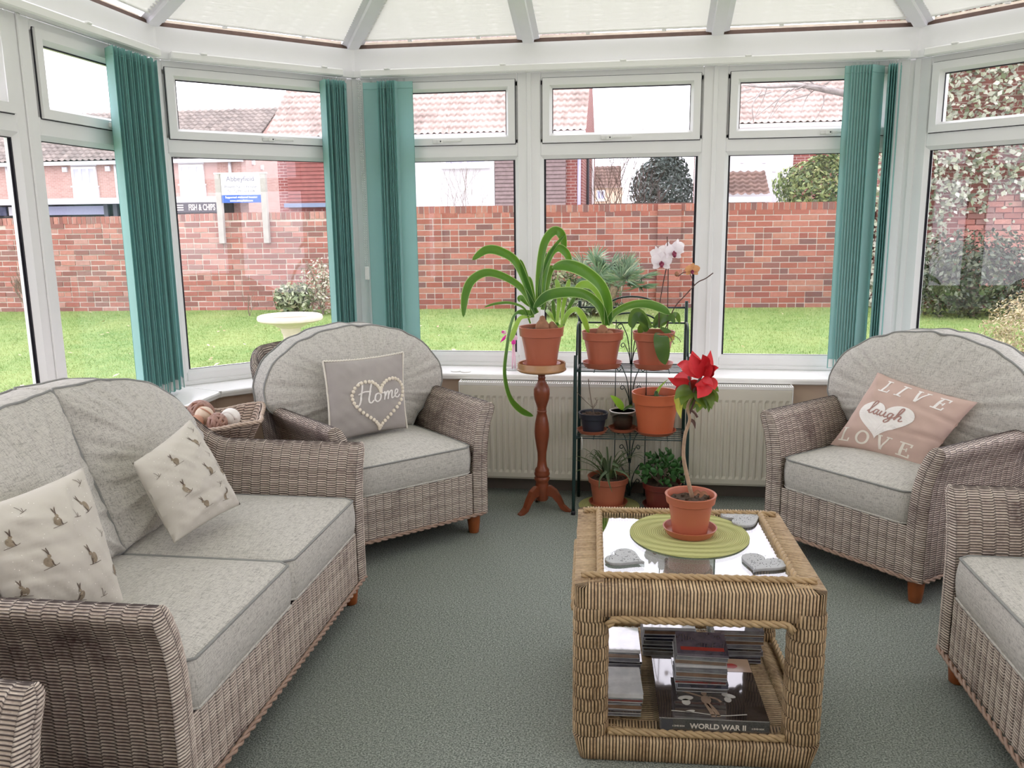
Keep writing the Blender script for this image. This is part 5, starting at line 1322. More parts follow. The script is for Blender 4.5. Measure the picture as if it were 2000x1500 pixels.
orc = plant_pot('potted_orchid', 'white flowered moth orchid in a terracotta pot on the rack top', (.098, 4.185, zs+.0064), .066, .096, .175, M_['terra'], .7, .04)
for p, w, dy in (([(1262, 648), (1258, 632), (1248, 618), (1240, 625), (1236, 642)], .045, -.06), ([(1272, 640), (1256, 620), (1242, 612), (1234, 630), (1236, 642)], .05, -.02), ([(1278, 640), (1295, 622), (1310, 620), (1318, 632)], .042, -.03),
                 ([(1276, 640), (1286, 622), (1298, 616), (1312, 626)], .04, .06), ([(1268, 642), (1256, 640), (1246, 650)], .045, .05), ([(1290, 640), (1305, 650), (1300, 662)], .03, -.06), ([(1286, 640), (1318, 615), (1328, 632)], .03, .04)):
    strap(orc, p, Y, w, dy, 'orchl', None, .15, 'oval')
orc_l = [orc.location*0+Vector((.03, -.05, .17)), Vector((.03, -.115, .165)), Vector((.035, -.135, .13)), Vector((.045, -.13, .07)), Vector((.055, -.125, .03))]
obj('leaf', leaf_mb(orc_l, .075, .12, 6, Vector((0.1, -1, .35)), 5, shape='oval'), M_['orchl'], orc, True, uv=True)
strap(orc, [(1300, 660), (1312, 656), (1308, 668)], Y, .03, -.1, 'poiny', None, .1, 'oval')
for p, r in (([(1287, 640), (1288, 600), (1294, 560), (1301, 526), (1304, 520)], .0028), ([(1304, 660), (1304, 600), (1305, 520), (1303, 462)], .0026), ([(1300, 640), (1318, 600), (1340, 575), (1362, 552), (1378, 544), (1393, 533)], .0026), ([(1356, 556), (1350, 540), (1346, 532)], .002), ([(1352, 532), (1336, 532), (1324, 540)], .002)):
    obj('stem', MB().tube(catmull([loc_of(orc, at(x, y, Y-.01)) for x, y in p], 6), r, 7), M_['stemdark'], orc, True)
for p in ([(1310, 652), (1324, 660), (1330, 668)], [(1308, 655), (1316, 672)]): obj('root', MB().tube(catmull([loc_of(orc, at(x, y, Y-.08)) for x, y in p], 5), .002, 6), M_['twig'], orc, True)
def petal(w, h, cup=.15, n=6):
    vs = []; fs = []
    for i in range(n+1):
        t = i/n; ww = w*max(.05, math.sin(PI*min(1, t*.93+.05))**.65)
        for j in range(5): q = j/4-.5; vs.append((q*ww, -cup*h*(t*t)+.3*ww*q*q, t*h))
    for i in range(n):
        for j in range(4): fs.append((i*5+j, i*5+j+1, (i+1)*5+j+1, (i+1)*5+j))
    return MB().add(vs, fs)
def flower(t, px, Yf, s, yaw, pitch, mat, lip=True):
    c = loc_of(t, at(px[0], px[1], Yf)); f = bpy.data.objects.new('flower', None); COL.objects.link(f); f.parent = t
    R = Matrix.Translation(c) @ Euler((pitch, 0, yaw)).to_matrix().to_4x4(); bpy.data.objects.remove(f)
    root = MB(); root.sphere((0, 0, 0), s*.12, n=8, m=5); rt = obj('flower', root, M_['orchc'], t, True); rt.matrix_local = R
    for k, (ang, w, h) in enumerate(((0, .62, 1), (125, .6, .92), (-125, .6, .92), (68, 1.05, 1.0), (-68, 1.05, 1.0))):
        p = obj('petal', petal(w*s, h*s, .12 if k < 3 else .05), mat, rt, True); p.matrix_local = Matrix.Rotation(math.radians(ang), 4, 'Y') @ Matrix.Translation((0, -.002 if k > 2 else .001, 0))
    if lip:
        l = MB(); l.sphere((0, -.2*s, -.28*s), .16*s, .22*s, .2*s, 8, 6); l.sphere((.14*s, -.14*s, -.14*s), .09*s, .1*s, .16*s, 7, 5); l.sphere((-.14*s, -.14*s, -.14*s), .09*s, .1*s, .16*s, 7, 5); obj('lip', l, M_['orchc'], rt, True)
flower(orc, (1292, 512), Y-.05, 0.053, .1, .1, M_['orchw']); flower(orc, (1316, 492), Y-.04, 0.053, .5, .2, M_['orchw']); flower(orc, (1283, 500), Y+.0, 0.048, -.9, .1, M_['orchw']); flower(orc, (1304, 492), Y+.03, 0.048, .0, -.2, M_['orchw']); flower(orc, (1325, 484), Y+.02, 0.043, .8, -.2, M_['orchw'])
flower(orc, (1352, 528), Y-.02, 0.038, .2, .25, M_['orcho'])
b = MB(); p = loc_of(orc, at(1322, 535, Y-.01)); b.sphere(p, .011, .011, .013, 10, 7); obj('bud', b, M_['bulb'], orc, True)
# middle shelf
zm = .3906; Y = 4.20
for px, lab, r in ((1157, 'terracotta saucer under the black pot on the middle rack shelf', .076), (1216, 'terracotta saucer under the clear plastic pot on the rack', .072), (1280, 'terracotta saucer under the big orange pot on the rack', .102)):
    x = at(px, 845, Y).x; saucer(lab, (x, Y-(.02 if px < 1200 else (-.035 if px < 1250 else 0)), zm), r, .018, M_['terra'])
bp = plant_pot('potted_twig', 'bare twig in a small black plastic pot on the rack', (at(1159, 840, Y).x, Y-.02, zm+.0064), .052, .067, .098, M_['blackpot'], .86, .03)
for p, r in (([(1161, 812), (1157, 795), (1152, 765), (1149, 740)], .0022), ([(1157, 796), (1140, 780), (1126, 765)], .0016), ([(1158, 798), (1166, 786), (1162, 778)], .0014), ([(1158, 795), (1168, 780)], .0012)): obj('twig', MB().tube(catmull([loc_of(bp, at(x, y, Y-.02)) for x, y in p], 5), r, 6), M_['twig'], bp, True)
cp = thing('potted_seedling', 'one leafed seedling in a clear plastic pot of dark soil', 'potted plant', (at(1216, 838, Y+.035).x, Y+.035, zm+.0064))
o = obj('pot', MB().lathe(pot_profile(.045, .062, .098, .02, .003), 36), M_['clear'], cp, True); obj('pot_rim', MB().lathe([(.063, .094), (.0675, .095), (.0675, .0995), (.063, .0995), (.063, .094)], 36), M_['whitep'], cp, True)
obj('soil', MB().lathe([(.0001, .009), (.0405, .009), (.053, .062), (.045, .066), (.0001, .067)], 28), M_['soil'], cp, True)
strap(cp, [(1216, 800), (1212, 792), (1204, 782), (1192, 772)], Y+.03, .036, -.03, 'limel', None, .15, 'oval'); strap(cp, [(1218, 800), (1228, 795), (1240, 794)], Y+.03, .014, -.02, 'orchl', None, .2, 'oval'); strap(cp, [(1217, 802), (1224, 796), (1234, 790)], Y+.03, .012, .02, 'strap', None, .2, 'oval')
op = plant_pot('potted_cutting', 'stubby cutting in a large bright orange pot on the rack', (at(1280, 840, Y).x, Y, zm+.0064), .086, .113, .205, M_['terra2'], .82, .052)
obj('stem', MB().lathe([(.0001, 0), (.012, .0), (.013, .02), (.008, .045), (.0001, .05)], 12, (0, -.02, .165)), M_['orchl'], op, True)
strap(op, [(1281, 770), (1290, 755), (1305, 740)], Y-.02, .02, -.02, 'straplt', None, .3, 'blade')
# floor pots
for px, y_, lab, r in ((1190, 4.19, 'lime coiled mat on the carpet under the aloe pot', .155),):
    x = at(px, 960, y_).x; o = obj('placemat', MB().lathe([(.0001, 0), (r, 0), (r+.002, .003), (r, .005), (.0001, .005)], 44), M_['mat'], None, True, loc=(x, y_, .0002)); tag(o, lab, 'placemat')
xa = at(1188, 960, 4.19).x
saucer('terracotta saucer under the aloe pot on the floor', (xa, 4.19, .0056), .098, .022, M_['terra'])
al = plant_pot('potted_aloe', 'spiky grey green plant in a terracotta pot on the floor below the rack', (xa, 4.19, .012), .075, .098, .15, M_['terra'], .88, .03)
rr = random.Random(12)
for i in range(34):
    a = rr.uniform(0, 2*PI); L = rr.uniform(.10, .24); h = rr.uniform(.05, .17) if i % 3 else rr.uniform(.14, .20); d = Vector((math.cos(a), math.sin(a)*.8, 0))
    P = [Vector((0, 0, .13))+d*.015, Vector((0, 0, .13+h*.6))+d*L*.35, Vector((0, 0, .13+h*.85))+d*L*.75, Vector((0, 0, .13+h*rr.uniform(.3, .9)))+d*L]
    obj('leaf', leaf_mb(P, rr.uniform(.012, .022), .35, 4, None, 3, shape='blade'), M_['aloe'], al, True, uv=True)
for p in ([(1186, 925), (1190, 945), (1196, 962)], [(1184, 920), (1172, 935), (1170, 958)], [(1200, 915), (1225, 928), (1232, 950)], [(1196, 905), (1208, 912), (1206, 922)]): strap(al, p, 4.07, .014, -.01, 'aloe', None, .3, 'blade')
xj = at(1292, 970, 4.2).x
saucer('dark red saucer under the jade plant on the floor', (xj, 4.2, .0002), .095, .02, M_['terradark'])
jd = plant_pot('potted_jade_plant', 'bushy jade plant in a dark red pot on the floor below the rack', (xj, 4.2, .0066), .072, .092, .13, M_['terradark'], .9, .03)
jl = None
for i in range(9):
    a = rr.uniform(0, 6.28); q = rr.uniform(.04, .11); top = Vector((q*math.cos(a), q*math.sin(a), rr.uniform(.17, .26))); obj('stem', MB().tube(catmull([Vector((0, 0, .11)), top*.5+Vector((0, 0, .06)), top], 4), .004, 6), M_['twig'], jd, True)
for i in range(150):
    a = rr.uniform(0, 6.28); u = rr.uniform(.25, 1)**.5; el = math.acos(rr.uniform(-.35, 1)); c = Vector((.125*u*math.sin(el)*math.cos(a), .115*u*math.sin(el)*math.sin(a), .165+.125*u*math.cos(el)))
    if jl is None:
        m = MB(); m.sphere((0, 0, .016), .0115, .0035, .018, 8, 6); jl = obj('leaf', m, M_['jade'], jd, True); o = jl
    else: o = jl.copy(); COL.objects.link(o)
    o.matrix_local = Matrix.Translation(c) @ Euler((rr.uniform(-1, 1)+el*.6*math.sin(a), rr.uniform(-1, 1)+el*.6*math.cos(a), rr.uniform(0, 6.28))).to_matrix().to_4x4() @ Matrix.Scale(rr.uniform(.75, 1.25), 4)
# cord hanging below the middle shelf
tag(obj('string', MB().tube([at(1136, 853, 4.06), at(1137, 866, 4.06), at(1136, 878, 4.06)], .0022, 6), M_['chain'], None, True), 'short white string hanging below the middle rack shelf', 'string')
# windowsill ornament
orn = thing('glass_bird', 'small pink and clear glass bird standing on the windowsill behind the plant stand', 'ornament', (-.635, 4.535, ZS+.0005))
def ol(x, y, dy=0): return at(x, y, 4.535+dy)-orn.location
obj('body', MB().sphere(ol(1000, 657), .034, .016, .019, 14, 9, Matrix.Rotation(.45, 4, 'Y')), M_['palepink'], orn, True)
obj('head', MB().sphere(ol(984, 649), .014, .011, .011, 12, 8), M_['palepink'], orn, True); obj('cheek', MB().sphere(ol(982, 648, -.009), .007, .004, .006, 10, 6), M_['pinkglass'], orn, True)
obj('wing', MB().tube([ol(988, 655, -.012), ol(984, 661, -.012), ol(977, 669, -.012)], [.003, .009, .001], 8), M_['pinkglass'], orn, True)
obj('tail', MB().tube([ol(1004, 655), ol(1009, 662)], [.008, .001], 8), M_['palepink'], orn, True)
obj('collar', MB().lathe([(.0001, 0), (.011, 0), (.012, .006), (.012, .018), (.009, .024), (.0001, .025)], 16, ol(1003, 672)), M_['pinkglass'], orn, True)
x0_ = ol(1003, 672)
for sx in (-1, 1): obj('leg', MB().tube([(x0_.x+sx*.003, x0_.y, x0_.z), (x0_.x+sx*.008, x0_.y, .008)], .0045, 8), M_['palepink'], orn, True)
obj('base', MB().lathe([(.0001, 0), (.045, 0), (.045, .004), (.03, .007), (.0001, .008)], 24, (x0_.x, x0_.y, 0)), M_['clear'], orn, True)

# ================================================================== BASKET OF BALLS
stl = thing('side_stool', 'small round wooden stool under the basket behind the sofa arm', 'stool', (-1.765, 3.31, 0))
obj('seat', MB().lathe([(.0001, .44), (.14, .44), (.15, .45), (.15, .462), (.142, .47), (.0001, .47)], 32), M_['teak2'], stl, True)
for k in range(4): a = PI/4+k*R90; obj('leg', MB().tube([(.12*math.cos(a), .12*math.sin(a), 0), (.10*math.cos(a), .10*math.sin(a), .442)], [.012, .016], 10), M_['teak2'], stl, True)
bs = thing('wicker_basket', 'pale woven square basket of decorative balls between the sofa and armchair', 'basket', (-1.765, 3.31, .4705), math.radians(22))
def bask(inner):
    def f(A, B):
        a = A*2*PI; c, s = np.cos(a), np.sin(a); m = np.maximum(np.abs(c), np.abs(s)); sq = 1/np.maximum(m, 1e-3)**.75
        cornr = np.abs(np.sin(2*a))**2
        h = B*(.155+.02*cornr); r = (.115+.075*B**.9*(1+.25*cornr*B))*(.985 if inner else 1)-(.008 if inner else 0)
        return np.stack([r*c*sq, r*s*sq, h+(.004 if inner else 0)], -1)
    return weave(f, 1.1, .175, .03, .0115, .004, flip=False) if not inner else weave(f, 1.1, .175, .03, .0115, .003, flip=True)
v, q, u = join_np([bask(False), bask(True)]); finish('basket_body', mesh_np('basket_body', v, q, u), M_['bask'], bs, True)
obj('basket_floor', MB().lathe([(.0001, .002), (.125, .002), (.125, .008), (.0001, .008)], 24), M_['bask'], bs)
pts = []
for k in range(65):
    a = 2*PI*k/64; c, s = math.cos(a), math.sin(a); sq = 1/max(abs(c), abs(s))**.75; cn = abs(math.sin(2*a))**2; r = .115+.075*(1+.25*cn); pts.append((r*c*sq, r*s*sq, .155+.02*cn))
obj('rim', rope(pts, .0085, 16, 3), plain('pale_cane', S(206, 184, 166), .5, .2, 40), bs, True)
def ball(px, Yb, r, mat, label, kind):
    c = at(px[0], px[1], Yb); o = None
    if kind == 'woven':
        t = thing('woven_ball', label, 'ball', c, 0, 'decorative balls in the basket')
        obj('core', MB().sphere((0, 0, 0), r*.86, n=16, m=10), M_['ballb'], t, True); rr = random.Random(int(px[0]))
        for k in range(12):
            R = Euler((rr.uniform(0, 6), rr.uniform(0, 6), rr.uniform(0, 6))).to_matrix(); w = rr.uniform(-.5, .5); q = math.sqrt(1-w*w); ps = [R @ Vector((q*math.cos(2*PI*j/28), q*math.sin(2*PI*j/28), w))*r*.94 for j in range(30)]
            obj('band', MB().tube(ps, .0065, 6, False), plain('band_cane', S(176, 138, 124), .5, .3, 60) if k == 0 and 'band_cane' not in bpy.data.materials else bpy.data.materials['band_cane'], t, True)
        return t
    o = obj(kind, MB().sphere((0, 0, 0), r, n=22, m=14), mat, None, True, loc=c); tag(o, label, 'ball' if kind != 'snail_shell' else 'shell', 'decorative balls in the basket')
    if kind == 'snail_shell':
        pts = [(.85*r*(1-k/60)*math.cos(k*.35), -r*.55-.35*r*k/60, .8*r*(1-k/60)*math.sin(k*.35)) for k in range(56)]
        obj('spiral', MB().tube(pts, [r*.2*(1-k/62) for k in range(56)], 8), mat, o, True)
    if kind == 'cream_ball':
        obj('seam', MB().tube([(r*1.0*math.cos(a)*.98, -r*.5*abs(math.sin(a*1.5))-.004, r*math.sin(a)*.9) for a in np.linspace(-1, 2.2, 20)], .003, 6), M_['ballb'], o, True)
    return o
ball((392, 808), 3.39, .058, None, 'woven cane ball at the back of the basket', 'woven')
ball((399, 812), 3.32, .040, M_['ballw'], 'cream banded ball in the basket', 'cream_ball')
ball((384, 824), 3.25, .030, M_['ballb'], 'tan ball beside the sofa cushion in the basket', 'tan_ball')
ball((424, 826), 3.26, .040, None, 'small woven cane ball at the front of the basket', 'woven')
ball((450, 816), 3.33, .042, M_['shellm'], 'white spiral snail shell in the basket', 'snail_shell')
ball((418, 834), 3.34, .045, M_['ballw'], 'cream ball buried low in the basket', 'plain_ball')

# ================================================================== OUTSIDE
# ---- ground and lawn
WL, WR = Vector((-9.5, 11.58)), Vector((3.3, 12.63)); wdir = (WR-WL).normalized(); wn_ = Vector((wdir.y, -wdir.x))      # garden wall line, normal to the house
def gz(x, y):     # lawn height: gently rising to the wall
    return -.08+.26*max(0, min(1, (y-4.8)/7.2))
def lawn_mat():
    m, t, b = newmat('lawn_green'); g = N(t, 'NewGeometry'); p = g.outputs['Position']
    n1 = noise(t, .9, 4, p); n2 = noise(t, 9, 4, p); n3 = noise(t, 70, 3, p)
    c = mixc(t, rmp(t, n1, .35, .65), S(110, 141, 78), S(139, 159, 96)); c = mixc(t, rmp(t, n2, .35, .7, 0, .7), c, S(158, 169, 110)); c = mixc(t, rmp(t, n3, .3, .7, 0, .5), c, S(92, 121, 67))
    t.links.new(c, b.inputs['Base Color']); b.inputs['Roughness'].default_value = .9; b.inputs['Specular IOR Level'].default_value = .15; return m
LM = lawn_mat()
nx, ny = 60, 40; vs = []; fs = []
for i in range(nx+1):
    for j in range(ny+1):
        x = -14+24*i/nx; y = -4+17.2*j/ny
        inside = (-2.3 < x < 2.36 and y < 4.72)
        vs.append((x, y, gz(x, y)-(.0 if not inside else .12)))
for i in range(nx):
    for j in range(ny): a = i*(ny+1)+j; fs.append((a, a+ny+1, a+ny+2, a+1))
lw = obj('ground_lawn', MB().add(vs, fs), LM, None, True); lw['kind'] = 'structure'
far = MB().add([(-90, 11, -.35), (60, 11, -.35), (60, 90, -.35), (-90, 90, -.35)], [(0, 1, 2, 3)]); o = obj('ground_far', far, plain('grey_tarmac', S(150, 150, 150), .9)); o['kind'] = 'structure'
# grass blades
NB = 210000; gx = RNG.uniform(-9.5, 5.2, NB); gy = 4.8+7.6*RNG.uniform(0, 1, NB)**1.15; keep = ~((gx > -2.6) & (gx < 2.7) & (gy < 4.85)); gx, gy = gx[keep], gy[keep]; NB = len(gx)
wy = WL.y+(gx-WL.x)*wdir.y/wdir.x; keep = gy < wy-.09; gx, gy = gx[keep], gy[keep]; NB = len(gx)
zz = -.08+.26*np.clip((gy-4.8)/7.2, 0, 1); an = RNG.uniform(0, 2*PI, NB); h_ = RNG.uniform(.010, .034, NB); w_ = RNG.uniform(.0010, .0024, NB)*(1+gy/14); lean = RNG.uniform(0, .03, NB)
v0 = np.stack([gx-np.cos(an)*w_, gy-np.sin(an)*w_, zz-.003], 1); v1 = np.stack([gx+np.cos(an)*w_, gy+np.sin(an)*w_, zz-.003], 1); v2 = np.stack([gx+np.sin(an)*lean, gy+np.cos(an)*lean, zz+h_], 1)
V = np.stack([v0, v1, v2], 1).reshape(-1, 3); Q = np.arange(NB*3).reshape(-1, 3)
def grass_mat():
    m, t, b = newmat('grass_blades'); g = N(t, 'NewGeometry'); n = noise(t, 25, 2, g.outputs['Position']); n1 = noise(t, .9, 4, g.outputs['Position'])
    c = mixc(t, n, S(98, 131, 67), S(144, 165, 97)); c = mixc(t, rmp(t, n1, .4, .65, 0, .6), c, S(167, 174, 116)); t.links.new(c, b.inputs['Base Color']); b.inputs['Roughness'].default_value = .8; b.inputs['Specular IOR Level'].default_value = .15; return m
o = finish('grass', mesh_np('grass', V, Q), grass_mat(), None, False, 'stuff'); tag(o, 'short green lawn grass in front of the brick wall', 'grass', kind='stuff')
# ---- brick garden walls
BM_old = brickmat('old_red_brick', [S(174, 120, 109), S(158, 102, 91), S(184, 133, 119), S(148, 100, 91), S(144, 111, 104), S(166, 110, 98), S(181, 140, 129), S(133, 95, 88)])
BM_new = brickmat('warm_red_brick', [S(159, 102, 87), S(146, 89, 75), S(168, 111, 96), S(136, 81, 72), S(125, 87, 80), S(152, 93, 80), S(109, 82, 79), S(165, 117, 100)])
MORT = plain('pale_mortar', S(202, 188, 177), .95, .1, 14); MORT2 = plain('grey_mortar', S(185, 175, 164), .95, .12, 14)
def unit_brick():
    bm = bmesh.new(); bmesh.ops.create_cube(bm, size=1); me = bpy.data.meshes.new('brick'); bm.to_mesh(me); bm.free(); return me
def brick_wall(name, label, s0, s1, z0, ztop, ch, bl, mat, mort, th=.22, npart=300, rough=.004, mj=.012, seed=1, visible=None, pier=None):
    """bricks laid along the garden wall line between s0 and s1; the ones that show largest are parts, the rest is one joined part"""
    rr = random.Random(seed); T = thing(name, label, 'wall', (WL.x+wdir.x*(s0+s1)/2, WL.y+wdir.y*(s0+s1)/2, z0), math.atan2(wdir.y, wdir.x)); c = (s0+s1)/2
    top = ztop(c)
    # mortar core following the top
    m = MB(); n = 24
    for i in range(n):
        a, b = s0+(s1-s0)*i/n, s0+(s1-s0)*(i+1)/n; zt = (ztop(a)+ztop(b))/2-z0
        m.box(a-c, b-c, .006, th-.01, -.1, zt-.008)
    obj('mortar', m, mort, T)
    bricks = []
    rows = int((max(ztop(s0), ztop(s1))-z0)/ch)+2
    sold = .105; 
    for r in range(rows):
        z = r*ch; s = s0+(bl*.5 if r % 2 else 0)-bl
        while s < s1:
            L = bl
            hd = rr.random() < .16
            for (a, b) in (((s, s+L/2), (s+L/2, s+L)) if hd else ((s, s+L),)):
                a2, b2 = max(a, s0), min(b, s1)
                if b2-a2 > .04 and z+ch < ztop((a2+b2)/2)-z0-sold+.02:
                    bricks.append(((a2+b2)/2-c, (b2-a2)-mj, z+ch/2, ch-mj, 0))
            s += L
    s = s0; w = ch*.92
    while s < s1-w/2:     # soldier course along the top
        zt = ztop(s+w/2)-z0; bricks.append((s+w/2-c, w-mj*.8, zt-sold/2, sold, 0)); s += w
    if pier:
        obj('pier_core', MB().box(pier[0]-c-pier[1]/2+.008, pier[0]-c+pier[1]/2-.008, -.042, .02, -.1, ztop(pier[0])-z0-.01), mort, T)
        for r in range(rows):
            z = r*ch
            if z+ch < ztop(pier[0])-z0-.0:
                k = 2 if r % 2 else 1
                for q in range(k): wq = pier[1]/k; bricks.append((pier[0]-c-pier[1]/2+wq*(q+.5), wq-mj, z+ch/2, ch-mj, .05))
    vis = [b for b in bricks if visible is None or visible(b[0]+c, b[2]+z0)]; hid = [b for b in bricks if b not in set(vis)] if visible else []
    rr.shuffle(vis); part = vis[:npart]; rest = vis[npart:]+hid
    me = unit_brick(); me.materials.append(mat)
    for (x, l, z, hh, pr) in part:
        o = bpy.data.objects.new('brick', me); COL.objects.link(o); o.parent = T
        dy = rr.uniform(-rough, rough)-pr; dd = .10+pr; o.location = (x+rr.uniform(-1, 1)*rough*.6, dd/2-.004+dy-pr*0, z+rr.uniform(-1, 1)*rough*.6); o.scale = (l+rr.uniform(-1, 1)*rough, dd, hh+rr.uniform(-1, 1)*rough*.5); o.rotation_euler = (0, 0, rr.uniform(-1, 1)*rough)
    m = MB(); bv = []
    for (x, l, z, hh, pr) in rest:
        d = rr.uniform(-rough, rough)-pr; m.box(x-l/2, x+l/2, d-.004, d+.09+pr, z-hh/2, z+hh/2); bv += [rr.random()]*6
    if rest:
        o = obj('brickwork', m, mat, T, kind='stuff'); at_ = o.data.attributes.new('bv', 'FLOAT', 'FACE'); at_.data.foreach_set('value', bv)
    return T
LW = (WR-WL).length; sS = (Vector((-4.0, 12.03))-WL).length
hide = lambda s, z: True
def vis_old(s, z):
    p = WL+wdir*s; return True
brick_wall('garden_wall', 'older mottled red brick garden wall on the left behind the bird bath', -2.5, sS, .15, lambda s: 1.545+.065*max(0, min(1, s/5.5))+.006*math.sin(s*2.2), .0775, .228, BM_old, MORT, .24, 300, .007, .016, 3)
brick_wall('garden_wall', 'newer straight red brick garden wall behind the plants', sS+.005, LW, .16, lambda s: 1.652, .0825, .247, BM_new, MORT, .22, 300, .002, .014, 5, None, (((at(1306, 500, 12.35).xy)-WL).length, .34))
cp_ = MB()
for s_a, s_b in ((sS, LW),): pass
# ---- ivy covered brick house on the right
def quads_leaves(P, Nrm, size, seed=1, asp=.7):
    rg = np.random.default_rng(seed); n = len(P); a = rg.normal(size=(n, 3)); Nn = Nrm+rg.normal(size=(n, 3))*.55; Nn /= np.linalg.norm(Nn, axis=1, keepdims=True)
    t = np.cross(Nn, a); t /= np.linalg.norm(t, axis=1, keepdims=True); b = np.cross(Nn, t); s = (size*rg.uniform(.6, 1.3, n))[:, None]
    V = np.stack([P-t*s*.5, P+b*s*asp*.5+Nn*s*.08, P+t*s*.6, P-b*s*asp*.5+Nn*s*.08], 1).reshape(-1, 3)
    return V, np.arange(4*n).reshape(-1, 4)
def foliage_mat(name, cols, rough=.5):
    m, t, b = newmat(name); g = N(t, 'NewGeometry'); rp = N(t, 'ValToRGB'); e = rp.color_ramp.elements; e[0].color = cols[0]; e[1].color = cols[-1]
    for i in range(1, len(cols)-1): x = e.new(i/(len(cols)-1)); x.color = cols[i]
    t.links.new(g.outputs['Random Per Island'], rp.inputs[0]); t.links.new(rp.outputs[0], b.inputs['Base Color']); b.inputs['Roughness'].default_value = rough; return m
BT_dark = brick_tex('dark_red_brickwork', S(131, 77, 68), S(111, 63, 56), S(170, 155, 145))
BT_red = brick_tex('red_brickwork', S(146, 85, 77), S(127, 70, 65), S(192, 179, 172))
BT_pink = brick_tex('pinkish_brickwork', S(183, 149, 137), S(166, 130, 119), S(193, 179, 170))
def uvbox(x0, x1, y0, y1, z0, z1):
    """box with metric UVs on its upright faces"""
    m = MB()
    def q(ps, u): m.add(ps, [(0, 1, 2, 3)], u)
    q([(x0, y0, z0), (x1, y0, z0), (x1, y0, z1), (x0, y0, z1)], [(x0, z0), (x1, z0), (x1, z1), (x0, z1)]); q([(x1, y1, z0), (x0, y1, z0), (x0, y1, z1), (x1, y1, z1)], [(x1, z0), (x0, z0), (x0, z1), (x1, z1)])
    q([(x0, y1, z0), (x0, y0, z0), (x0, y0, z1), (x0, y1, z1)], [(y1, z0), (y0, z0), (y0, z1), (y1, z1)]); q([(x1, y0, z0), (x1, y1, z0), (x1, y1, z1), (x1, y0, z1)], [(y0, z0), (y1, z0), (y1, z1), (y0, z1)])
    q([(x0, y0, z1), (x1, y0, z1), (x1, y1, z1), (x0, y1, z1)], [(0, 0)]*4); return m
ih = thing('ivy_house', 'ivy covered brick house seen through the angled right window', 'house', (6.4, 12.9, 0))
IX0, IX1, IY = 3.32-6.4, 10.5-6.4, -.35
obj('brick_wall', uvbox(IX0, IX1, IY, .4, -.3, 6.2), BT_dark, ih, uv=True)
me_b = unit_brick(); me_b.materials.append(BM_old); rr = random.Random(4)
for r in range(17):       # the patch of bare brick between the ivy
    z = .42+r*.078
    for k in range(9):
        x = IX0+1.15+k*.232+(.116 if r % 2 else 0)
        o = bpy.data.objects.new('brick', me_b); COL.objects.link(o); o.parent = ih; o.location = (x, IY-.003+rr.uniform(-.003, .003), z); o.scale = (.215, .03, .066)
wf = MB(); wx = IX0+2.02
wf.box(wx, wx+.07, IY-.05, IY+.02, .75, 1.75); wf.box(wx, wx+1.2, IY-.05, IY+.02, 1.68, 1.75); wf.box(wx-.06, wx+1.26, IY-.09, IY+.02, .68, .75); wf.box(wx+1.13, wx+1.2, IY-.05, IY+.02, .75, 1.75)
w_ = obj('window', wf, M_['upvc'], ih); obj('pane', MB().box(wx+.07, wx+1.13, IY-.03, IY-.012, .75, 1.68), M_['gloss'], w_)
n = 15000; lx = RNG.uniform(IX0-.1, IX1-2.2, n); lz = RNG.uniform(-.1, 5.0, n)
dens = (lz > 1.48+.16*np.sin(lx*3.1)+.1*np.sin(lx*7.7)) | (lx < IX0+1.0+.15*np.sin(lz*4)) | (lz < .45+.12*np.sin(lx*5)); bare = RNG.uniform(0, 1, n) < .05
k = dens | bare; k &= ~((lx > wx-.05) & (lz > .65) & (lz < 1.5)); lx, lz = lx[k], lz[k]; n = len(lx)
P = np.stack([lx, IY-RNG.uniform(.02, .30, n)**1.2, lz], 1); Nn = np.tile(np.array([[-.25, -1, .45]]), (n, 1))
V, Q = quads_leaves(P, Nn, .075, 3)
obj_iv = finish('ivy', mesh_np('ivy', V, Q), foliage_mat('ivy_leaves', [S(74, 88, 62), S(150, 152, 134), S(186, 186, 172), S(108, 120, 84), S(170, 172, 150), S(128, 134, 108)], .35), ih, False, 'stuff')
ph = thing('clipped_bush', 'pale straw coloured bush outside at the foot of the right window', 'bush', (3.18, 7.5, gz(3, 7.5)))
n = 5200; u = RNG.normal(size=(n, 3)); u /= np.linalg.norm(u, axis=1, keepdims=True); rad = RNG.uniform(.55, 1, n)[:, None]; P = u*rad*np.array([[.42, .4, .40]])+np.array([[0.1, 0, .42]])
V, Q = quads_leaves(P, u, .035, 5, .35); finish('foliage', mesh_np('foliage', V, Q), foliage_mat('straw_foliage', [S(150, 130, 96), S(206, 190, 150), S(120, 110, 80), S(220, 206, 170)]), ph, False, 'stuff')
obj('stem', MB().tube([(0.1, 0, 0), (.1, 0, .3)], .03, 8), M_['twig'], ph, True)
# dark shrub under the ivy
sh_ = thing('dark_shrub', 'dark evergreen shrub below the ivy outside the right window', 'shrub', (4.3, 11.6, gz(4, 11.6)))
n = 5200; u = RNG.normal(size=(n, 3)); u /= np.linalg.norm(u, axis=1, keepdims=True); P = u*RNG.uniform(.4, 1, n)[:, None]*np.array([[1.1, .5, .62]])+np.array([[0, 0, .5]])
V, Q = quads_leaves(P, u, .07, 6, .5); finish('foliage', mesh_np('foliage', V, Q), foliage_mat('dark_foliage', [S(40, 54, 40), S(70, 86, 60), S(96, 100, 78), S(54, 64, 44)], .35), sh_, False, 'stuff')
obj('stem', MB().tube([(0, 0, 0), (0, 0, .4)], .04, 8), M_['twig'], sh_, True)

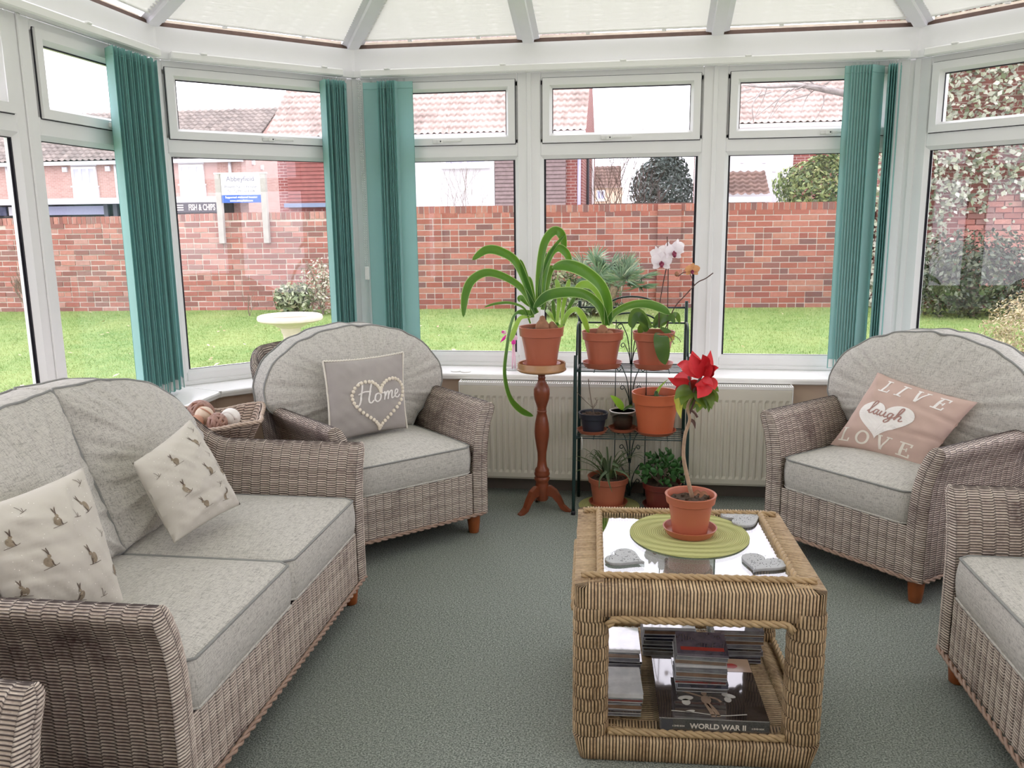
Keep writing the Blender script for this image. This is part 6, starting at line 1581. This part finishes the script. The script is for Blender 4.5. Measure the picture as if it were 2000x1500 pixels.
# ---- bird bath
bb = at(566, 610, 8.1); bz = gz(bb.x, 8.1); rim = .535
t = thing('bird_bath', 'round stone pedestal bird bath on the lawn', 'bird bath', (bb.x, 8.1, bz)); H = rim-bz
STN = plain('weathered_stone', S(226, 214, 202), .9, .14, 9, 0, .3, 60)
o = obj('bowl', MB().lathe([(.0001, H-.13), (.10, H-.13), (.13, H-.12), (.16, H-.10), (.20, H-.085), (.29, H-.065), (.318, H-.05), (.325, H-.03), (.318, H-.008), (.30, H), (.27, H-.004), (.22, H-.02), (.12, H-.035), (.0001, H-.038)], 40), STN, t, True); split_smooth(o, 40)
o = obj('pedestal', MB().lathe([(.19, 0), (.19, .05), (.15, .07), (.11, .10), (.085, .14), (.075, .25), (.08, H-.20), (.095, H-.17), (.10, H-.128)], 28), STN, t, True); split_smooth(o, 40)
obj('water', MB().lathe([(.0001, H-.026), (.19, H-.026), (.19, H-.030), (.0001, H-.030)], 32), plain('rusty_water', S(190, 140, 118), .2), t)
# ---- estate sign on two posts
sg = thing('house_sign', 'white and blue house name sign on two timber posts fixed to the wall', 'sign', (*at(474, 400, 11.86).xy, .9))
sgr = math.atan2(wdir.y, wdir.x)*.7; sg.rotation_euler = (0, 0, sgr)
zt1 = at(474, 338, 11.86).z-.9; zt0 = at(474, 396, 11.86).z-.9; zb = at(474, 475, 11.9).z-.9; hw = .335
for sx in (-1, 1): obj('post', MB().cbox(sx*hw-.04, sx*hw+.04, -.045, .03, zb, zt1-.012, .004), plain('weathered_post', S(176, 172, 166), .9, .15, 14) if sx < 0 else bpy.data.materials['weathered_post'], sg)
hw2 = hw-.045
obj('board', MB().box(-hw2, hw2, -.03, -.012, zt0, zt1), M_['upvc2'], sg); obj('cap_strip', MB().box(-hw-.045, hw+.05, -.05, .03, zt1-.011, zt1+.006), M_['upvc2'], sg)
bh = (zt1-zt0)*.265
obj('blue_band', MB().box(-hw2, hw2, -.0325, -.0305, zt0, zt0+bh), plain('blue_band', S(52, 96, 190), .5, .03), sg)
grey = plain('grey_lettering', S(128, 126, 146), .6); wl_ = M_['whitep']
def sgt(txt, x, z, size, mat, bold=0): text_mesh(txt, size, mat, sg, Matrix.Translation((x, -.0335, z)) @ RX, 'lettering', .0004, bold)
hh = zt1-zt0
sgt('Abbeyfield', 0, zt0+hh*.80, .098, grey, .0006); sgt('Privett Farm House', 0, zt0+hh*.54, .060, grey); sgt('Tel: 02392 503304', 0, zt0+hh*.39, .054, grey)
sgt('Supported sheltered housing', 0, zt0+bh*.70, .041, wl_, .0008); sgt('www.abbeyfield.com', 0, zt0+bh*.26, .041, wl_, .0008)
obj('rule_line', MB().box(-.2, .2, -.0335, -.031, zt0+hh*.675, zt0+hh*.683), grey, sg)
# ---- border planting
def shrub(name, label, cat, c, rx, rz, n, size, cols, seed, stems=5, asp=.5, low=.0):
    t = thing(name, label, cat, (c[0], c[1], gz(c[0], c[1]))); rg = np.random.default_rng(seed)
    u = rg.normal(size=(n, 3)); u /= np.linalg.norm(u, axis=1, keepdims=True); P = u*(rg.uniform(.15, 1, n)**.6)[:, None]*np.array([[rx, rx*.6, rz]]); P[:, 2] += rz*.95+low; P = P[P[:, 2] > .01]
    V, Q = quads_leaves(P, u[:len(P)], size, seed, asp); finish('foliage', mesh_np('foliage', V, Q), foliage_mat(name+'_leaves', cols), t, False, 'stuff')
    rr = random.Random(seed); m = None
    for k in range(stems):
        a = rr.uniform(0, 6.28); q = rr.uniform(.3, .9)*rx; obj('stem', MB().tube(catmull([(0, 0, 0), (q*.4*math.cos(a), q*.3*math.sin(a), rz), (q*math.cos(a), q*.5*math.sin(a), rz*rr.uniform(1.3, 2.1))], 4), [.014-.001*i for i in range(9)], 5), M_['twig'], t)
    return t
G1 = [S(96, 112, 78), S(140, 152, 112), S(176, 182, 150), S(84, 104, 70), S(160, 150, 110)]
shrub('leafy_shrub', 'grey green leafy shrub against the wall behind the bird bath', 'shrub', (at(575, 590, 11.4).x, 11.4), .32, .24, 900, .085, G1, 11)
shrub('wispy_shrub', 'pale wispy shrub against the wall beside the dark narrow blind', 'shrub', (at(630, 590, 11.45).x, 11.45), .34, .42, 800, .05, [S(176, 170, 150), S(206, 200, 184), S(140, 150, 120), S(196, 180, 160)], 12)
shrub('border_plants', 'low mixed plants along the wall foot below the palm', 'plants', (at(1110, 610, 11.6).x, 11.6), .75, .13, 1800, .07, [S(60, 84, 52), S(110, 130, 90), S(160, 170, 140), S(84, 100, 60), S(200, 196, 176)], 13, 3)
shrub('low_shrub', 'dull green shrub between the palm and the left amaryllis', 'shrub', (at(1095, 570, 11.7).x, 11.7), .42, .30, 1400, .07, [S(70, 92, 58), S(120, 136, 90), S(150, 150, 116), S(90, 84, 64)], 14)
def bare(name, label, cat, base, H_, spread, n, r0_, seed, mat='twig', lean=0):
    t = thing(name, label, cat, base); rr = random.Random(seed)
    def grow(p, d, L, r, lev):
        if lev == 0 or r < .0012: return
        pts = [p]; q = p.copy(); dd = d.copy()
        for k in range(4): dd = (dd+Vector((rr.uniform(-.22, .22), rr.uniform(-.22, .22), rr.uniform(-.05, .2)))).normalized(); q = q+dd*L/4; pts.append(q.copy())
        mb.tube(pts, [r*(1-.12*k) for k in range(5)], 4, False)
        for k in range(rr.choice((2, 3))):
            i = rr.choice((2, 3, 4)); nd = (dd+Vector((rr.uniform(-spread, spread), rr.uniform(-spread, spread), rr.uniform(-.2, .5)))).normalized(); grow(pts[i], nd, L*rr.uniform(.6, .85), r*.58, lev-1)
    for k in range(n):
        mb = MB(); grow(Vector((0, 0, 0)), Vector((rr.uniform(-spread, spread)*.6+lean, rr.uniform(-spread, spread)*.4, 1)).normalized(), H_*rr.uniform(.35, .5), r0_*rr.uniform(.7, 1), 5); obj('branch', mb, M_[mat], t, False)
    return t
bare('bare_rose', 'bare thin rose bush by the wall left of the bird bath', 'bush', (at(487, 610, 11.3).x, 11.3, .15), .55, .5, 4, .006, 3)
bare('small_bare_tree', 'stumpy bare shrub on the lawn at the far left', 'shrub', (at(60, 622, 10.8).x, 10.8, gz(0, 10.8)), .65, .45, 3, .03, 8)
# palm with fan leaves
pl = thing('fan_palm', 'multi stemmed fan palm in front of the brick wall', 'palm', (at(1185, 600, 11.4).x, 11.4, gz(0, 11.4)))
FAN = foliage_mat('palm_blades', [S(74, 104, 84), S(120, 144, 112), S(96, 122, 96), S(148, 160, 130)], .45); rr = random.Random(21)
for i in range(5):
    a = rr.uniform(0, 6.28); tp = Vector((.28*math.cos(a), .15*math.sin(a), rr.uniform(.3, .5))); obj('trunk', MB().tube([(0, 0, 0), tp*.5+Vector((0, 0, .05)), tp], [.06, .05, .045], 8), plain('palm_trunk', S(128, 112, 88), .9, .4, 40) if i == 0 else bpy.data.materials['palm_trunk'], pl, True)
for i in range(26):
    a = rr.uniform(0, 2*PI); el = rr.uniform(.1, 1.3); d = Vector((math.cos(a)*math.cos(el), math.sin(a)*math.cos(el)*.7, math.sin(el))); c = Vector((rr.uniform(-.22, .22), rr.uniform(-.12, .1), rr.uniform(.25, .42))); tip = c+d*rr.uniform(.22, .4); s = d.cross(Vector((0, 0, 1))).normalized(); up_ = s.cross(d)
    m = MB(); m.tube([c, tip], .006, 4)
    for k in range(21):
        b = (k-10)/10*1.9; dd = (d*math.cos(b)+s*math.sin(b)+up_*.1*rr.uniform(-1, 1)).normalized(); L = .30*(1-.18*abs(k-10)/10); w = dd.cross(up_).normalized()*.011
        m.add([tip-w*.4, tip+w*.4, tip+dd*L*.5+w+up_*.008, tip+dd*L-Vector((0, 0, .03)), tip+dd*L*.5-w+up_*.008], [(0, 1, 2, 3, 4)])
    obj('fan_leaf', m, FAN, pl)
# scattered leaves and sticks on the grass
m = MB(); rr = random.Random(31)
for k in range(240):
    x, y = rr.uniform(-8, 4), rr.uniform(5.5, 11.6)
    if -2.6 < x < 2.7 and y < 5: continue
    T = Matrix.Translation((x, y, gz(x, y)+.03)) @ Euler((rr.uniform(-.4, .4), rr.uniform(-.4, .4), rr.uniform(0, 6))).to_matrix().to_4x4(); s = rr.uniform(.015, .04)
    m.add([T @ Vector(p) for p in ((-s, 0, 0), (0, -s*.5, .004), (s, 0, .002), (0, s*.5, .004))], [(0, 1, 2, 3)])
o = obj('fallen_leaves', m, foliage_mat('dry_leaves', [S(206, 190, 160), S(170, 130, 96), S(226, 214, 190)]), kind='stuff'); tag(o, 'dry fallen leaves scattered over the lawn', 'leaves', kind='stuff')
for i, (px, py) in enumerate(((876, 626), (884, 624), (890, 622))):
    p = atz(px, py, .08); o = obj('stick', MB().tube([p, p+Vector((.18-.02*i, .16, .015+.01*i))], .007, 5), M_['trunk']); tag(o, 'pale broken stick on the lawn left of the strap leaf tip, %s of three' % ('leftmost', 'middle', 'rightmost')[i], 'stick', 'sticks on the lawn')

# ---- houses beyond the wall
def tile_roof(name, parent, o, e, s, L, W, mat, wave=.16, row=.26, amp=.03, step=.035):
    """pantiles: o lower left corner, e along the eaves (length L), s up the slope (length W), true relief"""
    o, e, s = [np.array(v, float) for v in (o, e, s)]; nrm = np.cross(e, s); nrm /= np.linalg.norm(nrm)
    if nrm[2] < 0: nrm = -nrm
    na = int(L/wave)*6; nr = int(W/row); bs = []
    for r in range(nr): bs += [r+.002, r+.5, r+.998]
    a = np.linspace(0, L, na+1); b = np.array(bs)*W/nr; A, B = np.meshgrid(a, b, indexing='ij'); k = B/(W/nr); f = k-np.floor(k)
    jit = np.random.default_rng(5).uniform(-.008, .008, size=A.shape); h = amp*np.maximum(-.4, np.sin(2*PI*A/wave))+step*(1-f)+jit*.4
    P = o+A[..., None]*e+(B+np.random.default_rng(6).uniform(-.012, .012, size=(A.shape[0], 1)).repeat(A.shape[1], 1)*(f < .1))[..., None]*s+h[..., None]*nrm
    n, m = A.shape; i = np.arange(n*m).reshape(n, m); Q = np.stack([i[:-1, :-1], i[1:, :-1], i[1:, 1:], i[:-1, 1:]], -1).reshape(-1, 4)
    U = np.stack([A.ravel()/wave, (B/(W/nr)).ravel()], 1)
    return finish(name, mesh_np(name, P.reshape(-1, 3), Q, U), mat, parent, False, 'stuff')
def tile_mat(name, c1, c2, c3):
    m, t, b = newmat(name); s = N(t, 'SeparateXYZ'); t.links.new(N(t, 'UVMap').outputs[0], s.inputs[0]); cb = N(t, 'CombineXYZ'); t.links.new(mth(t, 'FLOOR', s.outputs[0]), cb.inputs[0]); t.links.new(mth(t, 'FLOOR', s.outputs[1]), cb.inputs[1])
    w = N(t, 'TexWhiteNoise', noise_dimensions='2D'); t.links.new(cb.outputs[0], w.inputs['Vector']); n1 = noise(t, 1.1, 4, coords(t)); n2 = noise(t, 9, 3, coords(t))
    c = mixc(t, w.outputs[0], c1, c2); c = mixc(t, rmp(t, n1, .5, .72, 0, .8), c, c3); c = mixc(t, rmp(t, n2, .55, .75, 0, .5), c, c3); t.links.new(c, b.inputs['Base Color']); b.inputs['Roughness'].default_value = .9; return m
TM1 = tile_mat('weathered_pink_tiles', S(192, 176, 168), S(176, 157, 148), S(135, 121, 114)); TM2 = tile_mat('grey_brown_tiles', S(155, 145, 137), S(132, 124, 118), S(100, 94, 88)); TM3 = tile_mat('brown_tiles', S(134, 110, 99), S(113, 92, 84), S(87, 72, 67))
RND = plain('white_render', S(220, 220, 221), .8, .02, 3); WPAN = plain('white_panel', S(220, 220, 221), .6, .02, 3)
CLAD = plain('weathered_boards', S(146, 128, 126), .85, .3, 9); CLAD2 = plain('red_brown_boards', S(150, 92, 84), .85, .22, 9); LILAC = plain('curtained_glass', S(186, 188, 214), .2, .08, 3)
def win(parent, x0, x1, z0, z1, y, lights=3, fr=.07):
    m = MB(); m.box(x0, x1, y-.05, y+.05, z0, z0+fr); m.box(x0, x1, y-.05, y+.05, z1-fr, z1)
    for i in range(lights+1): x = x0+(x1-x0-fr)*i/lights; m.box(x, x+fr, y-.05, y+.05, z0+fr, z1-fr)
    m.box(x0-.06, x1+.06, y-.11, y+.05, z0-.06, z0)
    w = obj('window', m, M_['upvc2'], parent); fix = []
    for i in range(lights):
        a = x0+(x1-x0-fr)*i/lights+fr; b = x0+(x1-x0-fr)*(i+1)/lights; obj('pane', MB().box(a, b, y-.005, y+.015, z0+fr, z1-fr), LILAC, w)
    return w
# house 2: white and boarded front
Y2 = 22.0; X = lambda px, py=300, Y=Y2: at(px, py, Y).x; Z = lambda px, py, Y=Y2: at(px, py, Y).z
h2_ = thing('white_house', 'tall tiled house with white and boarded front behind the middle of the wall', 'house', (X(900), Y2, 0)); ox = X(900)
xl, xr_ = X(537)-ox, X(1137)-ox; ze = Z(900, 266)
obj('brick_wall', uvbox(xl, xr_, .12, 7, -.3, ze), BT_red, h2_, uv=True)
m = MB(); yy = 3.5; g = ze+3.5*math.tan(math.radians(40)); m.add([(xr_, .12, ze), (xr_, 7, ze), (xr_, 3.55, g), (xr_-.2, .12, ze), (xr_-.2, 7, ze), (xr_-.2, 3.55, g)], [(0, 1, 2), (5, 4, 3), (0, 2, 5, 3), (1, 4, 5, 2)], [(0, ze), (7, ze), (3.5, g), (0, ze), (7, ze), (3.5, g)]); obj('gable', m, BT_red, h2_, uv=True)
obj('render_panel', MB().box(X(648)-ox, X(965)-ox, .0, .13, Z(900, 404), ze-.15), RND, h2_)
for px0, px1, ma, y0_ in ((966, 1105, CLAD, .02), (558, 646, CLAD2, .02)):
    z = Z(1000, 403); k = 0
    while z < ze-.2:
        o = obj('cladding_board', MB().add([(X(px0)-ox, y0_-.03, z), (X(px1)-ox, y0_-.03, z), (X(px1)-ox, y0_, z+.095), (X(px0)-ox, y0_, z+.095), (X(px0)-ox, y0_+.03, z), (X(px1)-ox, y0_+.03, z)], [(0, 1, 2, 3), (0, 4, 5, 1), (4, 0, 3), (5, 2, 1), (4, 3, 2, 5)]), ma, h2_); z += .098; k += 1
win(h2_, X(866)-ox, X(952)-ox, Z(900, 325), Z(900, 255), -.02, 2)
obj('fascia', MB().box(xl-.1, xr_+.1, -.35, -.28, ze-.12, ze+.04), WPAN, h2_); obj('soffit', MB().box(xl-.1, xr_+.1, -.3, .15, ze-.12, ze-.09), WPAN, h2_)
obj('ledge', MB().box(X(556)-ox, X(648)-ox, -.25, .0, Z(600, 405), Z(600, 397)), plain('slate_blue_ledge', S(120, 134, 156), .6), h2_); obj('base_strip', MB().box(X(648)-ox, X(1105)-ox, -.06, .12, Z(900, 410), Z(900, 404)), WPAN, h2_)
sl = (0, math.cos(math.radians(40)), math.sin(math.radians(40)))
tile_roof('roof_tiles', h2_, (xl-.12, -.36, ze+.02), (1, 0, 0), sl, xr_-xl+.24, 5.1, TM1)
obj('roof_underlay', MB().add([(xl, -.3, ze), (xr_, -.3, ze), (xr_, 3.55, g-.02), (xl, 3.55, g-.02), (xr_, 7.2, ze), (xl, 7.2, ze)], [(0, 1, 2, 3), (3, 2, 4, 5)]), TM1, h2_)
for x, w, ma in ((X(1131)-ox, .045, plain('lilac_pipe', S(176, 174, 200), .4)),): obj('downpipe', MB().tube([(x, .06, 0), (x, .06, ze-.1)], w, 8), ma, h2_, True)
for dy in (1.6, 4.2): obj('downpipe', MB().tube([(xr_+.06, dy, .2), (xr_+.06, dy, ze)], .04, 8), M_['upvc2'] if dy > 3 else M_['gasket'], h2_, True)
# house 3: right
Y3 = 25.0; h3_ = thing('tiled_house', 'white house with a tiled porch behind the wall beside the right teal blind', 'house', (X(1500, 300, Y3), Y3, 0)); ox3 = X(1500, 300, Y3); XX = lambda px: X(px, 300, Y3)-ox3
ze = Z(1500, 247, Y3); obj('brick_wall', uvbox(XX(1366), XX(1860), .1, 2.2, -.3, ze), BT_red, h3_, uv=True); obj('render_panel', MB().box(XX(1366), XX(1550), 0, .12, .2, ze-.1), RND, h3_)
for px, py in ((1450, 318), (1492, 318), (1428, 338), (1470, 338), (1512, 335), (1490, 355)): p = at(px, py, Y3); obj('wall_vent', MB().box(p.x-ox3-.05, p.x-ox3+.05, -.02, 0, p.z-.01, p.z+.01), WPAN, h3_)
obj('downpipe', MB().tube([(XX(1361), -.02, 0), (XX(1361), -.02, ze)], .05, 8), M_['upvc2'], h3_, True); obj('gutter', MB().tube([(XX(1366)-.1, -.34, ze-.02), (XX(1860), -.34, ze-.02)], .07, 8), M_['upvc2'], h3_, True); obj('fascia', MB().box(XX(1366)-.1, XX(1860), -.3, -.24, ze-.16, ze+.02), WPAN, h3_)
sl = (0, math.cos(math.radians(38)), math.sin(math.radians(38)))
tile_roof('roof_tiles', h3_, (XX(1405), -.34, ze+.04), (1, 0, 0), sl, XX(1860)-XX(1405), 5.4, TM1, .17, .27)
g = ze+4.3*math.tan(math.radians(38)); obj('roof_underlay', MB().add([(XX(1410), -.25, ze), (XX(1860), -.25, ze), (XX(1860), 4.1, g), (XX(1410), 4.1, g), (XX(1860), 8.2, ze), (XX(1410), 8.2, ze)], [(0, 1, 2, 3), (3, 2, 4, 5)]), TM1, h3_)
px0, px1 = XX(1395), XX(1487); zp = Z(1450, 383, 23.2)
tile_roof('porch_tiles', h3_, (px0, -1.9, zp), (1, 0, 0), (0, .86, .5), px1-px0, 1.35, TM3, .2, .22, .03, .05); obj('porch_beam', MB().box(px0, px1+.03, -1.95, -1.7, zp-.16, zp-.02), WPAN, h3_); obj('porch_wall', MB().box(px0+.1, px1-.1, -1.8, 0, 0, zp-.16), M_['dark'], h3_)
m = MB(); 
for q in (0, .55, .95): m.box(px0+(px1-px0)*q-.03+.05, px0+(px1-px0)*q+.05, -1.86, -1.8, .2, zp-.16)
obj('porch_post', m, WPAN, h3_)
# terrace of shops on the left
Y4 = 37.0; tr_ = thing('shop_terrace', 'long pinkish brick terrace with shops under a white canopy at the left', 'building', (X(300, 300, Y4), Y4, 0)); ox4 = X(300, 300, Y4); T4 = lambda px: X(px, 330, Y4)-ox4; TZ = lambda py, px=300: Z(px, py, Y4)
ze = TZ(314); xr4 = T4(481); xl4 = T4(-170)
obj('brick_wall', uvbox(xl4, xr4, 0, 8, -.4, ze), BT_pink, tr_, uv=True); g = ze+2.55
obj('gable', MB().add([(xr4, 0, ze), (xr4, 8, ze), (xr4, 4, g), (xr4-.2, 0, ze), (xr4-.2, 8, ze), (xr4-.2, 4, g)], [(0, 1, 2), (5, 4, 3), (0, 2, 5, 3), (1, 4, 5, 2)], [(0, ze), (8, ze), (4, g), (0, ze), (8, ze), (4, g)]), BT_pink, tr_, uv=True)
L = math.hypot(4.3, 2.65); tile_roof('roof_tiles', tr_, (xl4, -.35, ze+.02), (1, 0, 0), (0, 4.3/L, 2.65/L), xr4-xl4+.12, L, TM2, .3, .33, .045, .06)
obj('roof_underlay', MB().add([(xl4, -.2, ze), (xr4, -.2, ze), (xr4, 4, g-.02), (xl4, 4, g-.02), (xr4, 8.2, ze), (xl4, 8.2, ze)], [(0, 1, 2, 3), (3, 2, 4, 5)]), TM2, tr_)
obj('gutter', MB().box(xl4, xr4, -.4, -.25, ze-.14, ze+.02), WPAN, tr_)
for pc in (-45, 165, 375):
    a, b = T4(pc-25), T4(pc+25); win(tr_, a+.03, b-.03, TZ(361), TZ(323), -.06, 3, .1); obj('spandrel_panel', MB().box(a, b, -.08, .02, TZ(386), TZ(362)), WPAN, tr_); obj('head_panel', MB().box(a, b, -.08, .02, TZ(322), ze-.1), WPAN, tr_)
for pc in (16, 228, 451): obj('downpipe', MB().tube([(T4(pc), -.1, TZ(388)), (T4(pc), -.1, ze)], .07, 8), WPAN, tr_, True)
for pc in (128, 212): obj('vent_box', MB().box(T4(pc)-.12, T4(pc)+.12, -.1, 0, ze-.42, ze-.2), WPAN, tr_)
obj('shop_canopy', MB().box(xl4, at(462, 392, 35.5).x-ox4, -1.5, 0, TZ(398), TZ(387)), WPAN, tr_); obj('shop_front', MB().box(xl4, T4(452), -.5, -.02, -.3, TZ(398)), M_['dark'], tr_)
for a, b, ma in ((90, 214, plain('grey_shop_blind', S(176, 180, 204), .6)), (-60, 20, plain('navy_shop_sign', S(44, 52, 92), .4)), (25, 82, WPAN)): obj('shop_fascia', MB().box(T4(a), T4(b), -.6, -.5, TZ(418), TZ(401)), ma, tr_)
for pc in (84, 218, 236): obj('shop_post', MB().box(T4(pc)-.1, T4(pc)+.1, -.75, -.6, -.3, TZ(398)), plain('post_grey', S(90, 92, 98), .6) if 'post_grey' not in bpy.data.materials else bpy.data.materials['post_grey'], tr_)
T5 = lambda px: at(px, 408, 35.4).x-ox4
sb_ = obj('shop_sign_board', MB().box(T5(341), T5(432), -1.62, -1.52, TZ(417), TZ(399)), plain('charcoal_sign', S(58, 54, 60), .5), tr_)
text_mesh('FISH & CHIPS', .36, M_['letter'], sb_, Matrix.Translation((T5(395), -1.63, TZ(408))) @ Matrix.Diagonal((.60, 1, 1, 1)) @ RX, 'lettering', .002, .010)
m = MB()
for k in range(3): m.box(T5(345), T5(359), -1.63, -1.62, TZ(413)+k*.1, TZ(413)+k*.1+.05)
obj('sign_emblem', m, M_['letter'], sb_)
fx = at(536, 250, 44).x-ox4; obj('flue', MB().lathe([(.16, 0), (.16, 4.6), (.24, 4.9), (.24, 5.2), (.12, 5.5), (.0001, 5.6)], 16, (fx, 7, at(536, 262, 44).z-4.4)), plain('silver_flue', S(200, 200, 210), .3), tr_, True)
for px, py in ((514, 328), (466, 322)): p = at(px, py, 39); obj('vent_box', MB().box(xr4, xr4+.08, 1.5 if px > 500 else .6, 1.7 if px > 500 else .8, p.z-.1, p.z+.1), WPAN, tr_)
# far things through the middle window
fh = thing('far_house', 'small distant cream house with brown roof beside the white house gable', 'house', (X(1185, 380, 50), 50, 0)); fo = X(1185, 380, 50); F = lambda px: X(px, 380, 50)-fo; FZ = lambda py: at(1185, py, 50).z
obj('wall', MB().box(F(1120), F(1215), 0, 5, 0, FZ(366)), plain('peach_wall', S(232, 206, 180), .8), fh); tile_roof('roof_tiles', fh, (F(1120), -.3, FZ(368)), (1, 0, 0), (0, .8, .6), F(1212)-F(1120), 2.2, TM3, .3, .3); win(fh, F(1165), F(1182), FZ(391), FZ(371), -.05, 2, .08)
gr_ = thing('flat_garage', 'flat dark roof edge just above the wall top in front of the conifer', 'garage', (X(1250, 398, 19), 19, 0)); obj('roof_edge', MB().box(X(1158, 398, 19)-X(1250, 398, 19), X(1352, 398, 19)-X(1250, 398, 19), 0, 4, at(1250, 402, 19).z, at(1250, 396.5, 19).z), M_['stemdark'], gr_); obj('wall', MB().box(-1.0, 1.0, .1, 3.9, -.3, at(1250, 402, 19).z), M_['wall'], gr_)
def crown_tree(name, label, c, rx, rz, zc, n, size, cols, seed, asp=.45, pw=1.0):
    t = thing(name, label, 'tree', (c[0], c[1], -.3)); rg = np.random.default_rng(seed); u = rg.normal(size=(n, 3)); u /= np.linalg.norm(u, axis=1, keepdims=True); P = u*(rg.uniform(.3, 1, n)**.4)[:, None]*np.array([[rx, rx*.7, rz]])
    tap = 1-.35*np.clip(P[:, 2]/rz, 0, 1)**pw; P[:, 0] *= tap; P += .12*rx*np.sin(P[:, [1, 2, 0]]*5/rx); P[:, 2] += zc+.3
    V, Q = quads_leaves(P, u, size, seed, asp); finish('crown', mesh_np('crown', V, Q), foliage_mat(name+'_leaves%d' % seed, cols), t, False, 'stuff'); obj('trunk', MB().tube([(0, 0, 0), (0, 0, zc)], rx*.08, 8), M_['twig'], t, True); return t
crown_tree('conifer', 'dark grey green conifer beyond the wall in the middle window', (X(1296, 360, 32), 32), 1.18, 1.5, at(1296, 372, 32).z, 7000, .16, [S(64, 84, 78), S(104, 122, 116), S(48, 62, 60), S(134, 150, 146), S(80, 98, 86)], 41)
crown_tree('leafy_bush', 'yellow green leafy bush showing above the wall beside the teal blind', (X(1600, 360, 15.5), 15.5), .78, .62, at(1600, 368, 15.5).z, 4200, .09, [S(74, 96, 56), S(140, 160, 96), S(170, 180, 120), S(96, 118, 70), S(60, 76, 50)], 42)
bare('bare_tree', 'pale bare winter shrubs between the white house and conifer', 'shrub', (X(1215, 400, 27), 27, 0), 4.4, .55, 6, .035, 51)
bare('bare_tree', 'thin bare shrub in front of the white house wall', 'shrub', (X(915, 400, 16), 16, -.3), 3.3, .5, 5, .012, 52)
bare('bare_tree', 'bare reddish twiggy shrub below the conifer', 'shrub', (X(1240, 400, 24), 24, 0), 3.0, .6, 6, .02, 53, 'stemdark')
bt = thing('branching_tree', 'bare tree with a thick grey branch crossing the right hand roof', 'tree', (at(1720, 380, 17).x, 17, 0)); B = lambda px, py, Y=17: at(px, py, Y)-bt.location
BK = plain('grey_bark', S(176, 170, 166), .9, .3, 12)
obj('trunk', MB().tube(catmull([(0, 0, -.2), (.05, 0, 1.5), B(1705, 220), B(1690, 120)], 5), [.14-.004*i for i in range(16)], 8), BK, bt, True)
obj('branch', MB().tube(catmull([B(1705, 215), B(1660, 186), B(1610, 175), B(1560, 167), B(1500, 170), B(1450, 166)], 5), [.085-.0030*i for i in range(26)], 7), BK, bt, True)
rr = random.Random(77)
for i in range(26):
    a = (rr.uniform(1450, 1660), rr.uniform(150, 186)); b = (a[0]+rr.uniform(-90, 60), a[1]+rr.uniform(-30, 80)); mid = ((a[0]+b[0])/2+rr.uniform(-15, 15), (a[1]+b[1])/2-rr.uniform(0, 14)); obj('twig', MB().tube(catmull([B(*a), B(*mid, 17+rr.uniform(-.3, .3)), B(*b)], 4), [.016-.0015*k for k in range(9)], 4), BK, bt)
